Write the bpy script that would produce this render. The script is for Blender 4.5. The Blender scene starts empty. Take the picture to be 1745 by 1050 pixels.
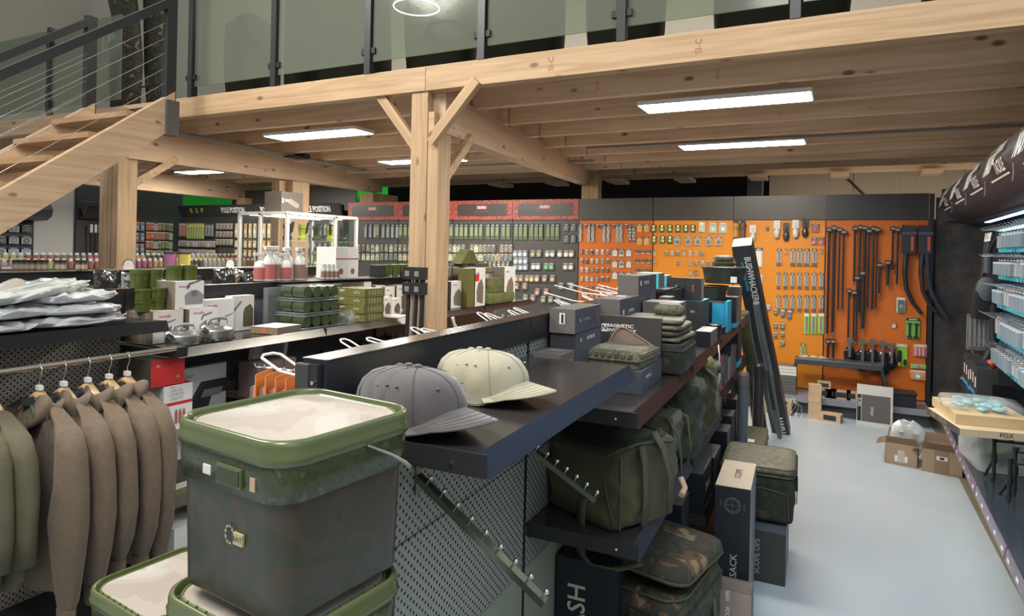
import bpy, math, random
from mathutils import Vector, Matrix
random.seed(7)
S = bpy.context.scene
COL = S.collection
# ------------------------------------------------------------------ camera
EYE = 1.7
FPX, YAW, ROLL, CY = 1111.5, .46999, .021564, 425.094
_cy, _sy, _cr, _sr = math.cos(YAW), math.sin(YAW), math.cos(ROLL), math.sin(ROLL)
_r0 = Vector((_cy, _sy, 0)); _d0 = Vector((0, 0, -1)); FWD = Vector((-_sy, _cy, 0))
RIGHT = _r0 * _cr - _d0 * _sr
DOWN = _r0 * _sr + _d0 * _cr
cam_data = bpy.data.cameras.new('camera'); cam = bpy.data.objects.new('camera', cam_data); COL.objects.link(cam)
cam_data.sensor_width = 36; cam_data.lens = 36 * FPX / 1745; cam_data.shift_y = -(525 - CY) / 1745
cam_data.clip_start = .02; cam_data.clip_end = 100
M = Matrix((( RIGHT.x, -DOWN.x, -FWD.x, 0), (RIGHT.y, -DOWN.y, -FWD.y, 0), (RIGHT.z, -DOWN.z, -FWD.z, EYE), (0, 0, 0, 1)))
cam.matrix_world = M
S.camera = cam
S.view_settings.view_transform = 'Standard'; S.view_settings.look = 'None'
S.view_settings.gamma = 1; S.view_settings.use_curve_mapping = False
S.view_settings.exposure = 0.0
# ------------------------------------------------------------------ world and large lights
wd = bpy.data.worlds.new('hall_ambient'); S.world = wd; wd.use_nodes = True
wd.node_tree.nodes['Background'].inputs[0].default_value = (.92, .97, 1, 1)
wd.node_tree.nodes['Background'].inputs[1].default_value = .5
def area(name, loc, rot, sx, sy, e, col=(1, 1, 1)):
    l = bpy.data.lights.new(name, 'AREA'); l.shape = 'RECTANGLE'; l.size = sx; l.size_y = sy; l.energy = e; l.color = col
    o = bpy.data.objects.new(name, l); COL.objects.link(o); o.location = loc; o.rotation_euler = rot; return o
area('hall_light', (-4.4, .7, 5.3), (0, math.radians(-32), 0), 1.5, 1.5, 330, (1, .95, .86))
area('hall_light', (-.3, -1.2, 5.2), (math.radians(18), 0, 0), 1.6, 1.6, 190, (1, .95, .88))
area('hall_light', (3.0, -1.5, 4.5), (math.radians(25), math.radians(20), 0), 4, 3, 60, (.75, .87, 1))
area('upper_floor_light', (-4, 7.0, 5.9), (0, 0, 0), 8, 2, 190, (1, .97, .86))
area('store_fill_light', (-8.3, 6.9, 2.7), (0, 0, 0), 1.2, .3, 42, (1, .95, .86))  # added unseen fill brightening the far-left product walls
area('store_fill_light', (-4.6, 6.9, 2.7), (0, 0, 0), 1.2, .3, 34, (1, .95, .86))  # second added fill, for the back bays
area('rear_fill_light', (.6, 8.9, 2.2), (math.radians(120), 0, 0), 3, .2, 7, (1, .9, .75))  # added lamp hidden behind the headers to brighten the tan panels
area('aisle_cool_light', (.35, 2.2, 2.5), (0, math.radians(0), 0), .5, 2.5, 12, (.62, .8, 1))  # bluish area lamp facing down over the right aisle
# ------------------------------------------------------------------ picture rays onto real planes
class Frame:
    def __init__(s, ox, oy, deg):
        s.o = Vector((ox, oy, 0)); s.a = math.radians(deg)
        s.W = Vector((math.cos(s.a), math.sin(s.a), 0)); s.U = Vector((-math.sin(s.a), math.cos(s.a), 0))
    def p(s, w, u, z=0.0):
        return s.o + s.W * w + s.U * u + Vector((0, 0, z))
    def at(s, px, py, w=None, u=None, z=None):
        d = RIGHT * ((px - 872.5) / FPX) + DOWN * ((py - CY) / FPX) + FWD
        e = Vector((0, 0, EYE)) - s.o
        if w is not None: t = (w - e.dot(s.W)) / d.dot(s.W)
        elif u is not None: t = (u - e.dot(s.U)) / d.dot(s.U)
        else: t = (z - EYE) / d.z
        return (e.dot(s.W) + t * d.dot(s.W), e.dot(s.U) + t * d.dot(s.U), EYE + t * d.z)
F0 = Frame(0, 0, 0)            # the shop
FA = Frame(-.90, .945, 1.9)    # near gondola
FR = Frame(.73, 3.545, -1.5)   # right-hand gondola, w=0 its shelf front
def W(px, py, X=None, Y=None, Z=None):
    return Vector(F0.at(px, py, w=X, u=Y, z=Z))
# ------------------------------------------------------------------ materials
MATS = {}
def newmat(name):
    m = bpy.data.materials.new(name); m.use_nodes = True
    nt = m.node_tree; b = nt.nodes['Principled BSDF']; return m, nt, b
def N(nt, t, **k):
    n = nt.nodes.new(t)
    for a, v in k.items(): setattr(n, a, v)
    return n
def pmat(name, col, rough=.6, metal=0, noise=0, nscale=8, bump=0, bscale=60, coat=0, alpha=1, spec=.5, emit=None, trans=0, stretch=None, sheen=0):
    if name in MATS: return MATS[name]
    m, nt, b = newmat(name); L = nt.links.new
    c = (*col, 1)
    b.inputs['Base Color'].default_value = c; b.inputs['Roughness'].default_value = rough; b.inputs['Metallic'].default_value = metal
    b.inputs['Specular IOR Level'].default_value = spec
    if coat: b.inputs['Coat Weight'].default_value = coat
    if sheen: b.inputs['Sheen Weight'].default_value = sheen
    if alpha < 1: b.inputs['Alpha'].default_value = alpha
    if trans: b.inputs['Transmission Weight'].default_value = trans
    if emit: b.inputs['Emission Color'].default_value = (*emit[0], 1); b.inputs['Emission Strength'].default_value = emit[1]
    tc = N(nt, 'ShaderNodeTexCoord'); src = tc.outputs['Object']
    if stretch:
        mp = N(nt, 'ShaderNodeMapping'); mp.inputs['Scale'].default_value = stretch; L(src, mp.inputs[0]); src = mp.outputs[0]
    if noise:
        n = N(nt, 'ShaderNodeTexNoise'); n.inputs['Scale'].default_value = nscale; n.inputs['Detail'].default_value = 4; L(src, n.inputs['Vector'])
        r = N(nt, 'ShaderNodeValToRGB'); r.color_ramp.elements[0].position = .3; r.color_ramp.elements[1].position = .7
        r.color_ramp.elements[0].color = tuple(x * (1 - noise) for x in col) + (1,); r.color_ramp.elements[1].color = tuple(min(1, x * (1 + noise)) for x in col) + (1,)
        L(n.outputs[0], r.inputs[0]); L(r.outputs[0], b.inputs['Base Color'])
    if bump:
        n = N(nt, 'ShaderNodeTexNoise'); n.inputs['Scale'].default_value = bscale; n.inputs['Detail'].default_value = 3; L(src, n.inputs['Vector'])
        u = N(nt, 'ShaderNodeBump'); u.inputs['Strength'].default_value = bump; u.inputs['Distance'].default_value = .01; L(n.outputs[0], u.inputs['Height']); L(u.outputs[0], b.inputs['Normal'])
    MATS[name] = m; return m
def wood(axis, base=(.58, .40, .245), dark=(.46, .30, .165), key='pine'):
    name = f'{key}_wood_{axis}'
    if name in MATS: return MATS[name]
    m, nt, b = newmat(name); L = nt.links.new
    tc = N(nt, 'ShaderNodeTexCoord'); mp = N(nt, 'ShaderNodeMapping')
    mp.inputs['Scale'].default_value = {'x': (1.1, 22, 22), 'y': (22, 1.1, 22), 'z': (22, 22, 1.1)}[axis]
    oi = N(nt, 'ShaderNodeObjectInfo'); ad = N(nt, 'ShaderNodeVectorMath', operation='ADD')
    sc = N(nt, 'ShaderNodeVectorMath', operation='SCALE'); sc.inputs[0].default_value = (7, 13, 5); L(oi.outputs['Random'], sc.inputs['Scale'])
    L(tc.outputs['Object'], ad.inputs[0]); L(sc.outputs[0], ad.inputs[1]); L(ad.outputs[0], mp.inputs[0])
    n = N(nt, 'ShaderNodeTexNoise'); n.inputs['Scale'].default_value = 1.3; n.inputs['Detail'].default_value = 5; n.inputs['Distortion'].default_value = .6; L(mp.outputs[0], n.inputs['Vector'])
    r = N(nt, 'ShaderNodeValToRGB'); r.color_ramp.elements[0].position = .36; r.color_ramp.elements[1].position = .6
    r.color_ramp.elements[0].color = (*dark, 1); r.color_ramp.elements[1].color = (*base, 1); L(n.outputs[0], r.inputs[0])
    big = N(nt, 'ShaderNodeTexNoise'); big.inputs['Scale'].default_value = 1.5; L(ad.outputs[0], big.inputs['Vector'])
    mx = N(nt, 'ShaderNodeMix', data_type='RGBA', blend_type='MULTIPLY'); mx.inputs['Factor'].default_value = 1
    r2 = N(nt, 'ShaderNodeValToRGB'); r2.color_ramp.elements[0].color = (.8, .76, .72, 1); r2.color_ramp.elements[1].color = (1.08, 1.08, 1.06, 1); L(big.outputs[0], r2.inputs[0])
    L(r.outputs[0], mx.inputs['A']); L(r2.outputs[0], mx.inputs['B'])
    kp = N(nt, 'ShaderNodeMapping'); kp.inputs['Scale'].default_value = {'x': (3.2, 6.5, 6.5), 'y': (6.5, 3.2, 6.5), 'z': (6.5, 6.5, 3.2)}[axis]; L(ad.outputs[0], kp.inputs[0])
    v = N(nt, 'ShaderNodeTexVoronoi'); v.inputs['Scale'].default_value = 1; L(kp.outputs[0], v.inputs['Vector'])
    r3 = N(nt, 'ShaderNodeValToRGB'); r3.color_ramp.elements[0].position = .07; r3.color_ramp.elements[0].color = (1, 1, 1, 1); r3.color_ramp.elements[1].position = .14; r3.color_ramp.elements[1].color = (0, 0, 0, 1)
    L(v.outputs['Distance'], r3.inputs[0])
    m2 = N(nt, 'ShaderNodeMix', data_type='RGBA'); L(r3.outputs[0], m2.inputs['Factor']); L(mx.outputs['Result'], m2.inputs['A']); m2.inputs['B'].default_value = (.22, .11, .05, 1)
    L(m2.outputs['Result'], b.inputs['Base Color']); b.inputs['Roughness'].default_value = .62
    MATS[name] = m; return m
def holes(name, col, hole, pitch=.022, r=.0042, axes='yz', rough=.45, metal=0):
    """perforated sheet: two offset grids of small dark holes"""
    if name in MATS: return MATS[name]
    m, nt, b = newmat(name); L = nt.links.new
    tc = N(nt, 'ShaderNodeTexCoord'); sp = N(nt, 'ShaderNodeSeparateXYZ'); L(tc.outputs['Object'], sp.inputs[0])
    def grid(off):
        out = []
        for ax in axes:
            a = N(nt, 'ShaderNodeMath', operation='ADD'); L(sp.outputs[ax.upper()], a.inputs[0]); a.inputs[1].default_value = off * pitch + 50 * pitch
            mo = N(nt, 'ShaderNodeMath', operation='MODULO'); L(a.outputs[0], mo.inputs[0]); mo.inputs[1].default_value = pitch
            s = N(nt, 'ShaderNodeMath', operation='SUBTRACT'); L(mo.outputs[0], s.inputs[0]); s.inputs[1].default_value = pitch / 2
            q = N(nt, 'ShaderNodeMath', operation='MULTIPLY'); L(s.outputs[0], q.inputs[0]); L(s.outputs[0], q.inputs[1]); out.append(q)
        a = N(nt, 'ShaderNodeMath', operation='ADD'); L(out[0].outputs[0], a.inputs[0]); L(out[1].outputs[0], a.inputs[1])
        c = N(nt, 'ShaderNodeMath', operation='LESS_THAN'); L(a.outputs[0], c.inputs[0]); c.inputs[1].default_value = r * r; return c
    g1, g2 = grid(0), grid(.5)
    mx = N(nt, 'ShaderNodeMath', operation='MAXIMUM'); L(g1.outputs[0], mx.inputs[0]); L(g2.outputs[0], mx.inputs[1])
    c = N(nt, 'ShaderNodeMix', data_type='RGBA'); L(mx.outputs[0], c.inputs['Factor']); c.inputs['A'].default_value = (*col, 1); c.inputs['B'].default_value = (*hole, 1)
    L(c.outputs['Result'], b.inputs['Base Color']); b.inputs['Roughness'].default_value = rough; b.inputs['Metallic'].default_value = metal
    MATS[name] = m; return m
def camo(name, cols, scale=9, rough=.85, bump=.15):
    if name in MATS: return MATS[name]
    m, nt, b = newmat(name); L = nt.links.new
    tc = N(nt, 'ShaderNodeTexCoord'); n = N(nt, 'ShaderNodeTexNoise'); n.inputs['Scale'].default_value = scale; n.inputs['Detail'].default_value = 2.5; n.inputs['Distortion'].default_value = .4
    L(tc.outputs['Object'], n.inputs['Vector'])
    r = N(nt, 'ShaderNodeValToRGB'); r.color_ramp.interpolation = 'CONSTANT'; e = r.color_ramp.elements
    pos = [0, .40, .50, .60, .66][:len(cols)]
    e[0].position = 0; e[0].color = (*cols[0], 1); e[1].position = pos[1]; e[1].color = (*cols[1], 1)
    for p, c in zip(pos[2:], cols[2:]): x = e.new(p); x.color = (*c, 1)
    L(n.outputs[0], r.inputs[0]); L(r.outputs[0], b.inputs['Base Color']); b.inputs['Roughness'].default_value = rough
    n2 = N(nt, 'ShaderNodeTexNoise'); n2.inputs['Scale'].default_value = 25; n2.inputs['Detail'].default_value = 4; L(tc.outputs['Object'], n2.inputs['Vector'])
    u = N(nt, 'ShaderNodeBump'); u.inputs['Strength'].default_value = bump * 2; u.inputs['Distance'].default_value = .02; L(n2.outputs[0], u.inputs['Height']); L(u.outputs[0], b.inputs['Normal'])
    MATS[name] = m; return m
def clear(name, col=(.75, .8, .8), a=.12, rough=.08):
    """thin clear plastic or glass: mostly see-through, with a gloss"""
    if name in MATS: return MATS[name]
    m, nt, b = newmat(name); L = nt.links.new
    b.inputs['Base Color'].default_value = (*col, 1); b.inputs['Roughness'].default_value = rough; b.inputs['Coat Weight'].default_value = .6
    tr = N(nt, 'ShaderNodeBsdfTransparent'); mx = N(nt, 'ShaderNodeMixShader')
    fr = N(nt, 'ShaderNodeFresnel'); fr.inputs[0].default_value = 1.45
    ge = N(nt, 'ShaderNodeNewGeometry'); iv = N(nt, 'ShaderNodeMath', operation='SUBTRACT'); iv.inputs[0].default_value = 1; L(ge.outputs['Backfacing'], iv.inputs[1])
    fm = N(nt, 'ShaderNodeMath', operation='MULTIPLY'); L(fr.outputs[0], fm.inputs[0]); L(iv.outputs[0], fm.inputs[1])
    ad = N(nt, 'ShaderNodeMath', operation='ADD', use_clamp=True); L(fm.outputs[0], ad.inputs[0]); ad.inputs[1].default_value = a
    L(ad.outputs[0], mx.inputs[0]); L(tr.outputs[0], mx.inputs[1]); L(b.outputs[0], mx.inputs[2]); L(mx.outputs[0], nt.nodes['Material Output'].inputs[0])
    MATS[name] = m; return m
def painted(name, col, col2, rough=.6):
    """worn two-tone surface"""
    if name in MATS: return MATS[name]
    m, nt, b = newmat(name); L = nt.links.new
    tc = N(nt, 'ShaderNodeTexCoord'); n = N(nt, 'ShaderNodeTexNoise'); n.inputs['Scale'].default_value = 4; n.inputs['Detail'].default_value = 8; n.inputs['Roughness'].default_value = .65
    L(tc.outputs['Object'], n.inputs['Vector']); r = N(nt, 'ShaderNodeValToRGB'); r.color_ramp.elements[0].position = .38; r.color_ramp.elements[1].position = .68
    r.color_ramp.elements[0].color = (*col, 1); r.color_ramp.elements[1].color = (*col2, 1); L(n.outputs[0], r.inputs[0]); L(r.outputs[0], b.inputs['Base Color']); b.inputs['Roughness'].default_value = rough
    MATS[name] = m; return m
blk = pmat('black_powder_metal', (.018, .019, .022), .38)
blk2 = pmat('charcoal_panel', (.03, .03, .033), .5, noise=.15, nscale=3)
gunm = pmat('dark_shelf_metal', (.040, .034, .033), .22, metal=.2, noise=.15, nscale=5)
bluefascia = pmat('shelf_edge_metal', (.075, .09, .14), .28, metal=.3)
brownfascia = pmat('brown_shelf_edge', (.13, .07, .06), .3, metal=.3)
chrome = pmat('chrome', (.75, .75, .73), .16, metal=1)
wire = pmat('white_coated_wire', (.82, .80, .76), .3)
white = pmat('white_card', (.78, .76, .72), .55)
offw = pmat('off_white_card', (.66, .63, .58), .6, noise=.05)
printw = pmat('white_print', (.80, .80, .78), .6)
printg = pmat('grey_print', (.30, .30, .31), .6)
black = pmat('matt_black', (.012, .012, .013), .6)
rubber = pmat('black_rubber', (.02, .02, .02), .7)
cyan = pmat('cyan_card', (.02, .33, .55), .5)
cyan2 = pmat('light_cyan_card', (.05, .48, .62), .5)
kraft = pmat('kraft_card', (.47, .33, .21), .75, noise=.08, nscale=6)
kraftd = pmat('brown_tape', (.36, .24, .14), .4)
greybox = pmat('grey_brown_card', (.105, .09, .082), .55, noise=.1, nscale=5)
darkbox = pmat('dark_slate_card', (.032, .033, .04), .5, noise=.12, nscale=4)
navybox = pmat('black_navy_card', (.010, .013, .02), .45)
woodgrain = pmat('wood_print_card', (.20, .165, .12), .6, noise=.25, nscale=3, stretch=(30, 30, 1.5))
red = pmat('red_card', (.60, .03, .03), .5)
olive = pmat('olive_card', (.155, .15, .045), .55, noise=.1, nscale=5)
oliveplastic = pmat('olive_plastic', (.075, .10, .018), .22, noise=.2, nscale=6, coat=.4)
olivefab = pmat('olive_fabric', (.046, .045, .016), .88, noise=.3, nscale=7, bump=.35, bscale=14, sheen=.1)
olivefab2 = pmat('bright_olive_fabric', (.12, .13, .04), .85, noise=.25, nscale=9, bump=.4, bscale=16)
darkfab = pmat('dark_green_fabric', (.022, .028, .018), .85, noise=.3, nscale=6, bump=.3, bscale=12, sheen=.03)
blackfab = pmat('black_fabric', (.014, .015, .017), .8, noise=.3, nscale=8, bump=.3, bscale=20)
webbing = pmat('olive_webbing', (.06, .065, .032), .8, bump=.6, bscale=160)
camofab = camo('leaf_camouflage_fabric', [(.028, .030, .020), (.045, .048, .028), (.030, .027, .017), (.10, .055, .028), (.20, .16, .085)], 9)
camodark = camo('dark_camouflage_fabric', [(.014, .018, .011), (.018, .023, .013), (.013, .014, .010), (.026, .023, .014), (.036, .036, .022)], 12)
camotan = camo('tan_camouflage', [(.085, .080, .048), (.105, .10, .062), (.075, .066, .042), (.125, .12, .078), (.105, .075, .048)], 14, rough=.6)
camopail = camo('subtle_camouflage_plastic', [(.044, .037, .026), (.052, .043, .030), (.038, .040, .024), (.058, .042, .026), (.046, .044, .034)], 11, rough=.34, bump=.03)
camotop = camo('lid_print_and_sheen', [(.30, .26, .225), (.34, .30, .255), (.37, .345, .31), (.40, .375, .345), (.32, .265, .20)], 6, rough=.45, bump=.03)  # pale tones include the ceiling's reflection on the upturned lid
foil = pmat('silver_foil', (.55, .55, .53), .18, metal=1, bump=1, bscale=9, noise=.6, nscale=12)
blkfoil = pmat('black_foil', (.03, .03, .03), .15, metal=.2, bump=1, bscale=11, coat=1)
pouch = pmat('milky_plastic_bag', (.50, .51, .52), .18, bump=.8, bscale=16, coat=.7)
clr = clear('clear_plastic'); clr2 = clear('clear_blister', (.8, .85, .85), .08)
glass = clear('cabinet_glass', (.12, .14, .14), .05, .02)
printk = pmat('black_print', (.02, .02, .02), .6)
printpink = pmat('magenta_print', (.55, .04, .18), .6)
steelb = pmat('brushed_aluminium', (.55, .54, .51), .3, metal=1, noise=.1, nscale=4, stretch=(2, 2, 60))
# ------------------------------------------------------------------ mesh building
EYE_SCALE, EYE_SCALE_DZ = 1, 0      # scale about the camera, with height offset: the timber structure is enlarged by it
class MB:
    def __init__(s): s.v = []; s.f = []; s.m = []; s.s = []
    def add(s, vs, fs, m=0, sm=False, T=None):
        o = len(s.v)
        for v in vs:
            v = Vector(v); s.v.append(tuple(T @ v) if T is not None else tuple(v))
        for f in fs: s.f.append(tuple(i + o for i in f)); s.m.append(m); s.s.append(sm)
        return s
    def box(s, x0, x1, y0, y1, z0, z1, m=0, T=None):
        """m: one index or (left,right,front,back,bottom,top)"""
        if x0 > x1: x0, x1 = x1, x0
        if y0 > y1: y0, y1 = y1, y0
        v = [(x0, y0, z0), (x1, y0, z0), (x1, y1, z0), (x0, y1, z0), (x0, y0, z1), (x1, y0, z1), (x1, y1, z1), (x0, y1, z1)]
        F = [(0, 4, 7, 3), (1, 2, 6, 5), (0, 1, 5, 4), (3, 7, 6, 2), (0, 3, 2, 1), (4, 5, 6, 7)]
        if isinstance(m, (tuple, list)):
            for f, k in zip(F, m): s.add([v[i] for i in f], [(0, 1, 2, 3)], k, T=T)
        else: s.add(v, F, m, T=T)
        return s
    def tube(s, pts, r, n=8, m=0, cap=True, sm=True, flat=1.0):
        pts = [Vector(p) for p in pts]; k = len(pts); vs = []; up = None
        for i, p in enumerate(pts):
            t = (pts[min(i + 1, k - 1)] - pts[max(i - 1, 0)]).normalized()
            if up is None:
                up = Vector((0, 0, 1)) if abs(t.z) < .9 else Vector((0, 1, 0))
            a = t.cross(up)
            if a.length < 1e-5: a = t.cross(Vector((1, 0, 0)))
            a.normalize(); b = a.cross(t).normalized(); up = b
            rr = r[i] if isinstance(r, (list, tuple)) else r
            for j in range(n):
                g = 2 * math.pi * j / n; vs.append(p + a * (rr * math.cos(g)) + b * (rr * flat * math.sin(g)))
        fs = [(i * n + j, i * n + (j + 1) % n, (i + 1) * n + (j + 1) % n, (i + 1) * n + j) for i in range(k - 1) for j in range(n)]
        s.add(vs, fs, m, sm)
        if cap: s.add(vs[:n], [tuple(range(n))], m); s.add(vs[-n:], [tuple(reversed(range(n)))], m)
        return s
    def lathe(s, prof, n=20, m=0, c=(0, 0, 0), sm=True, T=None, mats=None):
        vs = [(c[0] + r * math.cos(2 * math.pi * j / n), c[1] + r * math.sin(2 * math.pi * j / n), c[2] + z) for r, z in prof for j in range(n)]
        for i in range(len(prof) - 1):
            s.add([vs[q] for q in range(i * n, (i + 2) * n)], [(j, (j + 1) % n, n + (j + 1) % n, n + j) for j in range(n)], mats[i] if mats else m, sm, T)
        return s
    def loft(s, rings, m=0, sm=True, cap0=True, cap1=True, T=None, mats=None):
        n = len(rings[0])
        if mats:
            for i in range(len(rings) - 1):
                s.add(list(rings[i]) + list(rings[i + 1]), [(j, (j + 1) % n, n + (j + 1) % n, n + j) for j in range(n)], mats[i], sm, T)
        else:
            vs = [p for r in rings for p in r]
            s.add(vs, [(i * n + j, i * n + (j + 1) % n, (i + 1) * n + (j + 1) % n, (i + 1) * n + j) for i in range(len(rings) - 1) for j in range(n)], m, sm, T)
        if cap0: s.add(rings[0], [tuple(reversed(range(n)))], mats[0] if mats else m, False, T)
        if cap1: s.add(rings[-1], [tuple(range(n))], mats[-1] if mats else m, False, T)
        return s
    def prism(s, poly, h, m=0, T=None):
        """poly in xy, extruded along z from 0 to h"""
        n = len(poly); vs = [(x, y, 0) for x, y in poly] + [(x, y, h) for x, y in poly]
        s.add(vs, [tuple(reversed(range(n))), tuple(range(n, 2 * n))] + [(i, (i + 1) % n, n + (i + 1) % n, n + i) for i in range(n)], m, T=T); return s
    def sphere(s, c, r, n=10, k=6, m=0, sc=(1, 1, 1)):
        rings = []
        for i in range(1, k):
            a = math.pi * i / k; rings.append([(c[0] + sc[0] * r * math.sin(a) * math.cos(2 * math.pi * j / n), c[1] + sc[1] * r * math.sin(a) * math.sin(2 * math.pi * j / n), c[2] - sc[2] * r * math.cos(a)) for j in range(n)])
        return s.loft(rings, m)
    def mesh(s, name, mats):
        me = bpy.data.meshes.new(name); me.from_pydata(s.v, [], s.f)
        for m in (mats if isinstance(mats, (list, tuple)) else [mats]): me.materials.append(m)
        me.polygons.foreach_set('material_index', s.m); me.polygons.foreach_set('use_smooth', s.s)
        me.update(); return me
    def build(s, name, mats, parent=None, loc=(0, 0, 0), rz=0.0, bevel=0, weld=False, **tagk):
        if EYE_SCALE != 1: s.v = [(a * EYE_SCALE, b * EYE_SCALE, c * EYE_SCALE) for a, b, c in s.v]; loc = (loc[0] * EYE_SCALE, loc[1] * EYE_SCALE, loc[2] * EYE_SCALE + (EYE_SCALE_DZ if parent is None else 0))
        o = bpy.data.objects.new(name, s.mesh(name, mats)); COL.objects.link(o)
        o.location = loc; o.rotation_euler = (0, 0, rz)
        if parent is not None: o.parent = parent
        if bevel:
            b = o.modifiers.new('bevel', 'BEVEL'); b.width = bevel; b.segments = 2; b.limit_method = 'ANGLE'; b.angle_limit = .6
        if tagk: tag(o, **tagk)
        return o
def tag(o, label=None, cat=None, group=None, kind=None):
    if label: o['label'] = label
    if cat: o['category'] = cat
    if group: o['group'] = group
    if kind: o['kind'] = kind
    return o
def struct(o): o['kind'] = 'structure'; return o
def empty(name, loc, rz=0.0, label=None, cat=None, group=None, kind=None):
    if EYE_SCALE != 1: loc = (loc[0] * EYE_SCALE, loc[1] * EYE_SCALE, loc[2] * EYE_SCALE + EYE_SCALE_DZ)
    o = bpy.data.objects.new(name, None); COL.objects.link(o); o.location = loc; o.rotation_euler = (0, 0, rz); o.empty_display_size = .05
    return tag(o, label, cat, group, kind)
def kids(o): return [c for c in ALLKIDS.get(o.name, [])]
def copytree(o, loc=None, rz=None, label=None, group=None):
    def rec(a, par):
        c = a.copy(); COL.objects.link(c); c.parent = par
        for ch in list(a.children): rec(ch, c)
        return c
    r = rec(o, None)
    if loc is not None: r.location = loc
    if rz is not None: r.rotation_euler = (r.rotation_euler[0], r.rotation_euler[1], rz)
    if label: r['label'] = label
    if group: r['group'] = group
    return r
TXT = {}
def textmesh(s, sx=1.0, shear=0.0, off=0.0):
    k = (s, sx, shear, off)
    if k not in TXT:
        c = bpy.data.curves.new('lettering', 'FONT'); c.body = s; c.align_x = 'CENTER'; c.align_y = 'CENTER'; c.resolution_u = 2; c.shear = shear; c.offset = off
        o = bpy.data.objects.new('lettering', c); me = bpy.data.meshes.new_from_object(o); bpy.data.objects.remove(o)
        for v in me.vertices: v.co.x *= sx
        TXT[k] = me
    return TXT[k]
def letters(s, h, mat, parent, o, right, up, sx=1.0, shear=0.0, off=0.0, name='lettering'):
    """flat lettering of cap height h, centred at o (parent space), reading along right"""
    me = textmesh(s, sx, shear, off).copy(); me.materials.clear(); me.materials.append(mat)
    ob = bpy.data.objects.new(name, me); COL.objects.link(ob); ob.parent = parent
    r = Vector(right).normalized(); u = Vector(up); u = (u - r * u.dot(r)).normalized(); n = r.cross(u); k = h / .7 * EYE_SCALE; o = [q * EYE_SCALE for q in o]
    ob.matrix_local = Matrix(((r.x * k, u.x * k, n.x * k, o[0]), (r.y * k, u.y * k, n.y * k, o[1]), (r.z * k, u.z * k, n.z * k, o[2]), (0, 0, 0, 1)))
    return ob
def patch(parent, name, poly, mat, o, right, up, t=.0006):
    """flat print or sticker: polygon (a,b) in the plane of right/up, a little proud"""
    r = Vector(right).normalized(); u = Vector(up).normalized(); n = r.cross(u); o = Vector(o)
    b = MB(); k = len(poly)
    vs = [o + r * a + u * c for a, c in poly] + [o + r * a + u * c + n * t for a, c in poly]
    b.add(vs, [tuple(range(k, 2 * k))] + [(i, (i + 1) % k, k + (i + 1) % k, k + i) for i in range(k)])
    return b.build(name, mat, parent)
def rect(w, h): return [(-w / 2, -h / 2), (w / 2, -h / 2), (w / 2, h / 2), (-w / 2, h / 2)]
def disc(r, n=14, sx=1): return [(sx * r * math.cos(2 * math.pi * i / n), r * math.sin(2 * math.pi * i / n)) for i in range(n)]
def rring(w, d, r, z, n=5, cx=0, cy=0):
    """rounded rectangle ring"""
    out = []
    for qx, qy, a0 in ((1, 1, 0), (-1, 1, 90), (-1, -1, 180), (1, -1, 270)):
        for i in range(n + 1):
            a = math.radians(a0 + 90 * i / n); out.append((cx + qx * (w / 2 - r) + r * math.cos(a), cy + qy * (d / 2 - r) + r * math.sin(a), z))
    return out
ORD = ['first', 'second', 'third', 'fourth', 'fifth', 'sixth', 'seventh', 'eighth', 'ninth', 'tenth', 'eleventh', 'twelfth', 'thirteenth', 'fourteenth', 'fifteenth', 'sixteenth',
       'seventeenth', 'eighteenth', 'nineteenth', 'twentieth']
def ordn(i):
    if i < 20: return ORD[i]
    t, u = divmod(i + 1, 10)
    return (['twentieth', 'thirtieth', 'fortieth', 'fiftieth'][t - 2]) if u == 0 else ['twenty', 'thirty', 'forty', 'fifty'][t - 2] + '-' + ORD[u - 1]
# ================================================================== the setting
floorm = pmat('resin_floor', (.40, .46, .50), .22, noise=.03, nscale=2, bump=.02, bscale=40)
floorb = pmat('taupe_resin_floor', (.20, .175, .12), .3, noise=.04, nscale=3)
hallwall = pmat('hall_wall_paint', (.50, .47, .39), .8, noise=.04, nscale=1)
darkwall = pmat('dark_void_wall', (.006, .006, .007), .9)  # near-black colour stands in for the unlit void behind the bays
greenwall = pmat('green_lit_wall', (.03, .62, .06), .7)  # green lamp light is put into this wall's colour
tanpanel = pmat('tan_sandwich_panel', (.42, .35, .26), .7, noise=.08, nscale=3, stretch=(60, 1, .5))
whitewall = pmat('white_wall_paint', (.62, .60, .56), .7)
struct(MB().box(-17, .83, -4, 10, -.06, 0).build('floor', floorm))
struct(MB().box(-.01, 5, -4, 10, -.06, -.0005).build('floor', floorb, loc=(.83, 0, 0)))
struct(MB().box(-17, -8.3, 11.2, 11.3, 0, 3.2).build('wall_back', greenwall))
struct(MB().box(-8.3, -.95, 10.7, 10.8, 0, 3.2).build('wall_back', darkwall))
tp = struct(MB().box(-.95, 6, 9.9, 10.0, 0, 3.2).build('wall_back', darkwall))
for i, (a, b) in enumerate(((-.95, .10), (.106, 1.34), (1.346, 3.2))): MB().box(a, b, 9.86, 9.9, 2.2, 3.0).build('panel', tanpanel, tp)
MB().box(-1.24, -1.04, 9.8, 9.98, 0, 3.2).build('trim_1', pmat('dark_steel_column', (.05, .05, .05), .5), kind='structure')
MB().tube([(-.14, 9.84, 2.93), (.27, 9.84, 2.48)], .014, 6).build('trim_2', black, kind='structure')
struct(MB().box(-17, 6, 9.6, 9.75, 2.97, 10).build('wall_upper', hallwall))
struct(MB().box(-17.1, -17, -4, 11.2, 0, 10).build('wall_left', hallwall))
struct(MB().box(-11.65, -11.55, 5.55, 6.55, 0, 2.62).build('wall_left', whitewall))
EYE_SCALE, EYE_SCALE_DZ = 1.2, -.34  # mezzanine, stairs, railing and upstairs goods scaled up about the camera
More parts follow.
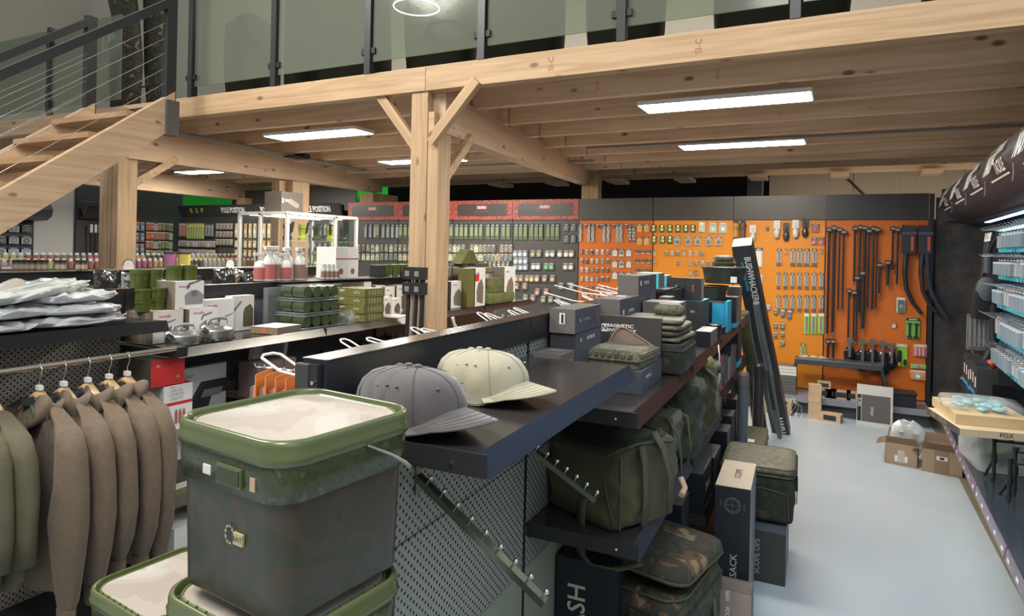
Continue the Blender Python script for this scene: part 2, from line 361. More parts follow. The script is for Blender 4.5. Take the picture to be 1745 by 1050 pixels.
# ---- mezzanine: deck, joists, beams, posts
deckm = wood('x', (.72, .54, .37), (.60, .43, .28), 'deck')
deck = struct(MB().box(-8.6, 4.4, 0, 5.6, 0, .03).build('ceiling', deckm, loc=(0, 3.15, 2.725)))
deck['label'] = 'pine boarded underside of the mezzanine'
wx, wy, wz = wood('x'), wood('y'), wood('z')
wj = wood('x', (.74, .56, .40), (.62, .44, .29), 'joist')
wy2 = wood('y', (.68, .50, .35), (.60, .42, .28), 'beam')
ys = [3.62 + .53 * i for i in range(9)]
for y in ys:
    for x0, x1 in ((-8.6, -5.12), (-5.12, -2.16), (-2.15, 4.4)):
        MB().box(-(x1 - x0) / 2, (x1 - x0) / 2, 0, .055, 0, .125).build('joist', wj, deck, loc=((x0 + x1) / 2, y - 3.15, 2.6 - 2.725))
fb = empty('trim_3', (0, 3.10, 2.6)); struct(fb); fb['label'] = 'pine edge beam along the front of the mezzanine'
for x0, x1 in ((-4.4, -2.157), (-2.153, 4.4), (-9, -4.96)):
    MB().box(-(x1 - x0) / 2, (x1 - x0) / 2, 0, .075, 0, .136).build('beam', wx, fb, loc=((x0 + x1) / 2, 0, 0))
stamp = pmat('red_ink', (.42, .13, .09), .7)
for x, y, z in ((-1.37, -.001, .068), (-.62, -.001, .068)): letters('SI-C', .03, stamp, fb, (x, y, z), (0, 0, 1), (-1, 0, 0))
for x, y in ((-1.30, 3.619), (-.62, 3.619)): letters('SI-C', .022, stamp, deck, (x, y - 3.15, -.06), (0, 0, 1), (-1, 0, 0))
for i in range(8): MB().box(-.09, .09, -.3, .1, 0, .04).build('joist', wj, deck, loc=(-4.2 + i * .83, 8.0 - 3.15, -.165))
def post(x, y, w, d, z1, label, slot=True):
    z1 -= .284
    p = empty('trim_4', (x, y, .284)); struct(p); p['label'] = label
    if slot:
        MB().box(-w / 2, w / 2 - .072, 0, .05, 0, z1).build('post_timber', wz, p)
        MB().box(w / 2 - .071, w / 2, .006, d, 0, z1 - .24).build('post_timber', wz, p)
        MB().box(w / 2 - .071, w / 2 - .03, .006, .05, z1 - .239, z1 - .12).build('packer', wx, p)
    else: MB().box(-w / 2, w / 2, 0, d, 0, z1).build('post_timber', wz, p)
    return p
p1 = post(-2.163, 3.112, .185, .14, 2.6, 'pine post at the front of the mezzanine, with diagonal braces')
def brace(par, a, b, wd, th, m, axis):
    """flat timber from a to b; axis x: lies in the xz plane"""
    a, b = Vector(a), Vector(b); d = (b - a); n = Vector((0, 0, 1)).cross(d).normalized(); q = d.cross(n).normalized()
    vs = [a + n * (s * th / 2) + q * (t * wd / 2) for s, t in ((-1, -1), (1, -1), (1, 1), (-1, 1))] + [b + n * (s * th / 2) + q * (t * wd / 2) for s, t in ((-1, -1), (1, -1), (1, 1), (-1, 1))]
    o = (a + b) / 2; L = d.length
    R = Matrix((( d.normalized().x, n.x, q.x), (d.normalized().y, n.y, q.y), (d.normalized().z, n.z, q.z))).to_4x4(); 
    ob = MB().box(-L / 2, L / 2, -th / 2, th / 2, -wd / 2, wd / 2).build('brace', m, par)
    ob.matrix_local = Matrix.Translation(o * EYE_SCALE) @ R; return ob
brace(p1, (-.35, .03, 2.336), (-.06, .03, 1.986), .055, .04, wx, 'x')
brace(p1, (.065, -.025, 2.016), (.36, -.025, 2.336), .058, .045, wx, 'x')
brace(p1, (.06, .13, 1.836), (.06, .42, 2.116), .05, .05, wy, 'y')
def crossbeam(x0, y0, x1, y1, z0, z1, w, lab, m=None, rise=0):
    dx, dy = x1 - x0, y1 - y0; L = math.hypot(dx, dy); h = z1 - z0
    b = MB(); b.add([(-w / 2, 0, 0), (w / 2, 0, 0), (w / 2, L, rise), (-w / 2, L, rise), (-w / 2, 0, h), (w / 2, 0, h), (w / 2, L, h + rise), (-w / 2, L, h + rise)], [(0, 3, 2, 1), (4, 5, 6, 7), (0, 1, 5, 4), (1, 2, 6, 5), (2, 3, 7, 6), (3, 0, 4, 7)])
    o = struct(b.build('trim_5', m or wy2, loc=(x0, y0, z0), rz=-math.atan2(dx, dy))); o['label'] = lab; return o
crossbeam(-2.125, 3.18, -2.66, 7.05, 2.365, 2.598, .11, 'pine main beam running back from the middle post', rise=.09)
post(-2.60, 7.05, .20, .12, 2.6, 'pine post at the far end of the middle main beam, behind the orange wall', False)
crossbeam(-5.02, 3.18, -5.75, 7.2, 2.345, 2.598, .12, 'pine main beam running back from the post by the stairs', rise=.1)
crossbeam(-7.95, 3.18, -8.3, 8.4, 2.36, 2.598, .12, 'pine main beam nearest to the green wall')
p2 = post(-5.11, 3.10, .22, .16, 2.6, 'pine post under the stairs')
brace(p2, (.06, .14, 1.866), (.06, .52, 2.116), .06, .06, wy, 'y')
pm = empty('trim_4', (-5.3, 5.0, .284)); struct(pm); pm['label'] = 'pine post behind the boxes and the glass cabinet'
MB().box(-.11, .0, 0, .30, 0, 2.09).build('post_timber', wz, pm); MB().box(.01, .09, .1, .34, 0, 2.09).build('post_timber', wz, pm)
pn = empty('trim_4', (-5.78, 7.0, .284)); struct(pn); pn['label'] = 'wide pine post in front of the dark wall'
MB().box(-.12, .10, 0, .55, 0, 2.14).build('post_timber', wz, pn)
pg = empty('trim_4', (-8.1, 6.9, .284)); struct(pg); MB().box(-.1, .1, 0, .2, 0, 2.1).build('post_timber', wz, pg)
# cable conduits under the joists
for i in range(5):
    MB().tube([(-4.78 - i * .028, 3.2, 2.585), (-4.98 - i * .028, 6.0, 2.585)], .011, 6).build('cable_conduit', pmat('grey_conduit', (.24, .21, .18), .5), label=f'grey cable conduit in the bundle by the main beam, {ordn(i)} from the post side', cat='conduit', group='cable conduits under the ceiling')
tag(MB().tube([(-4.7, 6.02, 2.59), (-2.2, 6.05, 2.59)], .012, 6).build('cable_conduit', MATS['grey_conduit']), 'single grey conduit crossing the joists from bundle to post', 'conduit')
tag(MB().tube([(-2.0, 5.32, 2.59), (1.5, 5.34, 2.59)], .012, 6).build('cable_conduit', MATS['grey_conduit']), 'single grey conduit crossing the joists beside the far ceiling light', 'conduit')
clip = empty('cable_tray_clip', (-4.83, 4.7, 2.56), label='dark cable clamp holding the conduit bundle above the post', cat='clamp')
MB().box(-.1, .05, 0, .1, 0, .012).build('plate', black, clip); MB().box(-.1, .05, .12, .2, .0, .05).build('plate', black, clip)
# ---- LED ceiling panels
ledm = pmat('lit_diffuser', (1, 1, 1), .5, emit=((1, .94, .84), 66))
frm = pmat('white_light_frame', (.8, .8, .78), .4)
for i, (cx, cy, lab) in enumerate(((-.64, 3.92, 'long ceiling light panel nearest on the right, over the aisle'), (-.75, 5.48, 'ceiling light panel over the aisle, farther back'),
        (-3.74, 3.91, 'ceiling light panel above the display shelves left of the post'), (-3.83, 5.48, 'ceiling light panel half hidden behind the pine post'),
        (-7.0, 5.46, 'farthest left ceiling light panel, by the green wall'))):
    e = empty('ceiling_light', (cx, cy, 2.572), label=lab, cat='light', group='light panels under the mezzanine')
    MB().box(-.475, .475, -.12, .12, .002, .026).build('light_frame', frm, e)
    MB().box(-.465, .465, -.11, .11, 0, .002).build('diffuser', ledm, e)
# ================================================================== stairs
stairw = wood('y', (.60, .43, .28), (.50, .34, .205), 'stair'); tread = wood('x', (.46, .31, .19), (.36, .23, .13), 'tread')
st = empty('staircase', (0, 0, 0), label='open pine staircase with black steel newels and wire railing', cat='staircase')
sl = .748
def yz(y, off=0): return (2.66 + off + sl * (y - 2.80))
for x, lab in ((-4.06, 0), (-4.95, 1)):
    b = MB(); y0, y1 = -.85, 2.86
    prof = [(y0, yz(y0)), (y1, yz(y1)), (y1, yz(y1, -.24)), (y0, yz(y0, -.24))]
    vs = [(x + dx, y, z) for dx in (0, .055) for y, z in prof]
    b.add(vs, [(0, 1, 2, 3), (7, 6, 5, 4), (0, 4, 5, 1), (1, 5, 6, 2), (2, 6, 7, 3), (3, 7, 4, 0)]); b.build('stringer', stairw, st)
nt_ = 15
for i in range(nt_):
    y = 2.72 - i * .232; z = yz(y, -.07)
    MB().box(-4.895, -4.062, y - .15, y + .14, z - .035, z).build('tread', tread, st)
steel = pmat('charcoal_steel', (.035, .035, .038), .4, metal=.2)
for x in (-4.03, -4.92):
    n = MB().box(x - .03, x + .02, 2.80, 2.87, 2.42 if x > -4.5 else 2.6, 4.0 if x > -4.5 else 3.33).build('newel', steel, st)
for x in (-4.03, -4.92):
    y0, y1 = -.8, 2.80; z0 = yz(y0, .585); z1 = yz(y1, .585)
    MB().add([(x - .03, y0, z0), (x + .02, y0, z0), (x + .02, y1, z1), (x - .03, y1, z1), (x - .03, y0, z0 + .062), (x + .02, y0, z0 + .062), (x + .02, y1, z1 + .062), (x - .03, y1, z1 + .062)],
             [(0, 1, 2, 3), (4, 7, 6, 5), (0, 4, 5, 1), (1, 5, 6, 2), (2, 6, 7, 3), (3, 7, 4, 0)]).build('handrail', steel, st)
    for k in range(5):
        o = .09 + k * .10
        MB().tube([(x, y0, yz(y0, o)), (x, y1, yz(y1, o))], .0022, 5).build('railing_cable', chrome, st)
for x in (-4.03,):
    for y in (.9, -.5): MB().box(x - .03, x + .02, y - .02, y + .02, yz(y, -.15), yz(y, .59)).build('newel', steel, st)
MB().box(-4.055, -3.985, 2.79, 2.88, 2.41, 2.64).build('mounting_plate', pmat('grey_steel_plate', (.13, .13, .13), .4, metal=.5), st)
for z in (2.47, 2.57): MB().tube([(-4.02, 2.788, z), (-4.02, 2.78, z)], .008, 8).build('bolt', chrome, st)
# ================================================================== mezzanine railing with frosted glass
frost = newmat('frosted_glass')[0]; nt = frost.node_tree; bb = nt.nodes['Principled BSDF']; MATS['frosted_glass'] = frost
bb.inputs['Base Color'].default_value = (.26, .28, .23, 1); bb.inputs['Roughness'].default_value = .12
tr = N(nt, 'ShaderNodeBsdfTransparent'); tr.inputs[0].default_value = (.72, .76, .66, 1); mx = N(nt, 'ShaderNodeMixShader'); mx.inputs[0].default_value = .36
nt.links.new(tr.outputs[0], mx.inputs[1]); nt.links.new(bb.outputs[0], mx.inputs[2]); nt.links.new(mx.outputs[0], nt.nodes['Material Output'].inputs[0])
rl = empty('glass_railing', (0, 3.12, 2.74), label='mezzanine railing of frosted glass panes between black posts', cat='railing')
px_ = [-4.19, -3.37, -2.585, -1.795, -1.0, -.208, .59, 1.39, 2.19]
for i, x in enumerate(px_):
    MB().box(x - .022, x + .022, -.02, .03, 0, 1.02).build('post', steel, rl)
    for z in (.14, .82):
        for s in (-1, 1): MB().box(x + s * .024, x + s * .052, -.012, .022, z - .017, z + .017).build('glass_clamp', black, rl)
    if i < len(px_) - 1: MB().box(x + .03, px_[i + 1] - .03, .0, .009, .075, .98).build('glass_pane', frost, rl)
MB().box(-4.2, 2.2, -.02, .03, 1.02, 1.06).build('top_rail', steel, rl)
rl2 = empty('glass_railing', (0, 3.12, 2.74), label='short glass railing on the mezzanine left of the stairs', cat='railing')
for x in (-5.98, -7.2): MB().box(x - .02, x + .02, -.02, .02, 0, .74).build('post', steel, rl2)
for a, b in ((-5.95, -5.02), (-7.17, -6.01), (-8.5, -7.23)): MB().box(a, b, 0, .009, .06, .72).build('glass_pane', frost, rl2)
for z in (.1, .6):
    for s in (-1, 1): MB().box(-5.98 + s * .022, -5.98 + s * .045, -.012, .02, z - .02, z + .02).build('glass_clamp', black, rl2)
# ---- goods standing behind the glass upstairs
def lump(name, mat, loc, w, d, h, lab, cat, seed=0, rz=0, taper=.75, group=None, parent=None, nz=8, amp=.06, lean=(0, 0)):
    rnd = random.Random(seed); rings = []; n = 20; ph = [rnd.uniform(0, 6.28) for _ in range(6)]
    for i in range(nz + 1):
        t = i / nz; s = (1 - (1 - taper) * t) * (1 - .12 * (1 - t) ** 6); s *= math.sqrt(max(.05, 1 - max(0, (t - .86) / .14) ** 2 * .75))
        ring = []
        for j in range(n):
            a = 2 * math.pi * j / n; ca, sa = math.cos(a), math.sin(a); e = .62
            x = math.copysign(abs(ca) ** e, ca) * w / 2; y = math.copysign(abs(sa) ** e, sa) * d / 2
            q = 1 + amp * (math.sin(3 * a + ph[0] + 4 * t) + .6 * math.sin(5 * a + ph[1] - 7 * t) + .5 * math.sin(9 * t + ph[2] + 2 * a))
            ring.append((x * s * q + lean[0] * t, y * s * q + lean[1] * t, t * h))
        rings.append(ring)
    o = MB().loft(rings).build(name, mat, parent, loc=loc, rz=rz)
    if lab: tag(o, lab, cat, group)
    return o
chairm = pmat('folded_chair_fabric', (.012, .013, .010), .85)
for i, (x, w, h, lab) in enumerate(((-3.95, .36, .62, 'low dark folded bedchair behind the first glass pane'), (-3.42, .22, 1.5, 'tall dark carp bed standing behind the railing post'), (-2.98, .52, .95, 'wide dark rucksack behind the second glass pane'),
        (-2.30, .5, 1.5, 'broad dark luggage behind the third glass pane'), (-1.72, .5, 1.6, 'tall dark shelter bag upright behind the railing'), (-1.10, .45, 1.5, 'dark tall folded chair behind the fourth glass pane'), (-.30, .7, 1.6, 'large dark shelter behind the fifth glass pane'), (.7, .9, 1.6, 'broad dark shelter behind the last glass pane'))):
    lump('luggage', chairm, (x, 3.42 + .02 * i, 2.762), w, .3, h, lab, 'luggage', seed=i, taper=.9, amp=.03, group=None)
for i, (x, w) in enumerate(((-3.3, .75), (-2.45, .85), (-1.4, 1.0), (-.3, 1.0), (.9, 1.1))):
    MB().box(-w / 2, w / 2, -.1, .1, 0, .06).box(-w / 2 + .02, w / 2 - .02, -.09, .09, .06, .09, 1).build('display_plinth', [black, blkfoil], loc=(x, 3.95, 2.76), label=f'low black display plinth upstairs, {ordn(i)} along the railing', cat='plinth')
# camouflage legs of a mannequin-like wader pair hanging at the head of the stairs
wad = empty('chest_waders', (-6.15, 4.05, 2.76), label='pair of camouflage waders hanging at the head of the stairs', cat='waders')
MB().tube([(-.62, .1, 1.75), (-.42, .08, 1.2), (-.26, .04, .72), (-.2, 0, .30), (-.13, -.02, .02)], [.20, .17, .15, .13, .11], 12, flat=.55).build('leg', camofab, wad)
MB().tube([(-.28, .3, 1.75), (-.24, .28, 1.2), (-.12, .2, .72), (0, .14, .30), (.10, .1, .02)], [.18, .16, .14, .12, .10], 12, flat=.55).build('leg', camofab, wad)
MB().tube([(-.42, .0, .95), (-.36, -.02, .5), (-.30, -.04, 0.02)], [.12, .12, .11], 10, flat=.5).build('boot', darkfab, wad)
MB().tube([(-.95, -.1, .75), (-.5, .0, .73), (-.3, 0, .7)], .006, 5).build('hanger_rod', chrome, wad)
rp = empty('rod_pod', (-5.75, 3.9, 2.762), label='black rod pod standing upstairs beside the waders', cat='rod pod')
for a in (-.2, .2): MB().tube([(a, 0, .0), (a * .3, 0, .42)], .008, 6).build('leg', black, rp)
MB().tube([(-.22, 0, .40), (.22, 0, .38)], .008, 6).build('buzz_bar', black, rp)
for a in (-.12, 0, .12): MB().tube([(a, 0, .39), (a, 0, .5)], .012, 6).build('rod_rest', black, rp)
hk = empty('wall_hook', (-9.6, 6.0, 4.55), label='white wire display arm on the upper hall wall', cat='hook')
MB().tube([(0, 0, 0), (-.5, 0, .05), (-.5, 0, .3), (-.35, 0, .35), (-.35, 0, .1)], .012, 6).build('wire', wire, hk)
# lamp-shaped ring added for a high-bay lamp's reflection in the glass
lp = empty('lamp_reflection', (-2.12, 2.95, 3.02), label='bright ring standing in for a high-bay lamp reflected in the glass', cat='lamp')
MB().lathe([(.125, 0), (.12, .04), (.09, .16), (.05, .22), (.05, .30)], 28).build('shade', clear('reflected_shade_plastic', (.8, .85, .8), .05), lp)
ring = [(.125 * math.cos(a), .125 * math.sin(a), 0) for a in [2 * math.pi * i / 32 for i in range(33)]]
MB().tube(ring, .0035, 6, cap=False).build('rim', pmat('reflected_rim', (1, 1, 1), .3, emit=((1, .97, .9), 1.2)), lp)
MB().tube([(0, 0, .30), (0, 0, 2.2)], .004, 5).build('cable', black, lp)

EYE_SCALE, EYE_SCALE_DZ = 1, 0
# ================================================================== packets
PK = {}
def cmat(c, rough=.55):
    k = 'card_%02x%02x%02x' % tuple(int(min(1, x) * 255) for x in c)
    return pmat(k, c, rough)
def packmesh(w, h, card, head, item, icol, base=None, d=.018):
    """hanging packet: card with printed header and base band, product, clear blister; hangs down from z=0, faces -y"""
    key = (w, h, card, head, item, icol, base, d)
    if key in PK: return PK[key]
    b = MB(); hh = h * .2 if h < .15 else min(.045, h * .14)
    b.box(-w / 2, w / 2, -.002, 0, -h, -.006, 0)
    b.box(-w / 2, w / 2, -.0032, -.002, -hh - .006, -.008, 1)
    b.box(-w * .3, w * .3, -.0040, -.0032, -hh * .65 - .006, -hh * .4 - .006, 4)
    if base: b.box(-w / 2, w / 2, -.0032, -.002, -h, -h * .82, 5)
    z0, z1 = -h * (.80 if base else .95), -hh - .012; zc = (z0 + z1) / 2; hz = (z1 - z0) / 2
    if item == 'lump': b.sphere((0, -.008, zc), 1, 8, 5, 2, (w * .3, .007, hz * .7))
    elif item == 'smile':
        b.tube([(0, -.004, zc), (0, -.012, zc)], w * .30, 12, 2); b.tube([(w * .16 * math.cos(a), -.014, zc - .002 + w * .16 * math.sin(a)) for a in [math.pi * (1.1 + .8 * q / 5) for q in range(6)]], .0022, 4, 3)
        b.tube([(0, -.004, z1 + .004), (0, -.012, z1 + .004)], w * .2, 10, 3)
    elif item == 'reel':
        b.tube([(0, -.004, zc), (0, -.016, zc)], min(w * .4, hz), 14, 2); b.tube([(0, -.016, zc), (0, -.018, zc)], min(w * .2, hz * .5), 12, 3)
    elif item == 'tubes':
        for x in (-.27, .0, .27): b.tube([(x * w, -.008, z0 + .004), (x * w, -.008, z1)], w * .10, 6, 2)
    elif item == 'tube': b.tube([(0, -.012, z0 + .003), (0, -.012, z1)], w * .33, 10, 2); b.tube([(0, -.012, z1 - .01), (0, -.012, z1 + .004)], w * .34, 10, 3)
    elif item == 'strip':
        b.box(-w * .22, w * .22, -.0036, -.002, z0, z1, 3); b.tube([(0, -.006, z1 - hz * .15), (0, -.006, zc - hz * .2), (w * .10, -.006, z0 + hz * .25)], .0028, 5, 2); b.sphere((0, -.006, z1 - hz * .2), 1, 6, 4, 2, (.006, .004, .008))
    elif item == 'rows':
        for i in range(4):
            for x in (-.24, .24): b.sphere((x * w, -.007, z1 - hz * 2 * (i + .5) / 4), 1, 6, 4, 2 if (i + (x > 0)) % 2 else 3, (w * .17, .005, hz * .17))
    elif item == 'bits':
        r = random.Random(w * 1000 + h)
        for i in range(5): b.sphere((r.uniform(-.25, .25) * w, -.006, zc + r.uniform(-.6, .6) * hz), 1, 6, 4, 2 if i % 2 else 3, (w * .14, .005, w * .12))
    elif item == 'bar': b.box(-w * .33, w * .33, -.014, -.003, z0, z1, 2); b.box(-w * .2, w * .2, -.0155, -.014, zc - hz * .3, zc + hz * .3, 3)
    if item != 'none':
        x = w * .44
        b.add([(-x, -.003, z0 - .002), (x, -.003, z0 - .002), (x, -.003, z1 + .004), (-x, -.003, z1 + .004), (-x * .85, -d, z0 + .004), (x * .85, -d, z0 + .004), (x * .85, -d, z1 - .002), (-x * .85, -d, z1 - .002)],
              [(4, 5, 6, 7), (0, 1, 5, 4), (1, 2, 6, 5), (2, 3, 7, 6), (3, 0, 4, 7)], 6)
    b.tube([(0, .03, .003), (0, -.022, .003), (0, -.026, .012)], .0018, 4, 7)
    me = b.mesh('packet', [card, head, cmat(icol), cmat(tuple(min(1, c * 1.9 + .12) for c in icol)), printw, base or card, clr2, chrome])
    PK[key] = me; return me
def hangpack(me, name, pos, rz, label, cat, group, depth=0):
    o = bpy.data.objects.new(name, me); COL.objects.link(o); o.location = pos; o.rotation_euler = (0, 0, rz)
    tag(o, label, cat, group); return o
WY = 8.10
def wallpack(px, py, w, h, spec, name, label, group, cat='packet', rz=None, y=WY - .012):
    p = W(px, py, Y=y)
    card, head, item, icol, base = spec
    return hangpack(packmesh(w, h, card, head, item, icol, base), name, p, random.uniform(-.08, .08) if rz is None else rz, label, cat, group)
cB, cW, cG, cT = cmat((.02, .02, .022)), cmat((.55, .53, .50)), cmat((.12, .12, .12)), cmat((.38, .33, .26))
cGr, cYe, cOr, cRd = cmat((.22, .50, .04)), cmat((.62, .42, .06)), cmat((.75, .22, .03)), cmat((.35, .05, .04))
cPk, cGn, cLi, cBr = cmat((.55, .16, .20)), cmat((.10, .14, .05)), cmat((.42, .47, .30)), cmat((.16, .09, .05))
# ================================================================== back wall: orange pegboard bays
og = holes('orange_pegboard', (.62, .15, .012), (.22, .04, .005), .034, .0052, 'xz')
og_lit = holes('lit_orange_pegboard', (.70, .25, .012), (.28, .08, .005), .034, .0052, 'xz')  # warm lamp light on the middle bays put into the orange
gyp = holes('grey_pegboard', (.075, .072, .068), (.01, .01, .01), .034, .0052, 'xz')
hdr = pmat('brown_grey_header', (.055, .048, .042), .35, noise=.08, nscale=2); hdr2 = pmat('slate_header', (.028, .030, .034), .35)
decklt = pmat('blue_grey_shelf_metal', (.22, .23, .28), .3)
xs = [-3.13, -2.135, -1.167, -.183, .797]
names = ['first', 'second', 'third', 'fourth']
for i in range(4):
    a, b_ = xs[i], xs[i + 1]; wd_ = b_ - a
    t = empty('wall_display', ((a + b_) / 2, WY, 0), label=f'{names[i]} orange pegboard wall bay from the grey bays, with dark header', cat='wall display', group='orange wall bays')
    P = (og, og_lit, og_lit, og)[i]
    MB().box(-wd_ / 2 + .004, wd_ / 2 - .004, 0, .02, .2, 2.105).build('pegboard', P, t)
    MB().box(-wd_ / 2 + .004, wd_ / 2 - .004, -.02, .02, 2.108, 2.385).build('header', (hdr, hdr, hdr, hdr2)[i], t)
    MB().box(-wd_ / 2, -wd_ / 2 + .008, -.006, .03, 0, 2.38).build('upright', blk, t)
    MB().box(-wd_ / 2 + .003, wd_ / 2 - .003, -.45, 0, .155, .19).box(-wd_ / 2 + .003, wd_ / 2 - .003, -.455, -.45, .13, .195).build('base_shelf', decklt, t)
    MB().box(-wd_ / 2, wd_ / 2, -.36, .02, 0, .15).build('plinth', pmat('dark_slate_plinth', (.07, .08, .10), .4), t)
MB().box(.80, .84, WY - .03, WY + .03, 0, 2.38).build('upright_panel', blk, label='black end upright beside the orange wall', cat='upright')
# black painted panel beyond
pp = MB().box(0, 1.3, 0, .03, 0, 2.34).build('painted_board', painted('black_paint_board', (.018, .018, .022), (.075, .062, .052), .55), loc=(.86, WY, 0))
tag(pp, 'tall rough black painted board between the orange wall and the blue-lit rack', 'board'); 
def row(items, y0, w, h, spec, name, rowname, group, zx, zy, k, cat='packet', **kw):
    """a row of like packets; items: zoom-crop x values"""
    for i, x in enumerate(items):
        sp = spec[i % len(spec)] if isinstance(spec, list) else spec
        wallpack(zx + x * k, zy + y0 * k, w, h, sp, name, f'{rowname}, {ordn(i)} along', group, cat, **kw)
k2, X2, Y2 = 320 / 1680, 980, 330
sT = (cT, cB, 'rows', (.25, .24, .20), None)
row([50, 125, 160, 262, 298, 380, 412], 265, .042, .245, sT, 'lead_packet', 'long clear packet of leads in the top row of the orange wall', 'long packets on the orange wall', X2, Y2, k2)
row([95, 208, 238, 350, 463], 268, .03, .06, (cB, cW, 'bits', (.2, .2, .2), None), 'small_packet', 'small dark tag between the long lead packets', 'small tags in the top row', X2, Y2, k2)
row([492, 525], 275, .04, .22, (cG, cB, 'rows', (.4, .37, .30), None), 'lead_packet', 'long dark packet with paired pale discs beside the yellow packets', 'paired disc packets', X2, Y2, k2)
row([577, 640], 265, .06, .11, (cYe, cB, 'lump', (.45, .30, .08), None), 'bait_packet', 'yellow packet in the upper row near the green smiling packets', 'yellow packets', X2, Y2, k2)
row([577, 640], 382, .06, .11, (cYe, cB, 'lump', (.45, .30, .08), None), 'bait_packet', 'yellow packet in the row under the upper yellow ones', 'yellow packets', X2, Y2, k2)
sm = (cB, cB, 'smile', (.38, .60, .06), None)
row([705, 778, 850, 922, 992, 1055], 275, .062, .10, sm, 'line_packet', 'black packet with lime smiling disc, upper row', 'lime smiling packets', X2, Y2, k2)
row([710, 785, 850], 375, .062, .10, sm, 'line_packet', 'black packet with lime smiling disc, lower row', 'lime smiling packets', X2, Y2, k2)
row([1135], 250, .07, .13, (cW, cW, 'smile', (.45, .62, .3), None), 'line_packet', 'white packet with pale green disc beside the lime ones', 'white packets', X2, Y2, k2)
row([1235, 1325], 255, .09, .135, (cLi, cT, 'reel', (.55, .53, .48), None), 'reel_packet', 'large clear packet with pale round parts, right end of the top row', 'large clear packets', X2, Y2, k2)
row([915, 1015, 1100, 1195, 1285], 378, .072, .12, (cT, cG, 'lump', (.10, .09, .08), None), 'rig_packet', 'clear packet with dark rig inside, second row of the amber-lit bay', 'dark rig packets', X2, Y2, k2)
r1 = random.Random(3)
for r_, y in enumerate((495, 575, 655, 735, 820, 890)):
    for c, x in enumerate((60, 105, 150, 197, 245, 292)):
        col = r1.choice([(.08, .07, .06), (.30, .27, .22), (.05, .05, .05), (.18, .15, .12)])
        wallpack(X2 + x * k2, Y2 + y * k2, .036, .075, (r1.choice([cT, cG, cB, cW]), r1.choice([cT, cB, cW]), r1.choice(['bits', 'rows', 'lump']), col, None), 'swivel_packet',
                 f'tiny tackle packet, {ordn(r_)} row down and {ordn(c)} across, lower left of the orange wall', 'grid of tiny packets on the first orange bay')
for r_, y in enumerate((488, 590, 692)):
    for c, x in enumerate((356, 416, 480)):
        wallpack(X2 + x * k2, Y2 + y * k2, .062, .105, (cW if c != 1 else cT, cB, 'lump' if c == 1 else 'none', (.08, .08, .08), cW), 'white_packet', f'white card packet with black top, {ordn(r_)} row, {ordn(c)} of three', 'white card packets')
for r_, y in enumerate((498, 582, 665)):
    for c, x in enumerate((556, 606, 658)):
        wallpack(X2 + x * k2, Y2 + y * k2, .048, .058, (cB, cB, 'lump', (.03, .03, .03), cW), 'hook_packet', f'small black packet with white foot, {ordn(r_)} row, {ordn(c)} of three', 'black packets with white foot')
for r_, (y, xx) in enumerate(((505, (713, 820, 870, 923, 975, 1030, 1085, 1140)), (592, (713, 923, 1030, 1085, 1138, 1190, 1240)), (680, (1030, 1085)))):
    for c, x in enumerate(xx):
        wallpack(X2 + x * k2, Y2 + y * k2, .036, .072, (r1.choice([cT, cG]), r1.choice([cB, cT]), r1.choice(['bits', 'lump']), r1.choice([(.08, .07, .06), (.2, .18, .15)]), None), 'swivel_packet', f'tiny packet on the amber-lit pegboard, {ordn(r_)} row, {ordn(c)} along', 'tiny packets on the amber bay')
# third bay
k3, X3, Y3 = 320 / 1680, 1280, 330
def baitspoon(px, py, col, lab, h=.21, neck=.45):
    e = empty('bait_scoop', W(px, py, Y=WY - .03), label=lab, cat='scoop', group='scoops and spoons on the amber bay')
    b = MB(); b.box(-.035, .035, -.004, .004, -h * neck, 0).build('card', cmat(col), e)
    b = MB(); b.lathe([(.006, -h), (.026, -h + .015), (.036, -h * .72), (.030, -h * .55), (.014, -h * .42), (.012, -h * .2)], 12); b.build('bowl', cmat(tuple(c * .9 for c in col), .3), e)
    MB().tube([(0, .03, .0), (0, -.01, .0), (0, -.012, .02)], .003, 4).build('hook', chrome, e)
for a in ((232, 240, (.62, .60, .55), 'round white scoop on card, leftmost of the four scoops'), (315, 262, (.06, .05, .045), 'small dark scoop beside the round white one'), (400, 235, (.64, .61, .56), 'white scoop on card between the two dark ones'),
          (485, 228, (.05, .04, .04), 'dark scoop with red card, right end of the scoops'), (15, 280, (.60, .58, .54), 'plain white scoop on its own near the black box end')): baitspoon(X3 + a[0] * k3, Y3 + a[1] * k3, a[2], a[3])
for i, (x, c) in enumerate(((1440, (.42, .22, .05)), (1502, (.12, .07, .05)))):
    e = empty('feeder_cone', W(X2 + x * k2, Y2 + 240 * k2, Y=WY - .04), label=('orange and red cone shaped packet at the top of the amber-lit bay', 'dark red cone shaped packet at the top of the amber-lit bay')[i], cat='packet')
    MB().lathe([(.03, -.03), (.042, -.07), (.03, -.12), (.036, -.2)], 12).build('cone', cmat(c), e); MB().box(-.03, .03, -.003, .003, -.06, 0).build('card', cB, e); MB().tube([(0, .04, 0), (0, -.01, 0)], .003, 4).build('hook', chrome, e)
row([148], 290, .032, .06, (cB, cB, 'lump', (.1, .1, .1), None), 'small_packet', 'single small black tag between scoops', 'single small packets', X3, Y3, k3)
row([575], 268, .085, .10, (cRd, cB, 'lump', (.3, .06, .04), None), 'jig_packet', 'large red and black packet at the right of the scoops', 'red jig packets', X3, Y3, k3)
row([565, 630], 388, .06, .09, (cRd, cB, 'bits', (.3, .28, .26), None), 'jig_packet', 'small red packet below the large red one', 'red jig packets', X3, Y3, k3)
sS = (cT, cB, 'strip', (.05, .05, .06), cBr)
row([252, 375, 437, 500, 568], 488, .052, .205, sS, 'bite_indicator_packet', 'tall rig packet, upper row of the amber strips', 'tall rig strips', X3, Y3, k3)
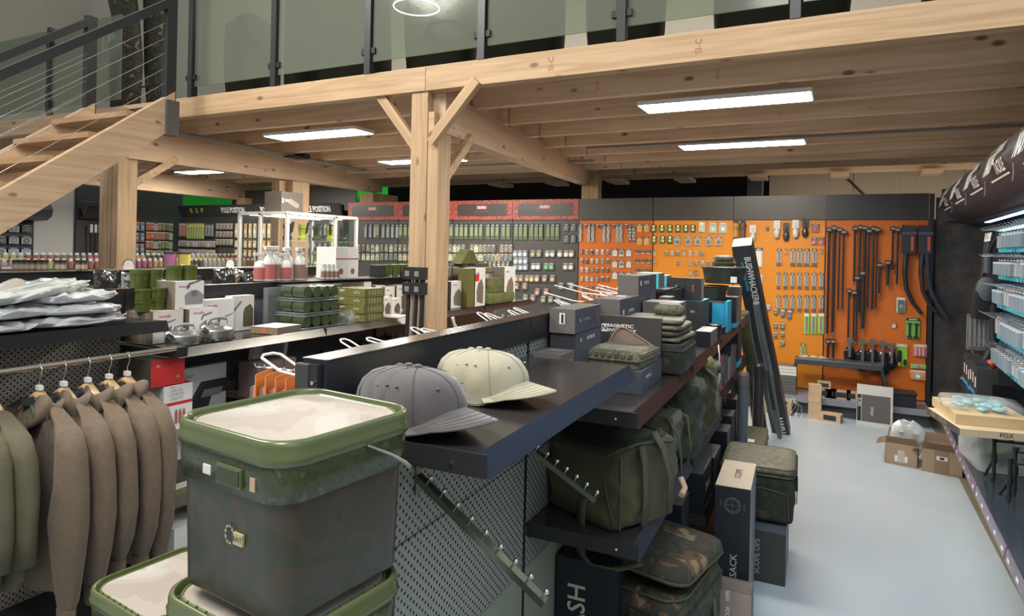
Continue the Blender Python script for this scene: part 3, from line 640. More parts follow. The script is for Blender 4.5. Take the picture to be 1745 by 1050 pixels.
row([315, 630], 492, .036, .06, (cOr, cB, 'bar', (.3, .15, .06), None), 'small_packet', 'small orange tag between the tall rig strips', 'small orange tags', X3, Y3, k3)
row([247, 310, 372, 435, 498, 565, 628], 704, .042, .19, sS, 'bite_indicator_packet', 'tall rig packet, middle row of the amber strips', 'tall rig strips', X3, Y3, k3)
row([245, 308, 370, 433, 498, 560, 628], 905, .042, .19, sS, 'bite_indicator_packet', 'tall rig packet, bottom row of the amber strips', 'tall rig strips', X3, Y3, k3)
row([70], 480, .085, .23, (cW, cB, 'strip', (.45, .35, .25), None), 'large_packet', 'large white packet partly behind the leaning box', 'large white packets', X3, Y3, k3)
row([78], 722, .06, .12, (cW, cW, 'lump', (.4, .35, .3), None), 'large_packet', 'short white packet partly behind the leaning box', 'large white packets', X3, Y3, k3)
row([155], 988, .045, .07, (cT, cW, 'reel', (.3, .3, .3), None), 'small_packet', 'square white packet with dark ring by the leaning box', 'ring packets', X3, Y3, k3)
k4, X4, Y4 = .2, 1280, 500
row([475, 535, 598], 165, .058, .24, (cGr, cW, 'strip', (.04, .04, .05), None), 'green_rig_packet', 'tall green card packet in the row of three', 'tall green packets', X4, Y4, k4)
row([443], 425, .048, .20, (cGr, cB, 'strip', (.04, .04, .05), None), 'green_rig_packet', 'single tall green packet under the row of three', 'tall green packets', X4, Y4, k4)
for q, (x, y, w, h) in enumerate(((212, 130, .046, .07), (270, 135, .05, .09), (327, 140, .052, .11), (210, 245, .045, .07), (268, 245, .05, .08), (210, 325, .046, .065), (268, 325, .046, .06), (268, 400, .05, .06))):
    wallpack(X4 + x * k4, Y4 + y * k4, w, h, (cG, cT, 'reel', (.1, .1, .1), None), 'swivel_packet', f'small grey packet low on the amber-lit bay, {ordn(q)} of eight', 'small grey packets low on the wall')
# fourth bay: banksticks and poles
def pole(px, y0, y1, r, i, fer=True):
    a = W(px, y0, Y=WY - .05); b = W(px + (y1 - y0) * -.017, y1, Y=WY - .05)
    e = empty('bankstick', a, label=f'black bankstick hanging on the fourth orange bay, {ordn(i)} from the amber side', cat='bankstick', group='banksticks on the orange wall')
    L = a.z - b.z
    MB().tube([(0, 0, -.03), (0, 0, -L)], r, 8).build('shaft', blk, e)
    MB().box(-.028, .028, -.02, .02, -.045, .0).box(-.02, .02, -.022, -.020, -.035, -.012, 1).build('header_tag', [black, cmat((.25, .22, .2))], e)
    MB().tube([(0, 0, -L), (0, 0, -L - .03)], r * .7, 6).build('tip', chrome, e)
    MB().tube([(0, .05, .0), (0, -.03, .0), (0, -.034, .02)], .002, 4).build('hook', chrome, e)
for i, a in enumerate(((1413, 388, 568, .013), (1422, 385, 566, .015), (1431, 388, 528, .009), (1438, 392, 527, .009), (1457, 386, 480, .012), (1466, 384, 532, .012), (1474, 385, 560, .014), (1481, 390, 525, .009), (1489, 386, 528, .011), (1495, 388, 526, .008),
        (1461, 470, 582, .009), (1470, 462, 560, .009), (1447, 492, 575, .010), (1456, 495, 584, .009), (1411, 578, 614, .012), (1420, 578, 617, .011), (1499, 448, 500, .010), (1513, 444, 486, .016), (1522, 386, 460, .011), (1530, 388, 484, .010))): pole(*a, i)
for i, (px, x2, lab) in enumerate(((1549, 1568, 'curved throwing stick with navy sleeve, nearer the banksticks'), (1577, 1600, 'curved throwing stick with navy sleeve, last on the orange wall'))):
    e = empty('throwing_stick', W(px, 384, Y=WY - .06), label=lab, cat='throwing stick', group='throwing sticks')
    MB().box(-.062, .062, -.03, .03, -.3, 0).box(-.068, .068, -.034, .034, -.1, -.07, 1).box(.018, .045, -.036, -.034, -.27, -.12, 2).build('sleeve', [pmat('navy_sleeve', (.02, .022, .035), .5), cmat((.06, .06, .09)), cmat((.38, .08, .05))], e, bevel=.008)
    MB().tube([(-.01, -.0, -.02), (-.02, -.0, -.3), (-.03, -.0, -.5), (-.01, -.0, -.68), (.05, -.0, -.82), (.13, 0, -.93)], [.026, .026, .024, .022, .02, .016], 10).build('tube', blk, e)
    if i: MB().tube([(.03, 0, -.02), (.02, 0, -.3), (.03, 0, -.5), (.06, -.01, -.68), (.12, -.01, -.82), (.21, -.01, -.95)], [.026, .026, .024, .022, .02, .016], 10).build('tube', pmat('dark_blue_tube', (.02, .035, .06), .25), e)
    MB().tube([(0, .06, .0), (0, -.04, .0)], .003, 4).build('hook', chrome, e)
spoonb = pmat('gloss_black_plastic', (.012, .012, .014), .12, coat=.6)
for i, (x, y, s) in enumerate(((842, 385, .9), (950, 395, 1.15), (1035, 395, 1.05), (1122, 405, 1.25), (1198, 430, .9))):
    e = empty('baiting_spoon', W(X4 + x * k4, Y4 + y * k4, Y=WY - .05), label=f'glossy black baiting spoon near the plastic table, {ordn(i)} from the banksticks', cat='baiting spoon', group='black baiting spoons')
    b = MB(); L = .30 * s
    b.sphere((0, 0, -L * .66), 1, 12, 8, 0, (.068 * s, .03, L * .36)); b.build('bowl', spoonb, e)
    MB().box(-.012, .012, -.05, -.03, -L * .75, -.03).build('handle', cmat((.10, .10, .11)), e)
    MB().box(-.035, .035, -.012, .012, -.05, 0).tube([(-.03, 0, -.02), (0, 0, .012), (.03, 0, -.02)], .004, 5).build('header_tag', cmat((.12, .11, .11)), e)
row([1380], 205, .125, .225, (cmat((.16, .42, .08)), cB, 'none', (.02, .02, .02), None), 'green_buzz_bar_packet', 'bright green packet with two black bars, right edge of the orange wall', 'bright green packets', X4, Y4, k4)
e = bpy.context.scene.collection.objects[-1]
for x in (-.03, .03): MB().tube([(x, -.012, -.06), (x, -.012, -.2)], .009, 6).box(x - .022, x + .022, -.02, -.004, -.215, -.198).box(x - .022, x + .022, -.02, -.004, -.075, -.06).build('bar', black, e)
row([1285], 425, .10, .25, (cGr, cLi, 'none', (.02, .02, .02), None), 'head_torch_packet', 'green and clear packet holding a black torch beside the spoons', 'torch packet', X4, Y4, k4)
e = bpy.context.scene.collection.objects[-1]
MB().tube([(-.02, -.015, -.08), (-.02, -.015, -.2)], .017, 8).build('torch', black, e); MB().tube([(-.02, -.015, -.2), (-.02, -.015, -.24)], .018, 8).build('torch_ring', cYe, e); MB().sphere((.03, -.012, -.20), 1, 8, 5, 0, (.016, .01, .04)).build('case', black, e)
row([1278], 30, .085, .17, (cLi, cW, 'bar', (.03, .05, .09), None), 'alarm_packet', 'rounded clear packet with dark alarm, high on the orange wall', 'alarm packet', X4, Y4, k4)
row([1440], 428, .12, .14, (cPk, cLi, 'tubes', (.60, .25, .28), None), 'bait_tub_packet', 'pink packet of bait tubs at the orange wall edge', 'pink packet', X4, Y4, k4)
row([1425], 600, .14, .05, (cGr, cLi, 'strip', (.1, .1, .1), None), 'green_wide_packet', 'wide low green packet below the pink one', 'wide green packet', X4, Y4, k4)
row([1422], 650, .14, .11, (cOr, cW, 'reel', (.35, .4, .42), None), 'orange_packet', 'orange packet with a grey dial, lowest at the wall edge', 'orange packet', X4, Y4, k4)
row([1217], 250, .035, .055, (cW, cB, 'none', (.1, .1, .1), None), 'price_tag', 'lone small white tag on bare orange pegboard', 'lone tag', X4, Y4, k4)
# empty hooks along the top
for i in range(22):
    t = bpy.data.objects['wall_display.%03d' % (3 if i > 7 else 2)]
    w = W(1290 + i * 13.4, 374, Y=WY)
    if w.x > .78: continue
    MB().tube([(w.x - t.location.x, 0, w.z), (w.x - t.location.x, -.16, w.z + .0), (w.x - t.location.x, -.17, w.z + .02)], .003, 4).build('peg_hook', chrome, t)
# goods on the deck below
def crate(label, name, px, py, w, d, h, z0, mats, y=None, rz=0, cat='box', group=None, bev=.002):
    p = W(px, py, Z=z0) if y is None else W(px, py, Y=y)
    o = MB().box(-w / 2, w / 2, -d / 2, d / 2, 0, h, mats[1] if len(mats) > 1 else 0).build(name, mats[0], loc=(p.x, p.y + d / 2, z0), rz=rz, bevel=bev)
    return tag(o, label, cat, group)
tb = empty('plastic_table', (-.03, 7.86, .19), label='low grey plastic side table on bent legs in front of the orange wall', cat='table')
gpl = pmat('grey_plastic', (.045, .05, .058), .3)
MB().box(-.42, .42, -.10, .10, .36, .395).box(-.42, .42, -.105, -.095, .33, .39).build('table_top', gpl, tb, bevel=.006)
for sx in (-1, 1):
    MB().tube([(sx * .40, -.08, .37), (sx * .45, -.09, .2), (sx * .45, -.1, 0)], .017, 6).build('leg', gpl, tb)
    MB().tube([(sx * .40, .08, .37), (sx * .44, .06, .2), (sx * .44, .05, 0)], .017, 6).build('leg', gpl, tb)
for i in range(3): tag(MB().box(-.05, .05, -.035, .035, 0, .012).box(-.02, .03, -.03, .03, .012, .02, 1).build('tackle_pouch', [cT, cW], loc=(-.36 + i * .09, 7.84, .587 + 0), rz=.3 * i), f'small pale packet lying on the plastic table, {ordn(i)} from its left end', 'packet', 'packets on the table')
for i in range(9):
    tag(MB().box(-.19, .19, -.12, .12, 0, .031, (0, 0, 1, 0, 0, 0)).build('tackle_tray', [pmat('grey_tray', (.13, .13, .12), .4), (cW if i > 5 else cmat((.09, .09, .085)))], loc=(-.62, 7.82, .192 + i * .0335), rz=random.uniform(-.03, .03), bevel=.003), f'flat grey tray in the stack beside the leaning box, {ordn(8 - i)} from the top', 'tray', 'stacked grey trays')
kw_ = cmat((.40, .31, .20))
for i, (x, y, w, h, z) in enumerate(((622, 770, .13, .07, .26), (645, 800, .15, .09, .19), (680, 800, .11, .09, .19), (760, 810, .20, .09, .19), (860, 815, .10, .09, .19), (560, 810, .06, .09, .19))):
    p = W(X4 + x * k4, Y4 + y * k4, Y=7.74)
    tag(MB().box(-w / 2, w / 2, -.04, .04, 0, h, (0, 0, 0, 0, 0, 0)).box(-w * .33, w * .33, -.0415, -.04, h * .2, h * .8, 1).build('small_carton', [kw_, cB], loc=(p.x, 7.78 + .0 * i, z if i else .285), bevel=.002), f'small kraft carton with black print on the orange bay deck, {ordn(i)} of six', 'box', 'kraft cartons on the deck')
bx = empty('kraft_rack', (.42, 7.78, .19), label='kraft display tray with small upright bottles on the deck', cat='display tray')
MB().box(-.12, .12, -.06, .06, 0, .10).build('tray', kw_, bx)
for i in range(6): MB().tube([(-.09 + i * .035, -.045, .10), (-.09 + i * .035, -.045, .15)], .011, 6).box(-.098 + i * .035, -.082 + i * .035, -.062, -.06, .02, .09, 1).build('bottle', [cT, cB], bx)
tag(MB().box(-.14, .14, -.1, .1, 0, .13).box(-.15, .15, -.11, .11, .13, .15, 0).build('black_carton', navybox, loc=(.54, 7.76, .19), bevel=.004), 'low black carton with rounded lid behind the framed poster', 'box')
st1 = empty('framed_leaflet', (.312, 7.56, 0), rz=-.1, label='white framed leaflet with dark product print leaning at the base shelf', cat='sign')
MB().box(-.16, .16, -.01, .01, 0, .40).build('frame', cW, st1); MB().box(-.115, .14, -.0125, -.0105, .03, .30).build('print', cmat((.10, .095, .09)), st1); MB().box(-.155, -.12, -.0125, -.0105, .03, .30).build('print', black, st1)
letters('SURE', .028, printw, st1, (-.137, -.014, .22), (0, 0, -1), (1, 0, 0)); letters('OSUS', .024, printw, st1, (-.02, -.014, .14), (0, 0, 1), (-1, 0, 0))
for i in range(4):
    p = Vector((-.237, 7.58, 0)); tag(MB().box(-.06, .06, -.05, .05, 0, .088).build('kraft_carton', kraft, loc=(p.x, p.y - .03, .0 + i * .089), rz=.1 * (i % 2)), f'plain kraft carton in the stack on the floor before the deck, {ordn(i)} from the floor', 'box', 'stack of kraft cartons')
tag(MB().box(-.1, .1, -.06, .06, 0, .085).box(-.06, .06, -.062, -.06, .02, .07, 1).build('kraft_carton', [kraft, cB], loc=(-.08, 7.50, 0), rz=-.2), 'single kraft carton with black label on the floor by the stack', 'box')
fr = empty('wire_trolley', (-.46, 7.5, 0), label='tangle of chrome folding legs on the floor behind the leaning box', cat='stand')
for i in range(5): MB().tube([(-.14 + i * .06, 0, 0), (-.02 + i * .03, .05, .10), (.06 - i * .02, .02, .2)], .005, 5).build('leg', chrome, fr)
for i in range(3): tag(MB().box(-.14, .14, -.06, .06, 0, .05).box(-.1, .1, -.061, -.06, .01, .04, 1).build('small_carton', [kw_, cB], loc=(-.60, 7.58, i * .052)), f'kraft carton with black label low beside the chrome legs, {ordn(i)} up', 'box', 'cartons by the chrome legs')
# ================================================================== grey bays with patterned red headers
redpat = newmat('red_patterned_header')[0]; nt = redpat.node_tree; bb = nt.nodes['Principled BSDF']; MATS['red_patterned_header'] = redpat
tc = N(nt, 'ShaderNodeTexCoord'); mp = N(nt, 'ShaderNodeMapping'); mp.inputs['Rotation'].default_value = (0, .6, 0); mp.inputs['Scale'].default_value = (26, 1, 26); bk = N(nt, 'ShaderNodeTexMusgrave') if False else N(nt, 'ShaderNodeTexVoronoi', distance='MANHATTAN', feature='F1'); bk.inputs['Randomness'].default_value = .35
nt.links.new(tc.outputs['Object'], mp.inputs[0]); nt.links.new(mp.outputs[0], bk.inputs['Vector']); bk.inputs['Scale'].default_value = 1.2
rr = N(nt, 'ShaderNodeValToRGB'); rr.color_ramp.interpolation = 'CONSTANT'; rr.color_ramp.elements[0].color = (.05, .02, .018, 1); rr.color_ramp.elements[1].position = .5; rr.color_ramp.elements[1].color = (.42, .08, .055, 1)
nt.links.new(bk.outputs['Distance'], rr.inputs[0]); nt.links.new(rr.outputs[0], bb.inputs['Base Color']); bb.inputs['Roughness'].default_value = .45
for i in range(4):
    a = -7.05 + i * .98; e = empty('wall_display', (a + .49, WY, 0), label=f'grey pegboard wall bay under a red patterned header, {ordn(i)} from the green side', cat='wall display', group='grey wall bays')
    MB().box(-.486, .486, 0, .02, .15, 2.11).build('pegboard', gyp, e)
    MB().box(-.488, .488, -.02, .02, 2.112, 2.388).build('header', redpat, e)
    MB().box(-.40, .40, -.024, -.02, 2.165, 2.335).build('header_panel', hdr, e)
    MB().box(-.08, .08, -.026, -.024, 2.262, 2.31).build('emblem', cmat((.55, .16, .13)), e); letters('GURU', .034, printw, e, (0, -.027, 2.286), (1, 0, 0), (0, 0, 1), off=.01)
    letters('READY  WHEN YOU ARE', .014, cmat((.45, .14, .1)), e, (0, -.0255, 2.225), (1, 0, 0), (0, 0, 1))
    MB().box(-.49, -.482, -.006, .03, 0, 2.12).build('upright', black, e)
    MB().box(-.487, .487, -.40, 0, .15, .19).build('base_shelf', gunm, e); MB().box(-.487, .487, -.34, .02, 0, .15).build('plinth', black, e)
k7, X7, Y7 = 440 / 1743, 560, 330
tubs = (cG, cB, 'tubes', (.26, .34, .10), cmat((.10, .12, .05)))
tubs2 = (cG, cB, 'tubes', (.34, .36, .35), None)
c = 0
for x0, n, sp in ((250, 3, tubs2), (330, 1, tubs), (368, 4, tubs2), (485, 4, tubs), (765, 3, tubs), (865, 3, tubs), (965, 3, tubs), (1075, 3, tubs), (1180, 2, tubs), (1265, 3, tubs), (1370, 3, tubs), (1480, 3, tubs)):
    for j in range(n):
        wallpack(X7 + (x0 + j * 31 + 3) * k7, Y7 + (205 + x0 * -.002) * k7, .060, .225, sp, 'pole_float_packet', f'tall clear tube packet, {ordn(c)} along the top of the grey wall', 'tall tube packets on the grey wall'); c += 1
for r_, y in enumerate((200, 280)):
    for j, x in enumerate((1605, 1652)): wallpack(X7 + x * k7, Y7 + y * k7, .07, .105, (cG, cB, 'lump', (.14, .20, .07), None), 'hook_packet', f'squarish green packet by the orange bay, {ordn(r_)} row, {ordn(j)} of two', 'squarish green packets')
r7 = random.Random(11); gcols = [(.12, .16, .06), (.30, .36, .18), (.50, .48, .40), (.40, .25, .08), (.08, .08, .07), (.22, .26, .2)]
for r_, (y, h) in enumerate(((340, .125), (402, .115))):
    for j, x in enumerate(list(range(205, 560, 31)) + list(range(765, 1230, 29))):
        if r7.random() < .06: continue
        col = (.45, .27, .07) if 470 < x < 560 else r7.choice(gcols)
        wallpack(X7 + x * k7, Y7 + y * k7, .068, h, (cG if r7.random() < .7 else cLi, cBr, r7.choice(['lump', 'bits', 'rows', 'tubes']), col, None), 'method_packet', f'small mixed tackle packet on the grey wall, {ordn(r_)} row below the tubes, {ordn(j)} along', 'small packets on the grey wall')
for r_, y in enumerate((455, 500)):
    for j, x in enumerate(range(1060, 1235, 30)):
        wallpack(X7 + x * k7, Y7 + y * k7, .058, .09, (cG, cBr, 'bits', r7.choice(gcols), None), 'method_packet', f'small packet low beside the white jug box, {ordn(r_)} row, {ordn(j)} along', 'small packets on the grey wall')
for r_, (y, xx, cc) in enumerate(((392, (1262, 1295, 1328), (.30, .40, .50)), (392, (1380, 1420), (.22, .24, .08)), (392, (1478, 1512), (.45, .45, .40)), (392, (1562, 1605, 1640), (.55, .50, .38)), (440, (1265, 1297, 1330), (.30, .40, .50)), (482, (1262, 1298, 1330), (.30, .38, .45)),
        (478, (1385, 1415), (.50, .50, .47)), (478, (1470, 1505), (.06, .30, .10)), (478, (1600, 1637), (.50, .45, .32)), (560, (1268, 1300, 1340), (.30, .18, .10)), (560, (1372, 1408), (.60, .30, .12)), (560, (1460, 1512), (.33, .20, .14)), (612, (1270, 1325), (.25, .16, .10)), (650, (1410, 1470), (.45, .17, .12)), (610, (1570, 1640), (.16, .18, .12)),
        (690, (1330, 1380), (.2, .2, .16)), (700, (1450, 1500, 1550), (.2, .22, .14)))):
    for j, x in enumerate(xx):
        wallpack(X7 + x * k7, Y7 + (y - 14) * k7, .082, .105, (cG, cBr, 'reel', cc, None), 'line_spool_packet', f'round spool packet beside the orange bay, {ordn(r_)} cluster, {ordn(j)} in it', 'spool packets on the grey bay')
# lower part of the grey bays, seen between the shelves
for j in range(26):
    wallpack(795 + (j % 13) * 15.5, 540 + (j // 13) * 18 - (j % 13) * 1.3, .06, .1, (cG, cBr, r7.choice(['lump', 'bits']), r7.choice(gcols), None), 'method_packet', f'small dark packet low on the grey wall, {ordn(j // 13)} low row, {ordn(j % 13)} along', 'small packets on the grey wall')
# ================================================================== right-hand blue-lit rack
rg = empty('display_rack', FR.p(0, 0), FR.a, label='long dark display rack with lettered curved canopy along the right aisle', cat='display rack')
canopy = pmat('canopy_print', (.045, .043, .055), .4, noise=.12, nscale=2); rust = pmat('dim_red_canopy', (.06, .035, .04), .4)
navyp = pmat('navy_rack_panel', (.012, .02, .035), .4)
U0, U1 = -.6, 4.50
MB().box(.50, .54, U0, 4.1, 0, 2.4).build('back_panel', navyp, rg)
MB().box(0, .5, U0, 4.1, .255, .29).build('base_shelf', pmat('blue_black_shelf', (.05, .07, .09), .22, metal=.4), rg)
MB().box(.10, .5, U0, 4.1, 0, .25).build('plinth', pmat('rack_plinth', (.03, .03, .035), .5), rg)
railm = pmat('price_rail_plastic', (.16, .13, .19), .3, noise=.15, nscale=12)
for i in range(5):
    u = U0 + .02 + i * 1.0
    MB().add([(-.012, u, .235), (-.012, u + .97, .235), (-.002, u + .97, .295), (-.002, u, .295), (-.004, u, .235), (-.004, u + .97, .235), (.004, u + .97, .295), (.004, u, .295)], [(0, 3, 2, 1), (4, 5, 6, 7), (3, 7, 6, 2), (0, 1, 5, 4), (0, 4, 7, 3), (1, 2, 6, 5)]).build('price_rail', railm, rg)
    for j in range(9):
        q = u + .04 + j * .105; MB().add([(-.0095, q, .252), (-.0095, q + .05, .252), (-.0065, q + .05, .270), (-.0065, q, .270)], [(0, 3, 2, 1)]).build('price_print', printg if j % 2 else printw, rg)
sec = [(.10, 2.42), (.045, 2.36), (.03, 2.27), (.07, 2.18), (.15, 2.11), (.27, 2.08)]
for i in range(6):
    u0 = U1 - (i + 1) * .94; u1 = u0 + .932
    if u1 < U0: break
    b = MB(); k = len(sec); vs = [(w, u, z) for u in (u0, u1) for w, z in sec] + [(w + .02, u, z - .01) for u in (u0, u1) for w, z in sec]
    b.add(vs, [(j, j + 1, k + j + 1, k + j) for j in range(k - 1)], 0, True); b.add(vs, [(2 * k + j, 3 * k + j, 3 * k + j + 1, 2 * k + j + 1) for j in range(k - 1)], 1, True)
    b.add([(.10, u0, 2.42), (.5, u0, 2.42), (.5, u1, 2.42), (.10, u1, 2.42)], [(0, 1, 2, 3)], 1)
    cp = b.build('canopy_panel', [canopy, rust], rg)
    mid = (u0 + u1) / 2
    R_, U_ = (0, -1, 0), (.05, 0, .18)
    letters('NASH', .15, printw, cp, (.026, mid + .16, 2.285), R_, (.055, 0, .2), sx=.48, off=.03)
    letters('TERMINAL', .075, printw, cp, (.030, mid - .17, 2.335), R_, (.05, 0, .1), sx=.62, off=.01)
    letters('TACKLE', .075, printw, cp, (.030, mid - .14, 2.235), R_, (-.04, 0, .12), sx=.75, off=.01)
    MB().add([(.062, mid + .30, 2.183), (.062, mid - .28, 2.183), (.055, mid - .28, 2.192), (.055, mid + .30, 2.192)], [(0, 1, 2, 3)]).build('underline', printw, cp)
    for q in range(5):
        a = .02 * math.sin(q * 2.1)
        MB().tube([(.042 + .003 * j, u0 + .03 + .03 * math.sin(j + q) + j * .012, 2.34 - j * .035) for j in range(7)], .0018, 4).build('splatter_print', printg, cp) if q < 2 else None
MB().box(.27, .5, U0, U1, 2.05, 2.08).build('canopy_underside', navyp, rg)
MB().box(.05, .5, U1 - .004, U1, 2.09, 2.42).build('canopy_end', canopy, rg)
MB().add([(w, U0 + .26, z) for w, z in sec] + [(.5, U0 + .26, 2.08), (.5, U0 + .26, 2.42)], [tuple(range(8)), tuple(reversed(range(8)))]).build('canopy_end', canopy, rg)
# cold strip light under the canopy
ls = empty('strip_light', FR.p(.36, 0, 2.045), FR.a, label='cold white strip light under the lettered canopy', cat='light')
MB().box(-.02, .02, U0 + .1, U1 - .6, 0, .006).build('lit_tube', pmat('cold_tube', (1, 1, 1), .5, emit=((.45, .75, 1), 9)), ls)
bluecard = (cmat((.10, .12, .16)), cmat((.05, .05, .06)), 'tube', (.20, .26, .32), cyan2)
bluecard2 = (cmat((.06, .07, .10)), cmat((.25, .25, .26)), 'tubes', (.30, .38, .44), cyan2)
n = 0
rows_ = [(1.93, .17), (1.715, .17), (1.49, .18), (1.25, .19), (1.01, .18)]
for r_, (z, h) in enumerate(rows_):
    for j in range(13):
        u = 3.02 - j * .12 - (r_ % 2) * .02
        for d_ in range(2 if j < 9 else 1):
            p = FR.p(.33 + d_ * .09, u, z)
            hangpack(packmesh(.105, h, *(bluecard if (r_ + j // 3) % 3 else bluecard2)), 'tackle_packet', p, FR.a - math.pi / 2 + random.uniform(-.05, .05),
                     f'blue footed packet, lit rack, {ordn(r_)} row down, {ordn(j)} hook along, {"front" if d_ == 0 else "behind"}', 'packet', 'blue footed packets on the rack')
    for j in range(14):
        u = 3.08 - j * .12
        MB().tube([(.5, u, z + .012), (.22, u, z + .012), (.20, u, z + .03)], .0026, 4).build('peg_hook', chrome, rg)
# carp care items at the far end: banksticks, slings
for i, (u, z1, r) in enumerate(((4.04, .83, .012), (3.96, .83, .012), (3.88, 1.15, .011), (3.80, 1.2, .011))):
    e = empty('landing_pole', FR.p(.34, u, 1.93), 0, label=f'thin black pole hanging at the far end of the rack, {ordn(i)} from the corner', cat='pole', group='poles at the far end of the rack')
    L = 1.93 - z1
    MB().tube([(.04, 0, -.0), (.02, 0, -.12), (-.05 - i * .005, 0, -L)], [r, r * 1.1, r], 7).build('shaft', blk, e); MB().tube([(.04, 0, .02), (.03, 0, -.06)], .02, 7).build('cap', chrome, e); MB().tube([(-.05, 0, -L), (-.053, 0, -L - .05)], r * 1.1, 6).build('tip', chrome, e)
ha = empty('handle', FR.p(.36, 3.66, 2.0), 0, label='black strap with grey ribbed grip hanging beside the poles', cat='handle')
MB().tube([(.04, 0, 0), (.05, 0, -.08), (.0, 0, -.18), (-.02, 0, -.26)], .018, 7).build('strap', blackfab, ha); MB().tube([(-.02, 0, -.24), (-.02, 0, -.42)], .035, 10).build('grip', pmat('grey_grip', (.09, .09, .10), .6, bump=.4, bscale=90), ha)
sg = empty('sling_bag', FR.p(.34, 3.68, 1.42), 0, label='grey teardrop shaped bag hanging under the ribbed grip', cat='bag')
MB().sphere((0, 0, 0), 1, 12, 8, 0, (.09, .06, .13)).build('body', pmat('grey_blue_fabric', (.10, .12, .14), .6), sg); lump('hem', blackfab, (-.0, 0, -.26), .26, .1, .28, None, None, 4, parent=None).parent = sg
bt = tag(MB().tube([(.02, 0, 0), (.03, .0, -.35), (-.06, .0, -.58), (-.20, 0, -.70)], [.03, .035, .04, .045], 9).build('bent_tube', blk, loc=FR.p(.36, 3.58, 1.30)), 'thick curved black tube at the foot of the hanging bag', 'tube')
tp_ = empty('tube_packet', FR.p(.30, 3.82, 1.16), 0, label='clear packet holding several silver tubes below the poles', cat='packet')
for i in range(4): MB().tube([(-.06 + i * .035, 0, 0), (-.06 + i * .035, 0, -.27)], .012, 6).build('tube', pmat('blue_grey_tube', (.25, .29, .33), .2, metal=.4), tp_)
MB().box(-.09, .08, -.02, .02, -.3, .03).build('bag', clr2, tp_)
for i, (u, z) in enumerate(((3.38, .62), (3.25, .62), (3.12, .60), (3.0, .62), (2.87, .62), (2.74, .6))):
    b = MB().box(-.075, .075, -.05, .05, 0, .25, (0, 0, 0, 0, 0, 0)).box(-.076, .076, -.051, .051, .0, .03, 1).box(-.01, .022, -.052, -.05, .09, .17, 2)
    tag(b.build('boxed_reel', [darkbox, cyan, printw], loc=FR.p(.20, u, z), rz=FR.a - math.pi / 2), f'dark cyan footed carton on the lit rack, {ordn(i)} from the far end', 'box', 'dark cartons on the lit rack')
for i, (u, z) in enumerate(((3.30, .292), (3.16, .292), (3.02, .292), (2.88, .292), (2.74, .292))):
    tag(MB().box(-.07, .07, -.06, .06, 0, .29).box(-.012, .03, -.062, -.06, .07, .2, 1).build('tall_carton', [darkbox, printw], loc=FR.p(.25, u, z), rz=FR.a - math.pi / 2), f'tall dark carton on the rack deck behind the slabs, {ordn(i)} from the far end', 'box', 'tall cartons on the rack deck')
sh_ = MB().box(.12, .5, 2.6, 3.45, .596, .61).build('shelf', navyp, rg)
op = tag(MB().sphere((0, 0, 0), .045, 10, 7).tube([(0, 0, -.04), (.0, 0, -.22)], .008, 5, 1).build('marker_float', [cmat((.75, .12, .05)), chrome], loc=FR.p(.34, 3.36, .80)), 'orange ball ended marker on the edge of the rack', 'marker')
# things on the near deck
tub = empty('storage_tub', FR.p(.19, 2.02, .292), FR.a + .12, label='cloudy clear storage tub under the two kraft slabs', cat='tub')
cloudy = clear('cloudy_plastic', (.55, .60, .60), .55, .25)
MB().loft([rring(.34, .52, .03, z) for z in (0, .02)], 0, True).build('tub_base', cloudy, tub)
MB().loft([rring(.34 + .04 * z, .52 + .04 * z, .03, z) for z in (0.02, .15, .30)], 0, True, False, False).build('tub_wall', cloudy, tub)
for i in range(5): MB().sphere((-.08 + i * .045, -.15 + .06 * i, .06 + .01 * (i % 2)), .045, 9, 6, 0, (1, 1.3, .8)).build('contents', cmat((.20, .42, .08)) if i % 2 else cmat((.3, .32, .33)), tub)
fk = cmat((.56, .42, .24)); fk2 = cmat((.60, .49, .32))
s1 = empty('slab_carton', FR.p(.02, 1.66, .602), FR.a + .23, label='flat kraft slab carton with dark printed long edge, lower of the two', cat='box')
MB().box(-.19, .19, -.29, .29, 0, .045, (1, 0, 0, 0, 0, 0)).build('carton', [fk2, cmat((.07, .06, .05))], s1, bevel=.002)
letters('FOX', .026, printk, s1, (.06, -.2912, .022), (1, 0, 0), (0, 0, 1), off=.012); letters('FOX', .028, cmat((.42, .33, .2)), s1, (-.1912, .17, .022), (0, -1, 0), (0, 0, 1)); letters('OUTDOOR', .022, cmat((.42, .33, .2)), s1, (-.1912, -.0, .022), (0, -1, 0), (0, 0, 1))
s2 = empty('slab_carton', FR.p(.05, 1.72, .648), FR.a + .16, label='plain kraft slab carton on top of the printed one', cat='box')
MB().box(-.20, .20, -.24, .30, 0, .065).build('carton', fk, s2, bevel=.002)
bg = empty('packet_of_gloves', FR.p(.06, 1.78, .714), FR.a, label='see-through bag of pale blue rubber gloves lying on the kraft slabs', cat='bag')
aq = pmat('aqua_rubber', (.22, .48, .50), .4, bump=.6, bscale=40)
r4 = random.Random(5)
for i in range(22): MB().sphere((r4.uniform(-.16, .10), r4.uniform(-.17, .17), .012 + r4.uniform(0, .022)), 1, 8, 5, 0, (r4.uniform(.025, .045), r4.uniform(.02, .04), .014)).build('glove', aq, bg)
MB().loft([[(x * s, y * s, z + .003 * math.sin(9 * x + 7 * y)) for x, y, _ in rring(.46, .44, .06, 0, 5)] for s, z in ((.9, 0), (1, .012), (.95, .04), (.6, .056))]).build('bag', clr, bg)
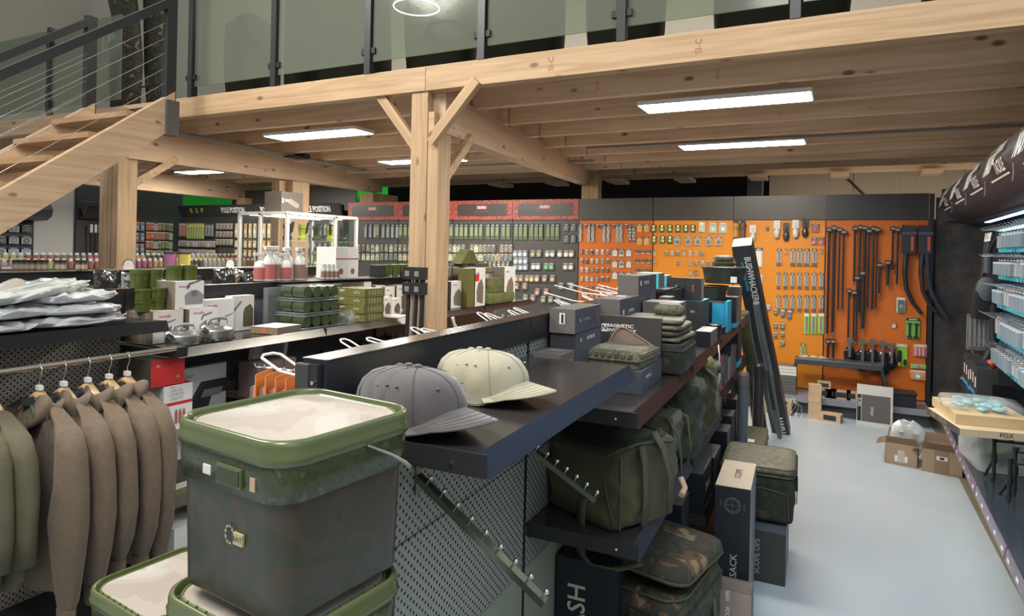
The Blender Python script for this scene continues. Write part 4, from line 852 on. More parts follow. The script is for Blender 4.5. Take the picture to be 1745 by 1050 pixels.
def rodpod(u, w, lab, h=.26, L=.27):
    e = empty('rod_pod', FR.p(w, u, .292), FR.a, label=lab, cat='rod pod', group=None)
    for x, y in ((0, 0), (L, .03)):
        MB().tube([(x, y, 0), (x, y, .035), (x, y, h - .02)], [.004, .011, .011], 8).tube([(x, y, h * .45), (x, y, h * .62)], .017, 8).tube([(x, y, h - .02), (x, y, h)], .018, 8).build('upright', blk, e)
    MB().tube([(0, 0, h - .03), (L, .03, h - .03)], .007, 6).build('cross_bar', gunm, e)
    MB().tube([(0, 0, h * .55), (-.03, .10, .02)], .009, 6).build('stay', blk, e)
    for q in (.09, .18): MB().tube([(q, .01, h - .03), (q, .01, h + .012)], .012, 8).build('bar_clamp', blk, e)
for i, (u, w, h) in enumerate(((1.50, .10, .30), (1.28, .17, .30), (1.12, .12, .27), (.86, .20, .30), (.62, .20, .27))): rodpod(u, w, f'black rod pod standing on the rack deck, {ordn(i)} from the storage tub', h)
for i in range(5):
    tag(MB().box(-.07, .07, -.10, .10, 0, .032).box(-.055, .055, -.085, .085, .032, .036, 1).build('flat_tin', [pmat('tin_metal', (.35, .37, .37), .25, metal=.8), cmat((.12, .12, .11))], loc=FR.p(.22, .30, .292 + i * .0365), rz=FR.a + .1 * (i % 2), bevel=.003), f'flat metal tin stacked on the near rack deck, {ordn(i)} from the bottom', 'tin', 'flat tins on the deck')
# cartons on the aisle floor
def opencarton(name, loc, rz, w, d, h, mat, lab, content=None):
    e = empty(name, loc, rz, label=lab, cat='cardboard box')
    t = .004
    MB().box(-w / 2, w / 2, -d / 2, d / 2, 0, t).build('base', mat, e)
    for n_, bx_ in (('side', (-w / 2, -w / 2 + t, -d / 2, d / 2)), ('side', (w / 2 - t, w / 2, -d / 2, d / 2)), ('side', (-w / 2, w / 2, -d / 2, -d / 2 + t)), ('side', (-w / 2, w / 2, d / 2 - t, d / 2))): MB().box(*bx_, 0, h).build(n_, mat, e)
    f = MB(); f.add([(-w / 2, -d / 2, h), (w / 2, -d / 2, h), (w / 2 - .01, -d / 2 - .03, h + .06), (-w / 2 + .01, -d / 2 - .03, h + .06)], [(0, 1, 2, 3), (3, 2, 1, 0)]); f.build('flap', mat, e)
    f = MB(); f.add([(-w / 2, -d / 2, h), (-w / 2, d / 2, h), (-w / 2 - .07, d / 2 - .02, h - .03), (-w / 2 - .07, -d / 2 + .02, h - .03)], [(0, 1, 2, 3), (3, 2, 1, 0)]); f.build('flap', mat, e)
    f = MB(); f.add([(-w / 2, d / 2, h), (w / 2, d / 2, h), (w / 2 - .01, d / 2 + .02, h + .07), (-w / 2 + .01, d / 2 + .02, h + .07)], [(0, 1, 2, 3), (3, 2, 1, 0)]); f.build('flap', mat, e)
    f = MB(); f.add([(w / 2, -d / 2, h), (w / 2, d / 2, h), (w / 2 - .05, d / 2 - .02, h + .05), (w / 2 - .05, -d / 2 + .02, h + .05)], [(0, 1, 2, 3), (3, 2, 1, 0)]); f.build('flap', mat, e)
    return e
kb = pmat('corrugated_brown', (.38, .27, .18), .75, noise=.08, nscale=5)
e1 = opencarton('open_carton', (.47, 6.36, 0), -.12, .23, .26, .17, kb, 'open brown carton holding bubble wrap, on the aisle floor')
patch(e1, 'label', rect(.09, .05), white, (0, -.131, .05), (1, 0, 0), (0, 0, 1)); patch(e1, 'label', rect(.05, .1), cmat((.5, .45, .4)), (0, -.1312, .07), (1, 0, 0), (0, 0, 1))
e2 = opencarton('open_carton', (.745, 6.28, 0), -.14, .27, .28, .18, kb, 'wide open brown carton with loose flaps beside the shelf edge, on the floor')
patch(e2, 'tape', rect(.10, .18), pmat('glossy_brown_tape', (.30, .19, .11), .25), (.0, -.1405, .09), (1, 0, 0), (0, 0, 1)); patch(e2, 'label', rect(.075, .032), white, (.0, -.1415, .12), (1, 0, 0), (0, 0, 1)); patch(e2, 'barcode', rect(.03, .018), printk, (.0, -.1425, .12), (1, 0, 0), (0, 0, 1))
bw = empty('bubble_wrap', (.50, 6.36, .08), 0, label='crumpled clear bubble wrap rising out of the open carton', cat='packaging')
MB().loft([[(x * s + .02 * math.sin(5 * a), y * s, z + .02 * math.sin(4 * a + z * 30)) for a, (x, y, _) in enumerate(rring(.2, .17, .04, 0, 4))] for s, z in ((.8, 0), (1, .08), (1.1, .16), (.9, .22), (.4, .25))]).build('sheet', clear('bubble_film', (.75, .8, .82), .35, .2), bw)
for i, (x, r) in enumerate(((-.05, .02), (.06, .024))): MB().tube([(x, -.09, .19), (x, -.11, .20)], r, 12).build('roll_end', cmat((.35, .37, .38)), bw)
# ================================================================== near gondola (A)
gA = empty('gondola_shelving', FA.p(0, 0), FA.a, label='black double-sided gondola shelving with perforated grey back, carrying caps and bags', cat='shelving')
perf = holes('grey_perforated_steel', (.34, .36, .32), (.02, .02, .02), .026, .0042, 'yz', .35, .3)
plain = pmat('grey_green_steel', (.30, .33, .26), .4, metal=.2)
darkperf = holes('dark_perforated_steel', (.10, .09, .085), (.01, .01, .01), .03, .0045, 'yz', .5)
NB = 5; LB = .985; ZS = [(1.02, 1.398), (.652, 1.017), (.05, .649)]
for i in range(NB):
    u0 = i * LB + .002; u1 = u0 + LB - .004
    if i == NB - 1: u1 = 4.62
    MB().box(-.03, .028, u0, u1, 1.40, 1.478).build('header', blk, gA, bevel=.002)
    MB().box(-.032, .03, u0, u1, 1.4785, 1.482).build('header_cap', gunm, gA)
    for k, (a, b) in enumerate(ZS):
        MB().box(.004, .018, u0, u1, a, b).build('back_panel', perf if (k < 2 or i > 0) and not (k == 2) else plain, gA, bevel=.0015)
        MB().box(-.018, -.004, u0, u1, a, b).build('back_panel', darkperf, gA)
    MB().box(-.02, .02, u0 - .008, u0 + .008 if i else u0 + .03, 0, 1.40).build('upright', blk, gA)
MB().box(-.034, .0, -.016, -.002, 1.33, 1.474).build('end_cap', pmat('grey_black_cap', (.05, .047, .045), .5), gA, bevel=.003)
MB().box(.002, .02, -.014, -.001, 1.0, 1.474).build('end_post', blk, gA)
for z in (1.44, 1.38): MB().tube([(.012, -.014, z), (.012, -.019, z)], .004, 6).build('bolt', chrome, gA)
def shelf(par, w0, w1, u0, u1, z, fas, top=gunm, fh=.045, brk=True, sgn=1):
    e = MB().box(w0, w1 - .012 * sgn, u0, u1, z - .006, z).box(w0, w1 - .012 * sgn, u0, u0 + .012, z - .03, z - .006).build('shelf', top, par)
    a, b = w1 - .010 * sgn, w1 + .012 * sgn
    MB().add([(a, u0, z + .004), (a, u1, z + .004), (b, u1, z - fh), (b, u0, z - fh), (a - .003 * sgn, u0, z + .002), (a - .003 * sgn, u1, z + .002), (b - .003 * sgn, u1, z - fh), (b - .003 * sgn, u0, z - fh)],
             [(0, 1, 2, 3), (3, 2, 1, 0), (4, 5, 6, 7), (7, 6, 5, 4), (0, 4, 5, 1), (3, 2, 6, 7), (0, 3, 7, 4)]).build('shelf_edge', fas, e)
    MB().box(w0, b - .004, u0 - .003, u0, z - fh * .98, z + .003).build('bracket', black, e)
    if brk: MB().tube([(w1 - .06 * sgn, u0 - .003, z - .022), (w1 - .06 * sgn, u0 - .006, z - .022)], .004, 8).build('bolt', chrome, e)
    return e
shelf(gA, .02, .368, .0, .98, 1.352, bluefascia, fh=.038)
for i in range(1, NB): shelf(gA, .02, .378, i * LB + .004, min((i + 1) * LB - .004, 4.6), 1.207, brownfascia)
shelf(gA, .02, .385, LB + .02, 1.96, .80, bluefascia); shelf(gA, .02, .385, 1.985, 2.95, .80, bluefascia)
shelf(gA, .02, .378, 2.96, 3.93, .885, gunm); shelf(gA, .02, .378, 3.95, 4.6, .885, gunm)
shelf(gA, .02, .40, 2.3, 3.2, .42, gunm); shelf(gA, .02, .40, 3.22, 4.4, .42, gunm)
MB().box(-.10, .16, 2.62, 3.2, 1.484, 1.498).build('top_shelf', blk, gA); MB().box(.13, .165, 2.62, 3.2, 1.43, 1.498).build('shelf_edge', blk, gA)
MB().box(-.40, .38, 0, 4.6, .0, .12).build('base', blk, gA)
# left-hand shelf under the hooks
shelf(gA, -.02, -.38, .2, 4.5, .75, gunm, sgn=-1)
# sloping waterfall arms with ball ends
olivesteel = pmat('bronze_steel', (.22, .23, .17), .25, metal=.85)
def waterfall(u, z0, lab, L=.37, drop=.52, n=8):
    e = empty('sloping_display_arm', FA.p(.02, u, z0), FA.a, label=lab, cat='display arm', group='sloping arms on the gondola')
    a = Vector((0, 0, 0)); b = Vector((L, 0, -L * drop)); d = (b - a).normalized(); nrm = Vector((d.z * -1, 0, d.x))
    b_ = MB(); hw = .011
    vs = []
    for p in (a, b):
        for y, q in ((-hw, -.016), (hw, -.016), (hw, .0), (-hw, .0)): vs.append(p + Vector((0, y, 0)) + nrm * q)
    b_.add(vs, [(0, 3, 2, 1), (4, 5, 6, 7), (0, 1, 5, 4), (1, 2, 6, 5), (2, 3, 7, 6), (3, 0, 4, 7)]); b_.build('arm', olivesteel, e)
    for i in range(n):
        p = a + (b - a) * ((i + .75) / n); MB().tube([p, p + nrm * .010], .0028, 6).sphere(tuple(p + nrm * .015), .0068, 10, 6).build('ball_stud', chrome, e)
    MB().box(-.006, .004, -.012, .012, -.05, .03).build('bracket', olivesteel, e)
waterfall(.34, 1.165, 'long sloping chrome arm with ball studs, under the cap shelf near the big bucket', L=.335, drop=.66, n=9)
waterfall(.93, 1.10, 'sloping chrome arm with ball studs in front of the olive duffel bag', L=.262, drop=.56, n=8)
# wire arms on the far side, poking above the header
def wirearm(w0, u, z0, w1, z1, lab, hw=.022, r=.0028, parent=None, name='wire_hook', grp='white wire hooks behind the gondola'):
    p = FA.p(w0, u, z0); e = empty(name, p, FA.a, label=lab, cat='hook', group=grp)
    dx, dz = w1 - w0, z1 - z0
    MB().tube([(0, -hw, 0), (dx * .8, -hw, dz * .45), (dx, -hw, dz), (dx - .01, -hw * .5, dz + .004), (dx - .01, hw * .5, dz + .004), (dx, hw, dz), (dx * .8, hw, dz * .45), (0, hw, 0)], r, 6).build('wire', wire, e); return e
wirearm(-.02, .20, 1.385, -.31, 1.432, 'large white wire hook loop above the orange clear packets', hw=.03, r=.0035)
for i, (u, zt) in enumerate(((.36, 1.468), (.52, 1.464), (.68, 1.466), (.80, 1.462), (1.10, 1.478), (1.24, 1.476), (1.36, 1.466), (1.5, 1.478), (1.86, 1.476), (2.02, 1.476), (2.25, 1.484), (2.38, 1.478), (2.56, 1.474), (2.78, 1.48), (2.92, 1.49), (3.05, 1.49))):
    wirearm(-.02, u, 1.425, -.22 - .04 * (i % 2), zt - .012 - .014 * (i % 2), f'white wire hook tip above the gondola header, {ordn(i)} beyond the large one', hw=.016, r=.0024)
for i, (u, w, z) in enumerate(((2.2, -.42, 1.50), (2.35, -.40, 1.505), (2.9, -.40, 1.46), (3.1, -.45, 1.465), (1.95, -.38, 1.475))):
    e = empty('long_wire_arm', FA.p(-.03, u + .25, z - .05), FA.a, label=f'long white display arm reaching over the gondola towards the grey wall, {ordn(i)} of five', cat='display arm', group='long white arms')
    MB().tube([(0, 0, 0), (w * .6, -.02, .02), (w, -.03, .055)], .0035, 6).build('wire', wire, e)
orangep = packmesh(.09, .17, cOr, cT, 'bar', (.6, .2, .08), None, .02)
for i in range(9):
    hangpack(orangep, 'feeder_packet', FA.p(-.33 + i * .031, .20, 1.40), FA.a - 1.2, f'clear packet with orange card on the large white hook, {ordn(i)} from its tip', 'packet', 'orange packets on the large hook')
for i in range(7):
    hangpack(packmesh(.08, .15, cW, cT, 'bar', (.5, .45, .35), None, .02), 'feeder_packet', FA.p(-.26 + i * .035, .46, 1.375), FA.a - 1.2, f'pale clear packet on the second white hook, {ordn(i)} from its tip', 'packet', 'pale packets behind the orange ones')
# ---- caps
from mathutils import noise as mnoise
def cap(name, w, u, z, rz, m, seamm, lab, nested=0, s=1.0, tilt=0):
    e = empty(name, FA.p(w, u, z), FA.a + rz, label=lab, cat='cap')
    def crown(dx, dz, full, nm):
        b = MB(); n = 36; prof = [(1.0, 0), (1.0, .016), (1.015, .035), (1.0, .060), (.95, .078), (.84, .097), (.65, .111), (.36, .119), (.08, .122)]
        rings = []
        for k, (r, h) in enumerate(prof):
            ring = []
            for j in range(n):
                a = 2 * math.pi * j / n; q = 1 - .020 * (max(0, math.cos(6 * a)) ** 24) ; q += .010 * math.sin(5 * a + h * 50) * (h > .02) * (.3 if abs(a - math.pi) > 2.2 else 1)
                fr = 1 + (.05 * h / .14 if math.cos(a) > .4 else -.0)
                c2 = max(0, math.cos(a)) ** 2; hz = h + .044 * c2 * (1 - h / .122) ** 1.6; q *= 1 + .030 * mnoise.noise(Vector((2.2 * math.cos(a) + dx * 40 + w * 9, 2.2 * math.sin(a), h * 26)))
                ring.append((dx + .098 * s * r * q * math.cos(a) * fr - .012 * h / .12, .084 * s * r * q * math.sin(a), dz + s * hz))
            rings.append(ring)
        b.loft(rings, 0, True, False, True); c = b.build(nm, m, e)
        MB().sphere((dx - .012, 0, dz + s * .1235), .009 * s, 12, 6, 0, (1, 1, .55)).build('button', m, c)
        for j in range(6):
            a = math.pi / 3 * j + .001
            pts = [(dx + .0995 * s * r * math.cos(a) * (1 + (.05 * h / .14 if math.cos(a) > .4 else 0)) * .984 - .012 * h / .12, .0853 * s * r * math.sin(a) * .984, dz + s * (h + .044 * max(0, math.cos(a)) ** 2 * (1 - h / .122) ** 1.6) + .0003) for r, h in prof[1:]]
            MB().tube(pts, .0007, 4, cap=False).build('seam', seamm, c)
            a2 = a + math.pi / 6; r, h = .855, .0955
            MB().sphere((dx + .098 * s * r * math.cos(a2) * 1.02, .0845 * s * r * math.sin(a2), dz + s * h), .0036 * s, 8, 5, 0, (1, 1, .5)).build('eyelet', m, c)
        return c
    crown(0, 0, True, 'crown')
    for i in range(nested): crown(-.024 * (i + 1), -.004 * (i + 1) + .004, False, 'nested_cap_crown')
    # brim: curved and arched plate
    b = MB(); na, nr = 17, 7
    def bp(i, k, t=0):
        a = math.radians(-74 + 148 * i / (na - 1)); f = k / (nr - 1); rx = .096 + .085 * f * (math.cos(a * .8) ** .8 if math.cos(a * .8) > 0 else 0); ry = .084 + .012 * f
        x = rx * math.cos(a); y = ry * math.sin(a) * (1 - .06 * f)
        zz = .050 - 6.6 * abs(y) ** 2 * (.85 + .15 * f) - .20 * max(0, x - .09) + .006 * f
        return (x * s, y * s, zz * s + .006 + t)
    vs = [bp(i, k) for i in range(na) for k in range(nr)] + [bp(i, k, -.0028) for i in range(na) for k in range(nr)]
    T = na * nr; fs = []
    for i in range(na - 1):
        for k in range(nr - 1):
            q = i * nr + k; fs.append((q, q + 1, q + nr + 1, q + nr)); fs.append((T + q + nr, T + q + nr + 1, T + q + 1, T + q))
        q = i * nr + nr - 1; fs.append((q, T + q, T + q + nr, q + nr))
    b.add(vs, fs, 0, True); br = b.build('brim', m, e)
    for f in (2, 3, 4, 5):
        MB().tube([Vector(bp(i, f)) + Vector((0, 0, .0002)) for i in range(1, na - 1)], .0005, 3, cap=False).build('stitching', seamm, br)
    MB().tube([(.0985 * s * math.cos(a), .0845 * s * math.sin(a), .004 + .044 * max(0, math.cos(a)) ** 2) for a in [2 * math.pi * i / 30 for i in range(31)]], .0012, 4, cap=False).build('sweatband_edge', seamm, e)
    e.rotation_euler = (tilt, 0, FA.a + rz); return e
capk = pmat('charcoal_cotton', (.080, .070, .072), .9, noise=.12, nscale=30, bump=.12, bscale=300, sheen=.4)
capk2 = pmat('charcoal_stitching', (.058, .05, .05), .9)
capc = pmat('khaki_cotton', (.36, .33, .235), .9, noise=.07, nscale=25, bump=.12, bscale=300, sheen=.3)
capc2 = pmat('khaki_stitching', (.25, .225, .16), .9)
cap('baseball_cap', .190, .085, 1.354, math.radians(-10), capk, capk2, 'charcoal baseball cap with more nested behind it, on the black shelf nearest the bucket', 2, .95)
cap('baseball_cap', .196, .370, 1.354, math.radians(-8), capc, capc2, 'khaki beige baseball cap with others nested behind it, on the same black shelf', 2, .92)
# ---- cartons on the shelf beyond the caps
def carton(lab, w0, w1, u0, u1, z0, z1, body, top=None, front=None, rz=0, name='carton', group=None, words=None, bev=.0015, F=None, side=None, cat='box'):
    F = F or FA; cw, cu = (w0 + w1) / 2, (u0 + u1) / 2; a, b = (w1 - w0) / 2, (u1 - u0) / 2; h = z1 - z0
    e = empty(name, F.p(cw, cu, z0), F.a + rz, label=lab, cat=cat, group=group)
    mats = [body, top or body, front or body, side or body]
    MB().box(-a, a, -b, b, 0, h - .002, (0, 3, 2, 0, 0, 1)).build('body', mats, e, bevel=bev)
    MB().box(-a + .001, a - .001, -b + .001, -.001, h - .002, h).build('flap', top or body, e); MB().box(-a + .001, a - .001, .001, b - .001, h - .002, h).build('flap', top or body, e)
    for wd in (words or []):
        face, s, ht, x, z, m = wd[:6]; sx = wd[6] if len(wd) > 6 else .9; vert = len(wd) > 7 and wd[7]
        if face == 'f': o, r, u = (x, -b - .001, z), (1, 0, 0), (0, 0, 1)
        elif face == 'r': o, r, u = (a + .001, x, z), (0, 1, 0), (0, 0, 1)
        else: o, r, u = (x, z, h + .001), (1, 0, 0), (0, 1, 0)
        if vert == 'down': r, u = tuple(-q for q in u), r
        elif vert: r, u = u, tuple(-q for q in r)
        letters(s, ht, m, e, o, r, u, sx=sx, off=.012)
    return e
def sticker(e, face, x, z, w, h, a, b, m=None, H=0):
    m = m or white
    if face == 'f': return patch(e, 'label', rect(w, h), m, (x, -b - .0006, z), (1, 0, 0), (0, 0, 1))
    if face == 'r': return patch(e, 'label', rect(w, h), m, (a + .0006, x, z), (0, 1, 0), (0, 0, 1))
    return patch(e, 'label', rect(w, h), m, (x, z, H + .0006), (1, 0, 0), (0, 1, 0))
sl = pmat('slate_blue_carton', (.06, .065, .085), .45, noise=.1, nscale=6)
gb2 = pmat('warm_grey_carton', (.13, .115, .105), .5, noise=.1, nscale=5)
nm = 'NASH'
e = carton('dark carton against the header, under the labelled carton with a white barcode', .035, .128, 1.14, 1.43, 1.208, 1.414, darkbox, side=sl, words=[('r', 'SUBTERFUGE', .012, .02, .18, printw), ('r', 'N', .014, -.09, .18, printw)])
patch(e, 'print', disc(.035, 4), cmat((.10, .055, .04)), (.0468, .06, .10), (0, 1, 0), (0, 0, 1))
e = carton('warm grey carton with a white barcode label, topmost beside the header', .035, .128, 1.13, 1.42, 1.416, 1.499, gb2, side=sl, words=[('r', 'SUBTERFUGE', .011, -.02, .042, printg), ('r', 'N', .012, -.09, .042, printw)])
sticker(e, 'f', .0, .05, .02, .038, .0465, .145); patch(e, 'barcode', rect(.008, .03), printk, (.001, -.1468, .05), (1, 0, 0), (0, 0, 1)); patch(e, 'print', disc(.03, 4), cmat((.12, .07, .05)), (.0472, .10, .042), (0, 1, 0), (0, 0, 1))
e = carton('low grey carton lying in front of the dark ones, just past the cap shelf', .032, .128, 1.0, 1.135, 1.28, 1.362, gb2, words=[('r', 'SUBTERFUGE', .010, 0, .05, printw)]); sticker(e, 't', 0, .02, .05, .04, .048, .0675, cmat((.2, .18, .17)), .082)
carton('dark carton hidden below the low grey carton', .032, .13, 1.0, 1.135, 1.208, 1.279, darkbox)
e = empty('tray_box', FA.p(.19, 1.60, 1.208), FA.a, label='flat upright dark carton lettered magnetic bivvy tray', cat='box')
MB().box(-.13, .13, 0, .022, 0, .232, (0, 0, 1, 0, 0, 2)).build('body', [darkbox, pmat('brown_black_carton', (.05, .042, .042), .45), gb2], e, bevel=.0015)
letters('MAGNETIC', .013, printw, e, (-.038, -.001, .192), (1, 0, 0), (0, 0, 1), sx=1.25, off=.02); letters('BIVVY TRAY', .013, printw, e, (-.031, -.001, .173), (1, 0, 0), (0, 0, 1), sx=1.25, off=.02); letters('SMALL', .007, cyan2, e, (-.058, -.001, .158), (1, 0, 0), (0, 0, 1), sx=1.4)
patch(e, 'emblem', rect(.024, .032), printw, (-.100, -.0006, .182), (1, 0, 0), (0, 0, 1)); letters('N', .02, printk, e, (-.100, -.0016, .182), (1, 0, 0), (0, 0, 1), off=.02)
tray = empty('bivvy_tray', FA.p(.20, 1.585, 1.285), FA.a, label='brown pink rounded tray leaning in front of the lettered carton', cat='tray')
MB().loft([[(x * s, z, y * s) for x, y, _ in [(px * math.cos(-.5) - py * math.sin(-.5), px * math.sin(-.5) + py * math.cos(-.5), 0) for px, py, _ in rring(.19, .15, .035, 0, 5)]] for s, z in ((1, 0), (1, -.008), (.93, -.008), (.90, -.003))], mats=[0, 1, 0]).build('tray', [pmat('dusty_brown_tray', (.19, .125, .105), .5), pmat('tray_rim', (.26, .18, .15), .4)], tray)
tray.location.z = 1.302; tray.rotation_euler = (math.radians(-8), 0, FA.a)
# camouflage organiser with ribbed lid
og_ = empty('camo_case', FA.p(.215, 1.42, 1.288), FA.a - .06, label='moulded pale camouflage case with ribbed lid beside the pink tray', cat='case')
MB().loft([rring(.21, .27, .03, z) for z in (0, .022)], 0, True).build('base', camotan, og_)
lid = MB(); lid.loft([rring(.22, .28, .03, .022), rring(.225, .285, .03, .026), rring(.225, .285, .03, .03), rring(.21, .27, .03, .034), rring(.19, .25, .028, .056), rring(.17, .23, .024, .060)], 0, True)
lid.build('lid', camotan, og_)
for i in range(7):
    x = -.075 + i * .025; MB().box(x - .007, x + .007, -.142, -.118, .034, .052).box(x - .007, x + .007, .118, .142, .034, .052).build('rib', camotan, og_, bevel=.003)
for i in range(9):
    y = -.10 + i * .025; MB().box(.088, .112, y - .007, y + .007, .034, .052).build('rib', camotan, og_, bevel=.003)
e = carton('slate carton under the camouflage case, with small white print', .12, .33, 1.25, 1.58, 1.208, 1.286, sl, words=[('r', 'SUBTERFUGE', .010, -.06, .05, printw)])
# big slate cartons behind
e = carton('grey speckled carton behind the lettered tray carton', .02, .13, 1.68, 2.02, 1.208, 1.500, gb2, side=sl, words=[('r', 'SUBTERFUGE', .012, .02, .235, printw)]); patch(e, 'emblem', rect(.016, .02), printw, (.0556, -.11, .235), (0, 1, 0), (0, 0, 1)); sticker(e, 't', 0, .05, .04, .06, .055, .17, white, .292)
e = carton('tallest slate carton on the gondola with a line drawing of a rod holdall', .02, .12, 2.03, 2.40, 1.208, 1.588, sl, front=gb2, words=[('r', 'SUBTERFUGE', .014, -.03, .345, printw)])
patch(e, 'emblem', rect(.018, .022), printw, (.0506, -.14, .345), (0, 1, 0), (0, 0, 1)); patch(e, 'print', [(-.03, -.13), (.05, -.04), (.05, .1), (.0, .13), (-.05, .02)], cmat((.10, .105, .13)), (.0506, .07, .17), (0, 1, 0), (0, 0, 1)); sticker(e, 'f', .02, .17, .022, .01, .05, .185)
# soft goods
def softbox(name, w, d, h, m, lab, loc, rz, r=.05, puff=.05, seed=0, lidh=None, piping=None, cat='bag', seg=9, wr=.006, taper=0, par=None, group=None, sag=0):
    e = empty(name, loc, rz, label=lab, cat=cat, group=group) if par is None else par
    rnd = random.Random(seed); ph = [rnd.uniform(0, 6) for _ in range(6)]; rings = []
    def ring(z, s, nse=1):
        out = []
        for x, y, _ in rring(w * s, d * s, r, 0, seg):
            ang = math.atan2(y, x); q = 1 + puff * math.sin(math.pi * min(1, max(0, z / h))) ; k = wr * nse * (math.sin(7 * ang + ph[0] + z * 30) + .7 * math.sin(11 * ang - z * 55 + ph[1]) + .5 * math.sin(17 * ang + ph[2] + z * 80))
            k += 2.2 * wr * nse * (mnoise.noise(Vector((x * 9, y * 9, z * 8 + seed))) + .6 * mnoise.noise(Vector((x * 22, y * 22 + seed, z * 17))))
            zz = z - sag * math.exp(-(x / (w * .3)) ** 2) * max(0, -y / d * 2) * (z / h) ** 3
            f = q * (1 - taper * z / h); out.append((x * f + k * math.cos(ang), y * f + k * math.sin(ang), zz + .5 * wr * math.sin(5 * ang + ph[3])))
        return out
    zs = [0, .03, .07] + [.12 + .05 * i for i in range(16)] + [.91, .95, .98, 1.0]; ss = [.92, .975, .995] + [1] * 16 + [.99, .98, .965, .9]
    MB().loft([ring(h * z, s) for z, s in zip(zs, ss)]).build('body', m, e)
    return e, ring
def strap(par, pts, wd=.035, th=.004, m=None, name='strap', nrm=(0, 1, 0)):
    """flat webbing ribbon through pts; wd measured along nrm"""
    m = m or webbing; nv = Vector(nrm).normalized(); b = MB(); P_ = [Vector(p) for p in pts]; vs = []
    for i, p in enumerate(P_):
        t = (P_[min(i + 1, len(P_) - 1)] - P_[max(i - 1, 0)]).normalized(); o = t.cross(nv).normalized() * th / 2
        vs += [p - nv * wd / 2 - o, p + nv * wd / 2 - o, p + nv * wd / 2 + o, p - nv * wd / 2 + o]
    fs = [(i * 4 + j, i * 4 + (j + 1) % 4, i * 4 + 4 + (j + 1) % 4, i * 4 + 4 + j) for i in range(len(P_) - 1) for j in range(4)] + [(3, 2, 1, 0), tuple(len(vs) - 4 + j for j in range(4))]
    b.add(vs, fs, 0, True); return b.build(name, m, par)
def pipe(par, ring, r=.0035, m=None, name='piping'):
    pts = list(ring) + [ring[0]]; return MB().tube(pts, r, 5, cap=False).build(name, m or webbing, par)
e, rg_ = softbox('cool_bag', .25, .34, .125, camodark, 'squared camouflage cool bag with a pile of folded cloth on top', FA.p(.265, 1.83, 1.208), FA.a, .03, .02, 1, wr=.003)
pipe(e, rg_(.122, .96)); pipe(e, rg_(.10, 1.01), .004, darkfab, 'zip')
for i in range(4):
    b = MB(); q = [[(x * s + .006 * math.sin(7 * k + i), y * s + .006 * math.sin(5 * k + 2 * i), z) for k, (x, y, _) in enumerate(rring(.25 - .008 * i, .33 - .01 * i, .04, 0, 5))] for s, z in ((.9, 0), (1, .006), (1.02, .013), (.97, .020), (.85, .022))]
    b.loft(q); tag(b.build('folded_mat', camotan if i != 1 else olivefab, loc=FA.p(.262 - .01 * (i % 2), 1.83, 1.336 + i * .023), rz=FA.a + .05 * (i - 1)), f'folded camouflage unhooking cloth on the cool bag, {ordn(3 - i)} from the top', 'mat', 'folded cloths on the cool bag')
b = MB(); b.loft([[(x * s, y * s + .004 * math.sin(6 * k), z) for k, (x, y, _) in enumerate(rring(.13, .12, .045, 0, 5))] for s, z in ((.8, 0), (1, .012), (1, .035), (.7, .05))])
e = tag(b.build('camo_pouch', camotan, loc=FA.p(.285, 1.93, 1.425), rz=FA.a), 'small rolled camouflage pouch at the top of the cloth pile', 'pouch')
carton('wide grey carton with a white sticker behind the camouflage pouch', .13, .30, 2.08, 2.25, 1.208, 1.468, gb2)
carton('small grey carton standing between slate and camouflage goods', .13, .19, 2.42, 2.55, 1.208, 1.47, gb2, side=sl)
carton('short black carton with pale top on the brown edged shelf', .29, .37, 2.60, 2.86, 1.208, 1.286, navybox, top=cmat((.35, .33, .31)), side=gb2)
for i, (w, u, r, h, l) in enumerate(((.33, 3.02, .042, .075, 'round dark lidded tub behind the short black carton'), (.345, 3.2, .03, .045, 'small dark bait tub near the blue footed cartons'))):
    e = empty('bait_tub', FA.p(w, u, 1.208), FA.a, label=l, cat='tub'); MB().lathe([(r * .85, 0), (r, h * .8)], 20).build('pot', gunm, e); MB().lathe([(r * 1.06, h * .78), (r * 1.06, h), (r * .9, h + .004), (0.001, h + .004)], 20).build('lid', blk, e)
tc2 = cmat((.11, .095, .085))
for i, w in enumerate((.072, .168)):
    e = carton(f'tall dark carton with vertical print on cyan base, {ordn(i)} from the header', w, w + .094, 2.95, 3.05, 1.425, 1.553, cmat((.045, .038, .036)), side=cmat((.22, .20, .19)), words=[('f', 'SCOPE', .010, .0, .07, cyan2 if i == 0 else printg, .9, True)])
carton('cyan footed carton supporting the two tall dark cartons', .06, .272, 2.94, 3.2, 1.208, 1.423, cmat((.045, .04, .04)), top=cyan, words=[('f', 'ZIG', .012, .05, .15, printw)])
for i, (w0, w1, u0, u1, z, l) in enumerate(((-.05, .07, 2.68, 2.84, 1.4985, 'bright cyan ended carton on the small top shelf'), (-.04, .06, 2.95, 3.1, 1.4985, 'second cyan ended carton farther along the small top shelf'))):
    carton(l, w0, w1, u0, u1, z, z + .085 - .02 * i, gb2, front=cyan2, side=gb2, top=cmat((.5, .48, .45)))
e = carton('cyan carton with black upper half under the dark bowl', .205, .35, 3.30, 3.55, 1.208, 1.392, navybox, front=cyan); MB().box(-.0735, .0, -.1265, .1265, .0, .185).build('sleeve', navybox, e)
carton('upright cyan edged carton beside the black upper half one', .352, .372, 3.3, 3.5, 1.208, 1.40, cyan)
e = carton('black carton with vertical print and cyan foot near the end of the gondola', .30, .39, 3.62, 3.8, 1.208, 1.41, navybox, side=gb2, words=[('f', 'SCOPE', .011, 0, .10, printg, .9, True)]); MB().box(-.0462, .0462, -.0915, .0915, 0, .03).build('foot_band', cyan, e)
carton('brown carton behind the black printed one by the leaning case', .30, .385, 3.85, 4.0, 1.208, 1.47, tc2, side=gb2)
